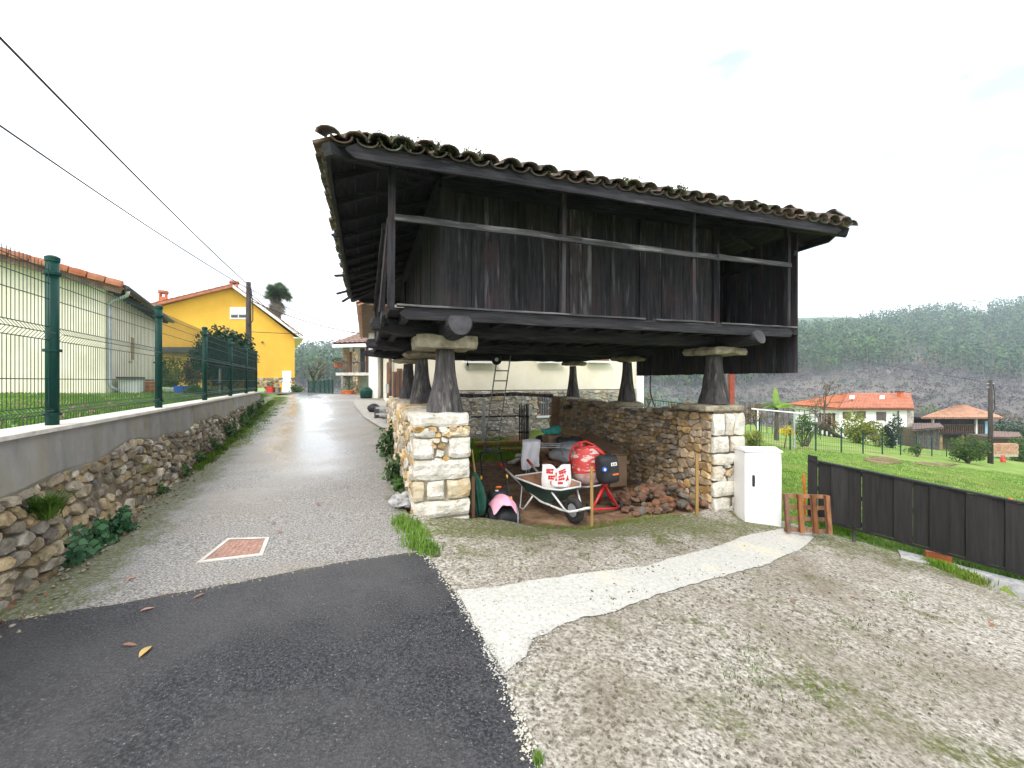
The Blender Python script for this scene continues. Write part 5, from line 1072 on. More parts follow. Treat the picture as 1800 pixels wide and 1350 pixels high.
MB().bar(gp(.0, .795, .0), gp(4.6, .795, .0), .075, .02).build('cap_rail', M['gate_board'], gate); MB().bar(gp(.0, -.012, .03), gp(4.6, -.012, .03), .05, .02).build('bottom_rail', M['gate_board'], gate)
for a in (.5, 2.2, 4.0): MB().tube([gp(a, -.0, -.05), V3(gp(a, 0, -.05), g1(*gp(a, 0, -.05)[:2])-.1)], .02, 8).build('foot', M['gutter'], gate)
MB().rbox(gp(1.9, .80, -.02), (.04, .04, .04), None, (2, 2, 2), 0, 3).build('latch', M['brick'], gate)
ft = MB(); V = []
for k in range(20):
    a = .95+k*.2; c = gp(a, 0, -.0); g = g1(c.x, c.y); 
    for o_, dz in ((-.16, -.1), (-.14, .02), (.16, .04), (.18, -.1)): V.append(V3(gA+gD*a+gN*o_, g+dz))
ft.add(V, [(k*4+j, k*4+(j+1) % 4, (k+1)*4+(j+1) % 4, (k+1)*4+j) for k in range(19) for j in range(4)]+[(3, 2, 1, 0), (76, 77, 78, 79)]); tag(ft.build('kerb', M['gravel_strip'], base=(0, 0, 0)), kind='structure')
# hollow brick under the gate
bc = Vector(V3(gp(1.32, 0, -.1), 0)); bc.z = g1(bc.x, bc.y)+.075; hbk = thing('hollow_brick', 'orange hollow brick lying under the black gate', 'brick', (bc.x, bc.y, bc.z-.06)); RG = Matrix((gD, gN*1, Z3)).transposed()
for z in (-.05, 0, .05): MB().box(bc+RG@Vector((0, 0, z)), (.23, .11, .012), RG).build('web', M['brick'], hbk)
for y in (-.05, 0, .05): MB().box(bc+RG@Vector((0, y, 0)), (.228, .01, .10), RG).build('web', M['brick'], hbk)
for x, y, h, lab in ((1416, 905, .62, 'thin orange plastic stake behind the brown pallet'),):
    p = px(x, y, 6.4); simple('marker_stake', lab, 'stake', M['orange'], lambda mb: mb.bar(p, p+Vector((-.03, 0, h)), .03, .012))
p = px(1763, 812, 20); tt = thing('traffic_marker', 'tiny red marker cone standing on the far lawn', 'marker', tuple(p)); MB().lathe([(.1, 0), (.1, .04), (.06, .3), (.02, .34)], p, 10).build('cone', M['red'], tt)
# stakes at the front of the yard
for x, yt, yb_, Y, lab in ((1040, 820, 930, 5.62, 'yellow wooden stake standing in front of the wheelbarrow'), (1225, 797, 914, 6.1, 'yellow wooden stake before the heap of red stones'), (832, 838, 915, 5.3, 'brown stake beside the left stone pier')):
    a, b = px(x, yb_, Y), px(x, yt, Y); simple('wooden_stake', lab, 'stake', M['stake'] if x > 900 else M['frame_wood'], lambda mb: mb.bar(a, b, .038, .03, up=(0, 1, 0)))
# wheelbarrow
wb0 = Vector((.50, 6.2, FZ0+.0)); wf, wr = frame((.53, -.85)); wb = thing('wheelbarrow', 'green wheelbarrow with pale tubular frame holding a cement sack', 'wheelbarrow', tuple(wb0))
def W(f, r, z): return wb0+wf*f+wr*r+Z3*z
wheel_c = W(.62, 0, .175); mb = MB(); ring(mb, wheel_c, wr, .13, .05, 22, 8); whl_ = mb.build('wheel', M['rubber'], wb, True)
MB().lathe([(.09, -.03), (.1, -.015), (.1, .015), (.09, .03)], wheel_c, 16, Matrix((wf, Z3, wr)).transposed()).build('rim', M['zinc'], whl_); MB().tube([wheel_c-wr*.13, wheel_c+wr*.13], .012, 8).build('axle', M['zinc'], whl_)
rim = [(.55, .17, .45), (.40, .31, .455), (-.30, .34, .47), (-.40, .28, .47)]; bot = [(.26, .13, .20), (.2, .17, .2), (-.16, .18, .23), (-.2, .15, .23)]
def sym(q): return [W(f, r, z) for f, r, z in q]+[W(f, -r, z) for f, r, z in q[::-1]]
A_, B_ = sym(rim), sym(bot); n = 8; mb = MB(); mb.add(A_+B_, [(n+i, n+(i+1) % n, (i+1) % n, i) for i in range(n)]+[tuple(range(2*n-1, n-1, -1))]); mb.build('tray', M['barrow'], wb)
ins = lambda P, k, dz: [Vector(p).lerp(W(.05, 0, p.z-wb0.z), k)+Z3*dz for p in P]
A2, B2 = ins(A_, .03, -.004), ins(B_, .03, .015); mb = MB(); mb.add(A2+B2, [(i, (i+1) % n, n+(i+1) % n, n+i) for i in range(n)]+[tuple(range(n, 2*n))]); mb.build('tray_inside', M['barrow_in'], wb)
MB().tube(A_+[A_[0], A_[1]], .014, 7).build('tray_rim', M['pale_tube'], wb, True)
for sg in (-1, 1):
    MB().tube([W(-.85, sg*.27, .56), W(-.35, sg*.22, .36), W(.1, sg*.17, .19), W(.5, sg*.14, .175), W(.70, sg*.13, .19), W(.83, sg*.09, .24), W(.86, 0, .26)], .017, 8).build('frame_tube', M['pale_tube'], wb, True)
    MB().tube([W(-.72, sg*.262, .505), W(-.9, sg*.275, .58)], .022, 8).build('grip', M['red'], wb, True)
    MB().tube([W(-.05, sg*.2, .24), W(-.22, sg*.25, .01), W(-.32, sg*.25, .01), W(-.30, sg*.22, .33)], .014, 7).build('leg', M['pale_tube'], wb, True)
    MB().tube([W(.42, sg*.22, .40), W(.62, sg*.14, .185)], .014, 7).build('brace', M['pale_tube'], wb, True)
# cement sacks in the barrow
def sack(c, f, r, wd, ht, th, lab, open_=True):
    t = thing('cement_sack', lab, 'sack', tuple(c)); V = []; F = []; nu, nv = 12, 8; C_ = Vector(c)
    for sd in (1, -1):
        for j in range(nv+1):
            for i in range(nu+1):
                u, v = i/nu*2-1, j/nv; bul = th*(1-u*u)**.5*(.35+.65*(1-v)**.6) if abs(u) < 1 else 0
                vv = v*ht*(1-.22*math.exp(-((u-.05)/.22)**2)*v)+.01*noise3((u*3, v*3, sd), 1)
                V.append(C_+r*u*wd/2*(1+.03*math.sin(v*5))+Z3*vv+f*(sd*bul+.012*noise3((u*4, v*4, sd*5), 1)))
    m = (nu+1)*(nv+1)
    for sd in (0, 1):
        for j in range(nv):
            for i in range(nu):
                q = [sd*m+j*(nu+1)+i, sd*m+j*(nu+1)+i+1, sd*m+(j+1)*(nu+1)+i+1, sd*m+(j+1)*(nu+1)+i]; F.append(tuple(q if sd == 0 else q[::-1]))
    MB().add(V, F).build('paper', M['bag'], t, True)
    rg = random.Random(3); P = MB()
    def on(u, v): return C_+r*u*wd/2+Z3*v*ht+f*(th*(max(0, 1-u*u))**.5*(.35+.65*(1-v)**.6)+.008)
    for (u0, v0, u1, v1) in [(-.72, .78, -.2, .80), (-.72, .68, -.25, .66), (-.68, .72, -.5, .72), (-.6, .5, -.1, .52), (-.6, .42, -.2, .40), (-.45, .25, -.38, .1), (-.3, .25, -.22, .1), (.12, .7, .62, .82), (.15, .62, .66, .72), (.1, .48, .5, .56), (.1, .36, .55, .42), (.0, .2, .4, .26), (.6, .3, .7, .1), (-.1, .62, .0, .5)]:
        d = .035; vs_ = [on(u0, v0-d), on(u1, v1-d), on(u1, v1+d), on(u0, v0+d)]; P.add(vs_, [(0, 1, 2, 3)])
        for kk in range(3): ua = u0+(u1-u0)*(kk+.5)/3; P.add([on(ua-.02, v0-.07), on(ua+.02, v0-.07), on(ua+.03, v0+.06), on(ua-.01, v0+.06)], [(0, 1, 2, 3)])
    for u, v in ((.74, .45), (-.05, .38)): P.add([on(u-.1, v-.12), on(u+.1, v-.12), on(u, v+.14)], [(0, 1, 2)])
    P.build('red_print', M['print_red'], t); return t
sf, sr = frame((.0, -1)); sr = Vector((1, 0, 0))
sack(px(978, 856, 6.18), sf, sr, .42, .33, .07, 'white paper cement sack with red print standing in the wheelbarrow')
sb = thing('folded_sack', 'crumpled white sack end with red print lying in the barrow tray', 'sack', tuple(px(985, 855, 5.98))); MB().rbox(px(985, 851, 5.96), (.24, .16, .08), None, (6, 4, 3), .03, 3, 4, 9).build('paper', M['bag'], sb, True); MB().rbox(px(985, 849, 5.88), (.1, .02, .04), None, (4, 1, 2), .01, 3, 4, 9).build('red_print', M['print_red'], sb)
# cement mixer
mx_ = thing('cement_mixer', 'red cement mixer with scuffed drum and black motor housing', 'cement mixer', tuple(px(1062, 898, 6.2)))
dax = Vector((-.12, .10, 1)).normalized(); dq = Matrix((Vector((1, 0, .12)).normalized(), dax.cross(Vector((1, 0, .12)).normalized()), dax)).transposed(); dc = px(1037, 852, 6.35)
dr = MB().lathe([(.02, 0), (.12, .01), (.2, .07), (.235, .16), (.24, .215)], dc, 26, dq, caps=False).build('drum', M['drum_grey'], mx_, True)
MB().lathe([(.242, .215), (.235, .27), (.225, .40), (.205, .46), (.16, .54), (.155, .56)], dc, 26, dq, caps=False).build('drum_top', M['drum'], dr, True)
MB().lathe([(.243, .205), (.25, .21), (.25, .225), (.243, .23)], dc, 26, dq, caps=False).build('drum_band', M['red'], dr); MB().lathe([(.14, .555), (.165, .555), (.165, .575), (.14, .575)], dc, 26, dq, caps=False).build('drum_mouth', M['red'], dr)
MB().lathe([(.21, -.02), (.225, -.02), (.225, .0), (.21, .0)], dc+Z3*.02, 26, dq, caps=False).build('gear_ring', M['zinc'], mx_)
mo_c = px(1067, 824, 6.05); mo = MB().rbox(mo_c, (.28, .26, .40), Matrix.Rotation(.25, 3, 'Z')@Matrix.Rotation(-.08, 3, 'Y'), (6, 4, 6), .004, 6, 4).build('motor_housing', M['black'], mx_, True)
Rm_ = Matrix.Rotation(.25, 3, 'Z')@Matrix.Rotation(-.08, 3, 'Y')
MB().box(mo_c+Rm_@Vector((.045, -.13, .085)), (.085, .012, .045), Rm_).build('label_plate', M['white'], mo)
for q in (-.024, .0, .024): MB().box(mo_c+Rm_@Vector((.045+q, -.137, .085)), (.010, .008, .03), Rm_).build('label_mark', M['black'], mo)
MB().tube([mo_c+Rm_@Vector((-.10, -.115, .03)), mo_c+Rm_@Vector((-.10, -.14, .03))], .035, 14).build('badge', M['blue_badge'], mo); MB().tube([mo_c+Rm_@Vector((-.10, -.139, .03)), mo_c+Rm_@Vector((-.10, -.145, .03))], .016, 10).build('badge_centre', M['white'], mo)
MB().box(mo_c+Rm_@Vector((.06, -.13, -.06)), (.09, .014, .02), Rm_).build('vent_slot', M['orange'], mo)
ap_ = px(1063, 852, 6.2)
for q in ((1040, 896, 6.0), (1087, 893, 6.25), (1050, 893, 6.75), (1078, 893, 6.75)): MB().tube([ap_, px(*q)], .02, 8).build('leg', M['red'], mx_, True)
MB().tube([px(1040, 896, 6.0), px(1087, 893, 6.25)], .017, 8).build('crossbar', M['red'], mx_, True); MB().tube([px(1050, 893, 6.75), px(1078, 893, 6.75)], .017, 8).build('crossbar', M['red'], mx_, True); MB().tube([ap_+Vector((0, 0, -.01)), ap_+Vector((0, 0, .12))], .05, 10).build('yoke_foot', M['red'], mx_)
for q in ((1035, 900, 6.0), (1090, 895, 6.3)): mb = MB(); ring(mb, px(*q)+Z3*.06, (1, .3, 0), .05, .022, 16, 6); mb.build('wheel', M['rubber'], mx_, True)
yk = [px(1005, 822, 6.45)]+[px(x, y, 6.4) for x, y in ((1001, 803), (1006, 788), (1018, 778), (1030, 776), (1043, 782), (1056, 792), (1066, 802))]; MB().tube(yk, .017, 8).build('yoke', M['red'], mx_, True)
MB().tube([px(x, y, 6.3) for x, y in ((1028, 787), (1036, 785), (1050, 790), (1062, 800), (1068, 806))], .022, 8).build('yoke_arm', M['red'], mx_, True); MB().tube([px(1022, 776, 6.4), px(1021, 796, 6.4)], .022, 8).build('yoke_strut', M['red'], mx_, True)
# lawn mower
lm0 = Vector(px(884, 915, 5.55)); lm0.z = FZ0; lf, lr = frame((.22, -1)); lm = thing('lawn_mower', 'black lawn mower with folding handle and orange clips', 'lawn mower', tuple(lm0))
def Lm(f, r, z): return lm0+lf*f+lr*r+Z3*z
RL = Matrix((lf, lr, -Z3)).transposed(); RL = Matrix((lf, Z3.cross(lf), Z3)).transposed()
MB().rbox(Lm(-.30, 0, .2), (.5, .40, .17), RL, (6, 5, 3), .006, 5, 2).build('deck', M['black'], lm, True); MB().rbox(Lm(-.38, 0, .32), (.28, .26, .14), RL, (5, 4, 3), .004, 4, 3).build('motor_cover', M['black'], lm, True)
MB().tube([Lm(.02, -.19, .13), Lm(.02, .19, .13)], .125, 16).build('roller_box', M['black'], lm, True); MB().lathe([(.13, -.012), (.14, 0), (.13, .012)], Lm(.02, -.17, .13), 18, Matrix((lf, Z3, lr)).transposed(), caps=False).build('trim_ring', M['zinc'], lm)
for f, r in ((-.52, -.2), (-.52, .2), (-.08, -.21), (-.08, .21)): mb = MB(); ring(mb, Lm(f, r, .09), lr, .065, .028, 16, 6); mb.build('wheel', M['rubber'], lm, True)
for sg, xa, xb in ((-1, 866, 857), (1, 904, 888)):
    MB().tube([Lm(-.35, sg*.17, .26), Lm(-.62, sg*.175, .46), Lm(-.98, sg*.16, .80)], .012, 8).build('handle_bar', M['black'], lm, True)
    MB().rbox(Lm(-.35, sg*.185, .26), (.05, .03, .06), RL, (2, 2, 2), 0, 4).build('clip', M['yellow_plastic'], lm); MB().rbox(Lm(-.66, sg*.19, .50), (.05, .03, .06), RL, (2, 2, 2), 0, 4).build('clip', M['yellow_plastic'], lm)
MB().tube([Lm(-.98, -.16, .80), Lm(-1.0, 0, .81), Lm(-.98, .16, .80)], .013, 8).build('grip_bar', M['black'], lm, True); MB().rbox(Lm(-.99, .03, .84), (.07, .1, .09), RL, (3, 3, 3), 0, 4).build('switch_box', M['black'], lm); MB().rbox(Lm(-.42, -.02, .41), (.04, .09, .035), RL, (2, 3, 2), 0, 3).build('start_lever', M['orange'], lm)
MB().rbox(Lm(-.28, .03, .398), (.06, .05, .008), RL, (2, 2, 1), 0, 6).build('label_plate', M['white'], lm)
# cloths: a draped sheet helper
def drape(name, lab, cat, pts, mat, thick=.012, rip=.012):
    """grid of points given as rows"""
    G_ = np.array([[tuple(p) for p in row] for row in pts]); a, b = G_.shape[:2]; V = [Vector(G_[i, j])+Vector((0, 0, rip*noise3((i*1.3, j*1.3, 0), 1, 3)))+Vector((rip*noise3((i*.9, j*2.1, 4), 1), rip*2*noise3((i*.5, j*2.6, 7), 1), 0)) for i in range(a) for j in range(b)]
    F = [(i*b+j, i*b+j+1, (i+1)*b+j+1, (i+1)*b+j) for i in range(a-1) for j in range(b-1)]; n0 = len(V)
    o = MB().add(V, F).build(name, mat, None, True); tag(o, lab, cat); md = o.modifiers.new('t', 'SOLIDIFY'); md.thickness = thick; sb_ = o.modifiers.new('s', 'SUBSURF'); sb_.levels = sb_.render_levels = 1; return o
rows = []
for i in range(8):
    t = i/7; f = -.22+.42*t; zc = .36+.055*math.sin(t*2.4)-(.12*max(0, t-.75)*2.2); rows.append([Lm(f, (j/8-.5)*.36*(1-.1*t), zc-.14*abs((j/8-.5)*2)**2.2-.02*math.sin(j*2+i)) for j in range(9)])
drape('pink_cloth', 'pink cloth lying over the front of the lawn mower', 'cloth', rows, M['cloth_pink'])
# green folded parasol / tarpaulin beside the pier
gt = thing('green_tarpaulin', 'dark green tarpaulin bundled upright between pier and mower', 'tarpaulin', tuple(px(843, 905, 5.5)))
cgx = px(843, 905, 5.5); V = []; F = []; n = 26
for j, (z, r) in enumerate(((0, .05), (.08, .085), (.22, .10), (.36, .085), (.5, .04), (.56, .012))):
    for k in range(n):
        an = 2*math.pi*k/n; q = r*(1+.22*math.cos(k*math.pi)*(.5+.5*(k % 3)/2)); V.append(cgx+Vector((math.cos(an)*q-.12*z, math.sin(an)*q, z)))
for j in range(5):
    for k in range(n): F.append((j*n+k, j*n+(k+1) % n, (j+1)*n+(k+1) % n, (j+1)*n+k))
MB().add(V, F).build('folds', M['cloth_green'], gt); MB().tube([cgx+Vector((-.04, 0, .4)), cgx+Vector((-.1, 0, .85))], .012, 6).build('pole', M['stake'], gt)
rows = []
# drying rack with white sheet
rk = px(945, 800, 7.6); rack = thing('folding_rack', 'thin metal folding rack carrying a white sheet', 'rack', (rk.x, rk.y, FZ0))
for x in (921, 986):
    MB().tube([V3(px(x, 830, 7.4), FZ0), px(x+10, 787, 7.9)], .012, 6).build('leg', M['zinc'], rack); MB().tube([V3(px(x+12, 830, 8.0), FZ0), px(x+2, 787, 7.4)], .012, 6).build('leg', M['zinc'], rack)
for y, Y in ((785, 7.4), (781, 7.65), (778, 7.9)): MB().tube([px(918, y+.5, Y), px(985, y+2, Y)], .009, 6).build('bar', M['zinc'], rack)
rows = []
for i in range(13):
    row = []
    for j in range(8):
        x = 917+j*4.6; f = j/7
        if i < 3: y, Y = 776+i*.0, 7.95-i*.18
        else: y, Y = 776+(i-3)*(5.6 if j < 4 else 5.0), 7.36+.03*math.sin(j*2.2+i*.3)
        if i < 3: y = 774-2*math.sin(f*3)
        row.append(px(x+1.5*math.sin(i*.5), y, Y))
    rows.append(row)
drape('white_sheet', 'white sheet hanging over the folding rack', 'sheet', rows, M['cloth_white'], .008)
# clutter heap: pallets, crates, grey wrap, cardboard
for i, (x, y, Y) in enumerate(((952, 866, 8.0),)):
    b_ = px(x, 0, Y); t = thing('pallet_stack', 'stack of broken brown pallets behind the wheelbarrow', 'pallet', (b_.x+.3, b_.y, FZ0))
    for L_ in range(3):
        z = FZ0+.03+L_*.155
        for k in range(3): MB().bar((b_.x, b_.y+k*.35-.2+random.uniform(-.02, .02), z+.05), (b_.x+.95, b_.y+k*.35-.2+random.uniform(-.03, .03), z+.05), .09, .09).build('bearer', M['plank'], t)
        for k in range(6): MB().bar((b_.x+.05+k*.17, b_.y-.28, z+.11), (b_.x+.05+k*.17+random.uniform(-.03, .03), b_.y+.62, z+.11), .1, .02).build('slat', M['plank'], t)
def heap(name, lab, cat, c, d, mat, rz=0, seed=1, k=3, amp=.05, n=(7, 6, 5)): o = MB().rbox(c, d, Matrix.Rotation(rz, 3, 'Z'), n, amp, k, seed, 5).build(name, mat, None, True); tag(o, lab, cat); return o
heap('grey_bag', 'grey plastic wrapped bag lying on the pallet stack', 'bag', px(1003, 788, 8.1), (.55, .5, .26), M['grey_plastic'], .2, 2); heap('grey_bag', 'dark glossy bag on top of the grey wrapped bag', 'bag', px(1000, 774, 8.3), (.5, .4, .14), M['black'], .1, 3); heap('rolled_mat', 'brown rolled matting on the pallet heap under the teal net', 'mat', px(975, 776, 8.5), (.5, .4, .28), M['cardboard'], .4, 4, amp=.07)
heap('grey_bag', 'pale grey folded tarpaulin bag beside the rolled matting', 'bag', px(990, 800, 7.7), (.5, .35, .2), M['grey_plastic'], -.2, 12); heap('cement_bag', 'brown paper bag slumped against the pallet stack', 'bag', V3(px(1010, 830, 7.3), FZ0+.14), (.35, .3, .3), M['cardboard'], .3, 14)
heap('teal_net', 'crumpled teal netting on top of the clutter heap', 'netting', px(968, 758, 8.6), (.36, .25, .12), M['teal'], .1, 6, amp=.07, k=3); heap('black_bag', 'small black bag wedged beside the picket gate', 'bag', px(951, 771, 9.3), (.3, .25, .14), M['black'], .1, 7)
def sheetboard(name, lab, cat, pts, mat, th=.012): q = [Vector(p) for p in pts]; nn = (q[1]-q[0]).cross(q[3]-q[0]).normalized()*th; o = MB().add(q+[p+nn for p in q], [(3, 2, 1, 0), (4, 5, 6, 7), (0, 1, 5, 4), (1, 2, 6, 5), (2, 3, 7, 6), (3, 0, 4, 7)]).build(name, mat); tag(o, lab, cat); return o
sheetboard('cardboard_sheet', 'large brown cardboard sheet sloping over the clutter towards the rubble wall', 'cardboard', (px(1005, 768, 8.6), px(1075, 799, 7.2), px(1102, 800, 7.3), px(1040, 760, 9.0)), M['cardboard'])
sheetboard('cardboard_sheet', 'upright brown cardboard sheet behind the motor housing', 'cardboard', (V3(px(1072, 850, 7.2), FZ0+.1), V3(px(1101, 850, 7.32), FZ0+.1), px(1101, 801, 7.32), px(1072, 802, 7.2)), M['cardboard'])
sheetboard('plywood_board', 'pale brown board lying on the clutter below the teal net', 'board', (px(972, 757, 8.8), px(1016, 767, 8.4), px(1020, 760, 9.2), px(985, 750, 9.6)), M['stake'])
sheetboard('wood_shutter', 'tall brown board leaning against the end of the rubble wall', 'board', (V3(px(966, 750, 11.2), -.25), V3(px(985, 750, 11.3), -.25), px(989, 697, 11.4), px(971, 696, 11.3)), M['cardboard'], .03)
# picks on the wall and a broom
t = thing('hanging_tool', 'dark hand tool hanging on the rubble wall near its end', 'tool', tuple(H(3.9, 4.3, .5))); MB().tube([H(3.86, 4.3, .95), H(3.85, 4.35, .55)], .02, 6).build('handle', M['stake'], t); MB().rbox(H(3.86, 4.3, .95), (.12, .3, .1), HR, (3, 4, 2), .03, 4, 4).build('head', M['black'], t)
# ladder
la, lb = px(861, 792, 10.9), px(886, 625, 10.55); la.z = FZ0+.02; lad = thing('ladder', 'thin steel ladder leaning against the back beam of the granary', 'ladder', tuple(la)); ld = (lb-la); lx = Vector((1, .1, 0)).normalized()*.165
for sg in (-1, 1): MB().bar(la+lx*sg, lb+lx*sg, .03, .06, up=(0, 1, 0)).build('rail', M['steel_lad'], lad)
for k in range(10): c = la+ld*(k+.5)/10; MB().tube([c-lx, c+lx], .017, 6).build('rung', M['steel_lad'], lad)
# back of the yard: pole across, posts, picket gate, log, slabs
a, b = H(.1, 5.3, 1.26), H(3.9, 5.25, 1.22); simple('cross_pole', 'rough wooden pole spanning the back of the yard between the walls', 'pole', M['wood_grey'], lambda mb: mb.tube([a.lerp(b, k/10)+Vector((0, 0, .025*math.sin(k*1.1))) for k in range(11)], [.045+.01*math.sin(k*2) for k in range(11)], 9))
for x, yt, lab in ((850, 700, 'grey steel post behind the ladder at the back of the yard'), (928, 708, 'pale steel gate post beside the dark picket gate')):
    p = px(x, yt, 12.4); simple('steel_post', lab, 'post', M['zinc'], lambda mb: mb.box((p.x, p.y, (p.z+FZ0)/2-.05), (.09, .09, p.z-FZ0+.1)))
pg = thing('picket_gate', 'dark weathered picket gate at the back of the yard', 'gate', tuple(V3(px(921, 775, 12.3), FZ0)))
for k in range(6): p = px(913.5+k*2.9, 711+random.uniform(-1.5, 2), 12.3); MB().bar((p.x, p.y, FZ0+.06), p, .035, .02, up=(0, 1, 0)).build('picket', M['wood_grey'] if k % 2 else M['dark_soffit'], pg)
for y in (732, 760): MB().bar(px(911, y, 12.33), px(930, y, 12.33), .03, .06).build('rail', M['dark_soffit'], pg)
a, b = px(828, 733, 12.6), px(912, 731, 12.6); simple('fence_rail', 'thin dark rail from the steel post to the picket gate', 'rail', M['dark_soffit'], lambda mb: mb.bar(a, b, .04, .04))
a, b = px(835, 781, 11.4), px(935, 778, 11.6); simple('fallen_log', 'pale mossy log lying on the grass behind the ladder', 'log', M['stake'], lambda mb: mb.tube([a.lerp(b, k/8) for k in range(9)], [.075+.01*math.sin(k*1.7) for k in range(9)], 10)); a2, b2 = px(880, 789, 10.9), px(925, 788, 10.9); simple('pale_plank', 'pale plank resting on the ground below the fallen log', 'plank', M['stake'], lambda mb: mb.bar(a2, b2, .12, .03))
sheetboard('stone_slab', 'thin pale flagstone lying on the grass near the white sheet', 'slab', (px(893, 815, 9.6), px(905, 815, 9.5), px(917, 808, 10.0), px(908, 808, 10.1)), M['coping'], .04); sheetboard('stone_slab', 'second smaller flagstone on the grass by the picket gate', 'slab', (px(905, 804, 10.2), px(917, 804, 10.2), px(918, 800, 10.6), px(908, 800, 10.6)), M['coping'], .04)
# heap of broken stones
rs = random.Random(12); SMESH = []
for k in range(8):
    mb = MB(); mb.rbox((0, 0, 0), (1, .72, .55), None, (3, 2, 2), .16, 4, k+200, 2.3); me = bpy.data.meshes.new('stone'); me.from_pydata([tuple(v) for v in mb.V], [], mb.F); me.update(); SMESH.append(me)
for k in range(140):
    mid = rs.random(); t = rs.random(); s = 2.55+1.3*rs.random()**.7; v = -.32+rs.random()**1.3*1.15; hgt = max(0, .36-.42*math.hypot((s-3.5)/1.0, (v-.15)/.75))*rs.random()
    big = k < 8; sz = rs.uniform(.18, .25) if big else rs.uniform(.09, .165); me = SMESH[k % 8]
    me2 = me
    if k >= 8: me2 = me
    p = H(min(s, 3.84), v, FZ0+hgt+sz*.2); o = bpy.data.objects.new('loose_stone', me2); C.objects.link(o); o.location = p; o.scale = (sz, sz*rs.uniform(.8, 1.2), sz*rs.uniform(.7, 1.1)); o.rotation_euler = (rs.uniform(-.5, .5), rs.uniform(-.5, .5), rs.uniform(0, 6.3)); tag(o, 'reddish brown broken stone in the heap at the foot of the rubble wall', 'stone', 'broken stones heaped by the rubble wall')
    if not me2.materials: me2.materials.append(M['rock_red'] if k % 8 not in (2, 5) else M['rock_grey'])
# debris bag at the pier's foot
dd_ = px(706, 890, 5.25); simple('rubble_sack', 'pale crumpled sack lying at the foot of the left pier', 'sack', M['gravel_strip'], lambda mb: mb.rbox(V3(dd_, g1(dd_.x, dd_.y)+.05), (.24, .42, .1), Matrix.Rotation(.3, 3, 'Z'), (9, 12, 4), .06, 3, 8, 14))
# manhole cover in the lane
mc = G([(345, 990), (400, 947), (474, 945), (462, 976)]); 
mhz = lambda q, dz: Vector((q[0], q[1], g1(*q)+dz)); cen = Vector((sum(q[0] for q in mc)/4, sum(q[1] for q in mc)/4)); mh = thing('access_cover', 'square rusty pink access cover set in a pale frame in the lane', 'manhole cover', (cen.x, cen.y, g1(*cen)))
def inset(k): return [(cen.x+(q[0]-cen.x)*k, cen.y+(q[1]-cen.y)*k) for q in mc]
o4 = [mhz(q, .007) for q in inset(1)]; o3 = [mhz(q, .007) for q in inset(.84)]; MB().add(o4+o3+[p-Z3*.03 for p in o4], [(i, (i+1) % 4, 4+(i+1) % 4, 4+i) for i in range(4)]+[(i, 8+i, 8+(i+1) % 4, (i+1) % 4) for i in range(4)]).build('frame', M['coping'], mh)
c4 = [mhz(q, .004) for q in inset(.82)]; MB().add(c4+[p-Z3*.02 for p in c4], [(0, 1, 2, 3), (0, 4, 5, 1), (1, 5, 6, 2), (2, 6, 7, 3), (3, 7, 4, 0)]).build('lid', M['cover'], mh)
mb = MB(); i4 = [Vector(p) for p in c4]
for a in range(9):
    for b in range(7):
        f, g = (a+.7)/9.6, (b+.7)/7.6; p = i4[0].lerp(i4[1], f).lerp(i4[3].lerp(i4[2], f), g)+Z3*.003; mb.box(p, (.03, .012, .006), Matrix.Rotation((a+b) % 2*1.57+.6, 3, 'Z'))
o = mb.build('tread_pattern', M['cover'], mh); o['kind'] = 'stuff'
# fallen leaves on the lane and patch
lf_me = []
for k in range(3):
    V = []; n = 7
    for i in range(n+1):
        t = i/n; w_ = .42*math.sin(math.pi*t)**.8*(1-.25*t); V += [(t-.5, w_*.5, .08*math.sin(t*3+k)+.06*w_), (t-.5, 0, .08*math.sin(t*3+k)-.03), (t-.5, -w_*.5, .08*math.sin(t*3+k)+.06*w_)]
    me = bpy.data.meshes.new('fallen_leaf'); me.from_pydata(V, [], [(i*3+j, i*3+j+1, (i+1)*3+j+1, (i+1)*3+j) for i in range(n) for j in (0, 1)]); me.update(); me.materials.append(M['leaf_dead'] if k else M['leaf_yellow']); lf_me.append(me)
def leaf(x, y, sz, k, lab, grp=None):
    q = gpx(x, y); o = bpy.data.objects.new('fallen_leaf', lf_me[k]); C.objects.link(o); o.location = (q[0], q[1], g1(*q)+.022); o.scale = (sz,)*3; o.rotation_euler = (0, 0, random.uniform(0, 6)); tag(o, lab, 'leaf', grp)
leaf(255, 1152, .11, 0, 'yellow fallen leaf on the dark asphalt patch'); GL = 'brown leaves lying on the asphalt patch'
for x, y in ((260, 1076), (349, 1053), (228, 1140)): leaf(x, y, .08, 1, 'brown fallen leaf lying on the dark asphalt patch', GL)
for x, y in ((230, 1019), (490, 937), (559, 889), (480, 921)): leaf(x, y, .08, 2, 'brown fallen leaf lying on the old lane surface', 'brown leaves lying on the old lane')
for x, y in ((768, 978), (1500, 1052), (1398, 987), (1395, 1062), (1742, 1102)): leaf(x, y, .07, 1, 'brown fallen leaf lying on the mossy concrete', 'brown leaves lying on the concrete')
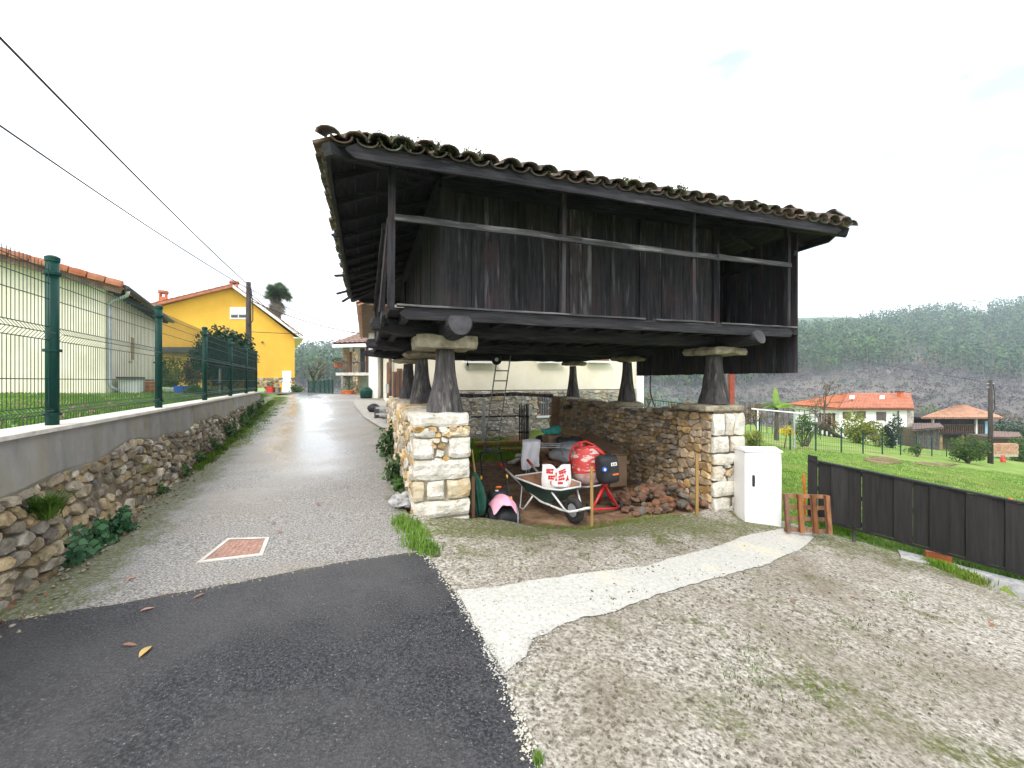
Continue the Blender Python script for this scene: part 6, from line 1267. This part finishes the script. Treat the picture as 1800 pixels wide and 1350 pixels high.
# ---------------------------------------------------------------- plants
def tufts(name, lab, cat, pos, n, h, mat, spread=.05, wd=.006, seed=1, kind='stuff', lean=.5):
    rng = np.random.default_rng(seed); pos = np.asarray(pos, float); b = pos[rng.integers(0, len(pos), n)]+np.column_stack([rng.normal(0, spread, n), rng.normal(0, spread, n), np.zeros(n)])
    hh = h*rng.uniform(.45, 1.25, n); an = rng.uniform(0, 6.28, n); ln = hh*lean*rng.uniform(.1, 1, n); d = np.column_stack([np.cos(an), np.sin(an), 0*an]); s_ = np.column_stack([-np.sin(an), np.cos(an), 0*an])*wd*rng.uniform(.6, 1.4, n)[:, None]
    m = b+d*(ln*.35)[:, None]; m[:, 2] += hh*.6; t = b+d*ln[:, None]; t[:, 2] += hh
    V = np.stack([b-s_, b+s_, m+s_*.8, m-s_*.8, t], 1).reshape(-1, 3); k = np.arange(n)*5
    F = [tuple(q) for q in np.stack([k, k+1, k+2, k+3], 1)]+[tuple(q) for q in np.stack([k+3, k+2, k+4], 1)]
    o = qmesh(name, V, F, mat, base=(0, 0, 0)); tag(o, lab, cat, kind=kind); return o
def line_pts(pts, n, w, zf=g1, seed=0):
    rg = random.Random(seed); out = []
    for _ in range(n):
        k = rg.randrange(len(pts)-1); t = rg.random(); a, b = pts[k], pts[k+1]; x, y = a[0]+(b[0]-a[0])*t+rg.gauss(0, w), a[1]+(b[1]-a[1])*t+rg.gauss(0, w); out.append((x, y, zf(x, y)))
    return out
wallfoot = [(xw(y)+.25, y) for y in (1.5, 3, 5, 7, 9, 11, 13, 15, 16.5, 18)]
tufts('verge_grass', 'green grass growing along the foot of the retaining wall', 'grass', line_pts(wallfoot[3:], 420, .05), 9000, .07, M['blade_dark'], .04, seed=2)
tufts('verge_grass', 'short bright grass verge at the far end of the retaining wall', 'grass', line_pts([(xw(9)+.4, 9), (xw(12)+.45, 12), (xw(15)+.5, 15), (-10.2, 18.5), (-11.5, 21)], 300, .14), 7000, .035, M['blade'], .08, seed=3)
tufts('edge_grass', 'grass tuft growing between the lane and the concrete by the pier', 'grass', line_pts(G([(705, 915), (722, 930), (738, 952), (750, 975)]), 60, .035), 1300, .08, M['blade'], .05, seed=4)
tufts('edge_grass', 'tiny grass tuft at the corner of asphalt and concrete', 'grass', line_pts(G([(945, 1335), (948, 1349)]), 10, .008), 130, .05, M['blade'], .008, .003, seed=5)
tufts('edge_grass', 'grass along the concrete footing beneath the black gate', 'grass', line_pts([gpx(1440, 920), gpx(1500, 940)], 60, .09)+line_pts(G([(1640, 992), (1680, 1008), (1725, 1028)]), 60, .03), 4200, .07, M['blade'], .05, seed=6)
tufts('yard_grass', 'green grass patch at the back of the granary yard', 'grass', [tuple(H(random.uniform(.2, 3.3), random.uniform(4.3, 7.8), FZ0+.0)) for _ in range(500)], 14000, .10, M['blade'], .12, .01, seed=7)
tufts('yard_grass', 'moss and grass line where concrete meets the earth floor', 'grass', [tuple(H(s, -.55+random.gauss(0, .06), g1(*H(s, -.55, 0)[:2]))) for s in np.random.default_rng(3).uniform(1.0, 3.2, 200)], 1600, .018, M['blade'], .05, seed=8)
# lawn blades: right of the gate and behind the green fence
rng = np.random.default_rng(5); n = 90000; Yl = 4.2+18*rng.uniform(0, 1, n)**1.6; X = rng.uniform(.55, 1.5, n)*Yl; P = np.column_stack([X, Yl]); s_v = np.array([((x-P0.x)*U.x+(y-P0.y)*U.y, (x-P0.x)*Vv.x+(y-P0.y)*Vv.y) for x, y in P]); gdist = (X-gA.x)*gN.x+(Yl-gA.y)*gN.y
keep = (s_v[:, 0] > 4.75) & ((gdist < -.0) | (gdist > 0)) & (((X-4.2)*.6+(Yl-6.0)*.8) > .2); P = P[keep]; pos = np.column_stack([P, gz(P[:, 0], P[:, 1])])
tufts('lawn_grass', 'bright short grass covering the lawn beyond the black gate', 'grass', pos, 70000, .055, M['blade'], .02, .009, seed=9)
n = 60000; Yl = 2+13*rng.uniform(0, 1, n)**1.4; X = xw(Yl)-.4-rng.uniform(0, 1, n)**1.2*9; keep = ((X-cN.x)*cg.x+(Yl-cN.y)*cg.y < -.05) | ((X-cN.x)*cd_.x+(Yl-cN.y)*cd_.y < -.05); X, Yl = X[keep], Yl[keep]
tufts('garden_grass', 'dewy short grass of the raised garden behind the green fence', 'grass', np.column_stack([X, Yl, gard(X, Yl)]), 50000, .055, M['blade'], .02, .008, seed=10)
# broad-leaved weeds at the wall foot
def weed(x, y, r, h, n, mat, lab, sz=.07, grp=None, z=None, cat='plant', name='weed', stem=True):
    zz_ = g1(x, y) if z is None else z; t = thing(name, lab, cat, (x, y, zz_), grp); rg = np.random.default_rng(int(abs(x*97+y*31)*10)); c = np.array((x, y, zz_))
    q = rg.normal(size=(n, 3)); q /= np.linalg.norm(q, axis=1)[:, None]; q[:, 2] = abs(q[:, 2]); rr = rg.uniform(.35, 1, n)[:, None]**.6; lump = 1+.3*np.sin(q[:, :1]*5+q[:, 1:2]*4); p = c+q*rr*lump*np.array((r, r, h)); V, F = leaf_faces(p, sz, .75, 1.2, rg); qmesh('leaves', V, F, mat, t)
    if stem:
        mb = MB()
        for k in range(5): a = rg.uniform(0, 6.28); mb.tube([c, c+np.array((math.cos(a)*r*.5, math.sin(a)*r*.5, h*.8))], [.006+.01*r, .002+.002*r], 4)
        mb.build('stems', M['bark'] if cat != 'plant' else mat, t)
    return t
GW = 'leafy weeds along the foot of the retaining wall'
for (x, y, r, h, n) in [(30, 1000, .26, .22, 330), (85, 985, .22, .24, 300), (130, 960, .20, .2, 260), (178, 935, .17, .2, 240)]:
    q = gpx(x, y); weed(q[0]+.17, q[1], r, h, n, M['weed'], 'blue green leafy weed at the foot of the retaining wall', .075, GW)
for (x, y, r, h, n) in [(205, 905, .13, .12, 110), (262, 868, .2, .16, 200), (312, 838, .2, .18, 220), (340, 815, .22, .2, 240), (372, 793, .22, .2, 220), (402, 770, .25, .22, 200), (425, 752, .28, .3, 200), (440, 738, .3, .35, 200)]:
    q = gpx(x, y); weed(q[0]+.04, q[1], r, h, n, M['ivy'], 'low bright green weed growing against the rubble stones', .055, 'low green weeds growing against the rubble stones')
a0 = (3.32-YA)*1.0966; p = wp(a0, .52, .12); tufts('fern', 'drooping dark green fern growing out of the retaining wall', 'fern', [tuple(p+Vector((random.gauss(0, .02), random.gauss(0, .02), random.gauss(0, .02)))) for _ in range(8)], 420, .16, M['blade_dark'], .03, .006, seed=12, kind=None, lean=1.6)
for k in range(16):
    a = random.uniform(8, 15.6); p = wp(a, g1(*wp(a, 0, .1)[:2])+random.uniform(.1, .25), .1); weed(p.x, p.y, .16, .22, 90, M['ivy'], 'ivy sprig hanging on the far end of the retaining wall', .06, 'ivy sprigs on the retaining wall', p.z-.05)
# plants at the lane side of the left pier
for (x, y, r, h, n, lab, m) in [(689, 800, .24, .6, 420, 'tall dark leafy plant by the pier wall beside the lane', 'ivy'), (702, 842, .2, .35, 320, 'bright green leafy plant at the foot of the left pier', 'ivy'), (712, 862, .15, .24, 200, 'small leafy plant hugging the left pier base', 'ivy')]:
    q = gpx(x, y); weed(q[0], q[1], r, h, n, M[m], lab, .085)
# shrubs
def shrub(lab, c, r, mat, n, sz, name='shrub', cat='shrub', clumps=14, seed=1, shell=.4):
    c = Vector(c); t = thing(name, lab, cat, (c.x, c.y, c.z-r[2])); rg = np.random.default_rng(seed); P = []
    for k in range(clumps):
        q = rg.normal(size=3); q /= np.linalg.norm(q); cc = np.array(c)+q*np.array(r)*rg.uniform(.35, .75); P.append(blob_points(n//clumps, cc, np.array(r)*rg.uniform(.28, .48), rg, shell))
    V, F = leaf_faces(np.vstack(P), sz, .55, .3, rg); qmesh('crown', V, F, mat, t); mb = MB()
    for k in range(6): a = rg.uniform(0, 6.28); mb.tube([c-Z3*r[2], c-Z3*r[2]*.3+Vector((math.cos(a)*r[0]*.3, math.sin(a)*r[1]*.3, 0)), c+Vector((math.cos(a)*r[0]*.55, math.sin(a)*r[1]*.55, r[2]*.4))], [.05*r[0], .03*r[0], .01*r[0]], 5)
    mb.build('trunk', M['bark'], t); return t
shrub('rounded dark evergreen shrub behind the green fence', px(403, 628, 17), (1.3, 1.2, 1.2), M['camellia'], 13000, .13, seed=2, clumps=46)
shrub('bronze leaved shrub in the garden before the yellow house', px(336, 655, 19), (.75, .7, .75), M['shrub_b'], 1500, .12, seed=3); shrub('low green shrub at the corner of the cream bungalow', px(308, 665, 18), (.5, .5, .4), M['shrub_y'], 700, .1, seed=4)
shrub('low green bush left of the bronze leaved shrub', px(290, 650, 24), (1.2, .8, 1.2), M['shrub'], 1500, .16, seed=5); shrub('small green bush by the yellow house door', px(522, 684, 36), (.7, .5, .6), M['shrub'], 700, .14, seed=6)
shrub('flowering bed bush below the bronze shrub behind the fence', px(345, 690, 13), (.5, .4, .28), M['shrub'], 700, .08, seed=16)
pb_ = px(320, 692, 14); t = thing('blue_tub', 'small blue tub in the garden behind the fence', 'tub', (pb_.x, pb_.y, 1.2)); MB().lathe([(.2, 0), (.24, .2), (.25, .2), (.25, .22)], (pb_.x, pb_.y, 1.22), 14).build('body', M['blue_badge'], t)
t = thing('garden_edging', 'low white slatted edging in the garden behind the fence', 'edging', tuple(px(305, 690, 15)))
for k in range(14): MB().box(px(290+k*3.2, 688+k*.15, 15), (.045, .03, .2)).build('slat', M['white'], t)
MB().bar(px(288, 686, 15.03), px(335, 688, 15.03), .02, .04).build('rail', M['white'], t)
hp = px(385, 660, 13.5); t = thing('hose_reel', 'green garden hose coiled on a stand behind the fence', 'hose', (hp.x, hp.y, 1.2)); mb = MB(); [ring(mb, hp+Vector((0, .03*k, 0)), (.1, 1, 0), .26+.02*k, .02, 20, 5) for k in range(3)]; mb.build('coil', M['green_paint'], t); MB().bar((hp.x, hp.y+.05, 1.1), hp+Vector((0, .05, .3)), .05, .05).build('stand', M['white'], t)
# right-hand garden
def gy(x, Y, dz=0): p = px(x, 700, Y); return Vector((p.x, Y, g1(p.x, Y)+dz))
shrub('round clipped yellow green bush near the rubble wall', gy(1322, 17, .5), (.48, .48, .5), M['shrub_y'], 1500, .07, seed=7, clumps=18); shrub('broad bright green bush in front of the distant white house', gy(1508, 36, 1.35), (2.0, 1.5, 1.4), M['shrub_y'], 2600, .2, seed=8, clumps=20)
shrub('dark pointed conifer bush in front of the distant white house', gy(1568, 35, 1.3), (.85, .85, 1.55), M['camellia'], 2200, .16, seed=9, clumps=22); shrub('large dense hedge bush beside the power pole', gy(1701, 27, .85), (1.55, 1.0, .85), M['shrub'], 3800, .12, seed=10, clumps=30)
shrub('low straggling bush by the garden fence posts', gy(1612, 27, .4), (.7, .5, .45), M['shrub'], 700, .1, seed=11); shrub('small grassy bush left of the dark conifer', gy(1545, 34, .6), (.9, .7, .6), M['shrub_y'], 700, .14, seed=12); shrub('leafy shrub below the bare tree behind the fence', gy(1410, 23, .9), (.8, .6, .95), M['shrub'], 1200, .11, seed=13)
shrub('dark hedge mass behind the far granary', gy(1770, 62, 2.5), (9, 2.5, 3.4), M['camellia'], 5000, .35, seed=14, clumps=50); shrub('dense green thicket beside the low brick wall', gy(1795, 40, 1.0), (2.2, 1.6, 1.5), M['shrub'], 2200, .2, seed=15, clumps=24)
q = gy(1383, 20.05); t = thing('flowering_tree', 'small slim tree with yellow flower clusters by the garden fence', 'tree', tuple(q)); MB().tube([q-Vector((.12, 0, 0)), q+Vector((0, 0, .8))], [.03, .02], 6).build('trunk', M['bark'], t)
for k, x in enumerate((1378, 1390, 1384)): f = gy(x, 20, .8+.22*(k == 2)); V, F = leaf_faces(blob_points(110, f, (.2, .2, .17), RNG, .2), .09); qmesh('flower_cluster', V, F, M['flower_y'], t)
# banana plant
bq = gy(1365, 26); bt = thing('banana_plant', 'banana plant with broad bright green leaves beyond the garden frame', 'plant', tuple(bq)); MB().tube([bq, bq+Vector((0, 0, 2.0))], [.14, .09], 8).build('trunk', M['bark'], bt)
for k, (an, el, ln) in enumerate(((1.5, 1.35, 1.4), (.2, .7, 1.5), (-.3, .45, 1.4), (2.8, .8, 1.3), (3.4, .5, 1.2), (4.6, .6, 1.2), (.9, .9, 1.3))):
    V = []; n = 9
    for i in range(n):
        t = i/(n-1); e = el-1.3*t*t*(1.2 if el < 1 else .3); p = bq+Vector((0, 0, 2.0))+Vector((math.cos(an)*math.cos(el), math.sin(an)*math.cos(el)*.5, math.sin(el)))*ln*t-Z3*(ln*.55*t*t if el < 1 else .1*t); sd_ = Vector((-math.sin(an), math.cos(an), .3)).normalized()*(.20*math.sin(math.pi*min(1, t*.92+.06))**.7)
        V += [p+sd_-Z3*.05, p, p-sd_-Z3*.05]
    MB().add(V, [(i*3+j, i*3+j+1, (i+1)*3+j+1, (i+1)*3+j) for i in range(n-1) for j in (0, 1)]).build('leaf', M['banana'], bt)
# bare tree with a few leaves
def branchy(lab, base, h, seed, lean, name='bare_tree', leafm='shrub_b', depth=4, nl=10):
    rg = random.Random(seed); t = thing(name, lab, 'tree', tuple(base)); T = MB(); tips = []
    def grow(p, d, ln, r, lv):
        q = p; pts = [p]; 
        for k in range(4): d = (d+Vector((rg.gauss(0, .16), rg.gauss(0, .16), rg.gauss(.03, .1)))).normalized(); q = q+d*ln/4; pts.append(q)
        T.tube(pts, [r*(1-.1*k) for k in range(5)], 5, cap=False)
        if lv <= 0: tips.append(q); return
        for k in range(3 if lv > 1 else 2):
            nd = (d+Vector((rg.gauss(0, .55), rg.gauss(0, .55), rg.gauss(.1, .35)))).normalized(); grow(pts[rg.choice((2, 3, 4))], nd, ln*rg.uniform(.55, .8), r*.58, lv-1)
    grow(Vector(base), Vector(lean).normalized(), h*.42, h*.035, depth); T.build('trunk', M['bark'], t)
    P = np.vstack([blob_points(nl, q, (.14, .14, .14), np.random.default_rng(seed+i), .1) for i, q in enumerate(tips)]); V, F = leaf_faces(P, .085, .5); qmesh('leaves', V, F, M[leafm], t); return t
branchy('leaning bare tree with a few yellow leaves beside the distant white house', gy(1416, 24), 3.6, 4, (.55, .1, .8)); branchy('thin leafless tree near the garden frame by the rubble wall', gy(1300, 21), 1.9, 8, (0, 0, 1)); branchy('small bare bush tree behind the rubble wall and railing', gy(1195, 24), 2.3, 9, (.2, 0, 1)); branchy('pale bare thicket tree right of the cottage', gy(1140, 26), 2.6, 10, (-.1, 0, 1)); branchy('bare shrub tree beside the banana plant', gy(1335, 28), 2.2, 12, (.1, 0, 1))
branchy('grey bare tree beyond the dark road bend', V3(px(548, 690, 50), g1(-23, 50)), 5.0, 14, (.1, 0, 1), nl=14)
# garden fences, frame, railing
gf = thing('garden_fence', 'thin dark green post and mesh fence across the far lawn', 'fence', tuple(gy(1480, 25))); prev = None
for k, (x, Y, hgt) in enumerate(zip((1335, 1389, 1434, 1479, 1517, 1551, 1583, 1611, 1638, 1664), (19, 20, 21.2, 22.4, 23.8, 25.2, 26.6, 28.2, 30, 32), (1.35,)*10)):
    b_ = gy(x, Y); MB().tube([b_, b_+Z3*hgt], .03, 8).build('post', M['green_paint'], gf)
    if prev:
        mb = MB()
        for j in range(7): z = .1+j*.2; mb.tube([prev+Z3*z, b_+Z3*z], .004, 3, cap=False)
        for j in range(12): q = prev.lerp(b_, (j+.5)/12); mb.tube([q+Z3*.05, q+Z3*1.3], .004, 3, cap=False)
        o = mb.build('wire_panel', M['wire'], gf); o['kind'] = 'stuff'
    prev = b_
fr_ = thing('pergola', 'white tubular pergola frame standing on the lawn behind the fence', 'pergola', tuple(gy(1350, 21)))
c0, c1 = gy(1332, 21), gy(1396, 21); MB().tube([c0, c0+Z3*1.75], .03, 8).build('upright', M['white'], fr_); MB().tube([c1, c1+Z3*1.75], .05, 8).build('upright', M['zinc'], fr_); MB().tube([c0+Z3*1.75-Vector((.3, 0, 0)), c1+Z3*1.75+Vector((.4, 0, 0))], .03, 8).build('top_bar', M['white'], fr_)
rl = thing('iron_railing', 'black iron railing beyond the rubble wall and yard', 'railing', tuple(gy(1170, 17)))
a, b = gy(1120, 17.5), gy(1205, 16.5)
for z in (.95, 1.55): MB().bar(a+Z3*z, b+Z3*z, .03, .03).build('rail', M['green_paint'], rl)
for k in range(19): q = a.lerp(b, k/18); MB().tube([q, q+Z3*1.6], .009, 5).build('bar', M['green_paint'], rl)
rl = thing('terrace_railing', 'dark railing along the terrace edge behind the banana plant', 'railing', tuple(gy(1370, 33)))
a, b = gy(1300, 33), gy(1442, 34)
for z in (1.3, 1.75, 2.2): MB().bar(a+Z3*z, b+Z3*z, .05, .05).build('rail', M['gutter'], rl)
for k in range(16): q = a.lerp(b, k/15); MB().bar(q, q+Z3*2.25, .04, .04).build('post', M['gutter'], rl)
rp_ = gy(1285.5, 12.5); simple('red_pole', 'slim rust red metal pole rising behind the right pier', 'pole', M['pole_red'], lambda mb: mb.box((rp_.x, rp_.y, rp_.z+1.35), (.13, .13, 2.7)))
c0 = gy(1128, 9.5); cable('cable', [H(5.1, 2.6, 2.2), px(1143, 690, 9.2), px(1151, 715, 9.2), V3(px(1151, 715, 9.2), .7)], 'loose black cable hanging from the granary to the rubble wall', .012)
fe2 = thing('lane_end_fence', 'short dark green mesh fence at the far end of the lane', 'fence', tuple(px(560, 692, 32)))
pv = None
for x, Y in ((542, 33), (553, 32), (563, 31), (571, 30), (578, 29), (585, 28)):
    p = px(x, 690, Y); p.z = g1(p.x, p.y); MB().bar(p, p+Z3*.95, .06, .06).build('post', M['green_paint'], fe2)
    if pv:
        mb = MB(); mb.add([pv, p, p+Z3*.9, pv+Z3*.9], [(0, 1, 2, 3)]); mb.build('shade_cloth', M['screen'], fe2)
    pv = p
# palm tree beyond the yellow house
pq = px(487, 690, 56); pq.z = -1.5; pt_ = px(487, 515, 56); pal = thing('palm_tree', 'tall palm with a skirt of dead fronds behind the yellow house', 'palm', tuple(pq)); MB().tube([pq, pt_-Z3*.2], [.55, .45], 10).build('trunk', M['bark'], pal)
rg = np.random.default_rng(9)
for k in range(170):
    dead = k >= 110; an = rg.uniform(0, 6.28); el = rg.uniform(-.5, 1.35) if not dead else rg.uniform(-1.45, -.75); ln = rg.uniform(1.7, 2.5) if not dead else rg.uniform(1.2, 2.6); b_ = pt_-Z3*(rg.uniform(0, .3) if not dead else rg.uniform(.2, 1.4)); d = Vector((math.cos(an)*math.cos(el), math.sin(an)*math.cos(el), math.sin(el))); sd_ = Matrix.Rotation(rg.uniform(-1.3, 1.3), 3, d)@Vector((-math.sin(an), math.cos(an), 0)); V = []; F = []
    st = b_+d*ln*(.45 if k % 2 else .2); upv = d.cross(sd_)
    for j in range(13):
        fa = (j-6)/6*1.35; tip = st+(d*math.cos(fa)+sd_*math.sin(fa))*ln*.55*(1-.12*abs(fa))-Z3*.12*ln; w_ = (sd_*math.cos(fa)-d*math.sin(fa))*.075; n0 = len(V); V += [st-w_, st+w_, tip]; F.append((n0, n0+1, n0+2))
    n0 = len(V); V += [b_-sd_*.03, b_+sd_*.03, st]; F.append((n0, n0+1, n0+2)); MB().add(V, F).build('frond', M['palm_dead' if dead else 'palm'], pal)
# smaller fallen leaves on the raised lawn: a scatter nobody could count
P = np.column_stack([X, Yl, gard(X, Yl)+.05])[rng.integers(0, len(X), 260)]; V, F = leaf_faces(P, .07, .6, 2.5); tag(qmesh('leaf_litter', V, F, M['leaf_dead'], base=(0, 0, 0)), 'scatter of red brown leaves on the raised garden lawn', 'leaves', kind='stuff')
P = np.array(line_pts(wallfoot, 260, .1)); P[:, 2] += .02; V, F = leaf_faces(P, .04, .6, 3.5); tag(qmesh('leaf_litter', V, F, M['leaf_dead'], base=(0, 0, 0)), 'scatter of small dead leaves along the foot of the retaining wall', 'leaves', kind='stuff')
# grit and small stones washed along the edges of the surfaces
def grit(name, lab, pts, n, sz, mat, w, seed, dz=.012):
    rg = np.random.default_rng(seed); P = np.array(line_pts(pts, n, w, seed=seed)); oct_ = np.array([(1, 0, 0), (0, 1, 0), (-1, 0, 0), (0, -1, 0), (0, 0, .7), (0, 0, -.5)]); f8 = np.array([(0, 1, 4), (1, 2, 4), (2, 3, 4), (3, 0, 4), (1, 0, 5), (2, 1, 5), (3, 2, 5), (0, 3, 5)])
    s_ = sz*rg.uniform(.4, 1.6, n)**1.3; V = P[:, None, :]+(oct_[None]+rg.uniform(-.3, .3, (n, 6, 3)))*s_[:, None, None]; V[:, :, 2] += dz
    tag(qmesh(name, V.reshape(-1, 3), (f8[None]+np.arange(n)[:, None, None]*6).reshape(-1, 3), mat, base=(0, 0, 0)), lab, 'grit', kind='stuff')
grit('grit', 'pale grit washed along the edge between asphalt and concrete', [EDGE[i] for i in range(12)], 800, .0055, M['white_conc'], .022, 1, .018)
grit('grit', 'small brown stones scattered over the mossy concrete', [gpx(*q) for q in ((820, 960), (1200, 960), (1000, 1000), (1400, 1000), (1100, 1120), (1700, 1100), (1300, 1300), (950, 1250), (1500, 1200))], 1400, .007, M['rock_grey'], .35, 2)
grit('grit', 'loose grit along the seam between old lane and asphalt patch', TOPN, 500, .005, M['rubble_pale'], .03, 3, .014)
grit('grit', 'pale crumbs along the edges of the white concrete strip', ws+ws[:1], 1500, .0045, M['white_conc'], .03, 7, .014)
tufts('moss_tufts', 'small moss and grass tufts rooted in the old concrete', 'moss', [(x, y, g1(x, y)) for x, y in [tuple(np.array(gpx(*q))+RNG.normal(0, .25, 2)) for q in ((1310, 1180), (1180, 1085), (1560, 1170), (1000, 955), (900, 945), (1400, 1240), (1150, 950), (1280, 950), (1500, 1100), (1650, 1080)) for _ in range(9)]], 2600, .018, M['blade_dark'], .05, .003, seed=33)
grit('grit', 'loose stones lying along the foot of the retaining wall', wallfoot[:8], 700, .014, M['rubble_left'], .1, 4)
# ---------------------------------------------------------------- the misty air of the valley
hz_ = MB().box((0, 420, 45), (2600, 1100, 220)).build('haze', M['white'], base=(0, 420, 45)); hz_['kind'] = 'stuff'; hz_['label'] = 'thin blue grey mist hanging in the valley air'; hz_['category'] = 'haze'
hm = bpy.data.materials.new('valley mist'); hm.use_nodes = True; hn = hm.node_tree; hn.nodes.clear(); ho = hn.nodes.new('ShaderNodeOutputMaterial'); hv = hn.nodes.new('ShaderNodeVolumePrincipled'); hv.inputs['Color'].default_value = (.74, .88, 1, 1); hv.inputs['Density'].default_value = .00042; hv.inputs['Anisotropy'].default_value = 0
hn.links.new(hv.outputs[0], ho.inputs['Volume']); hz_.data.materials.clear(); hz_.data.materials.append(hm)
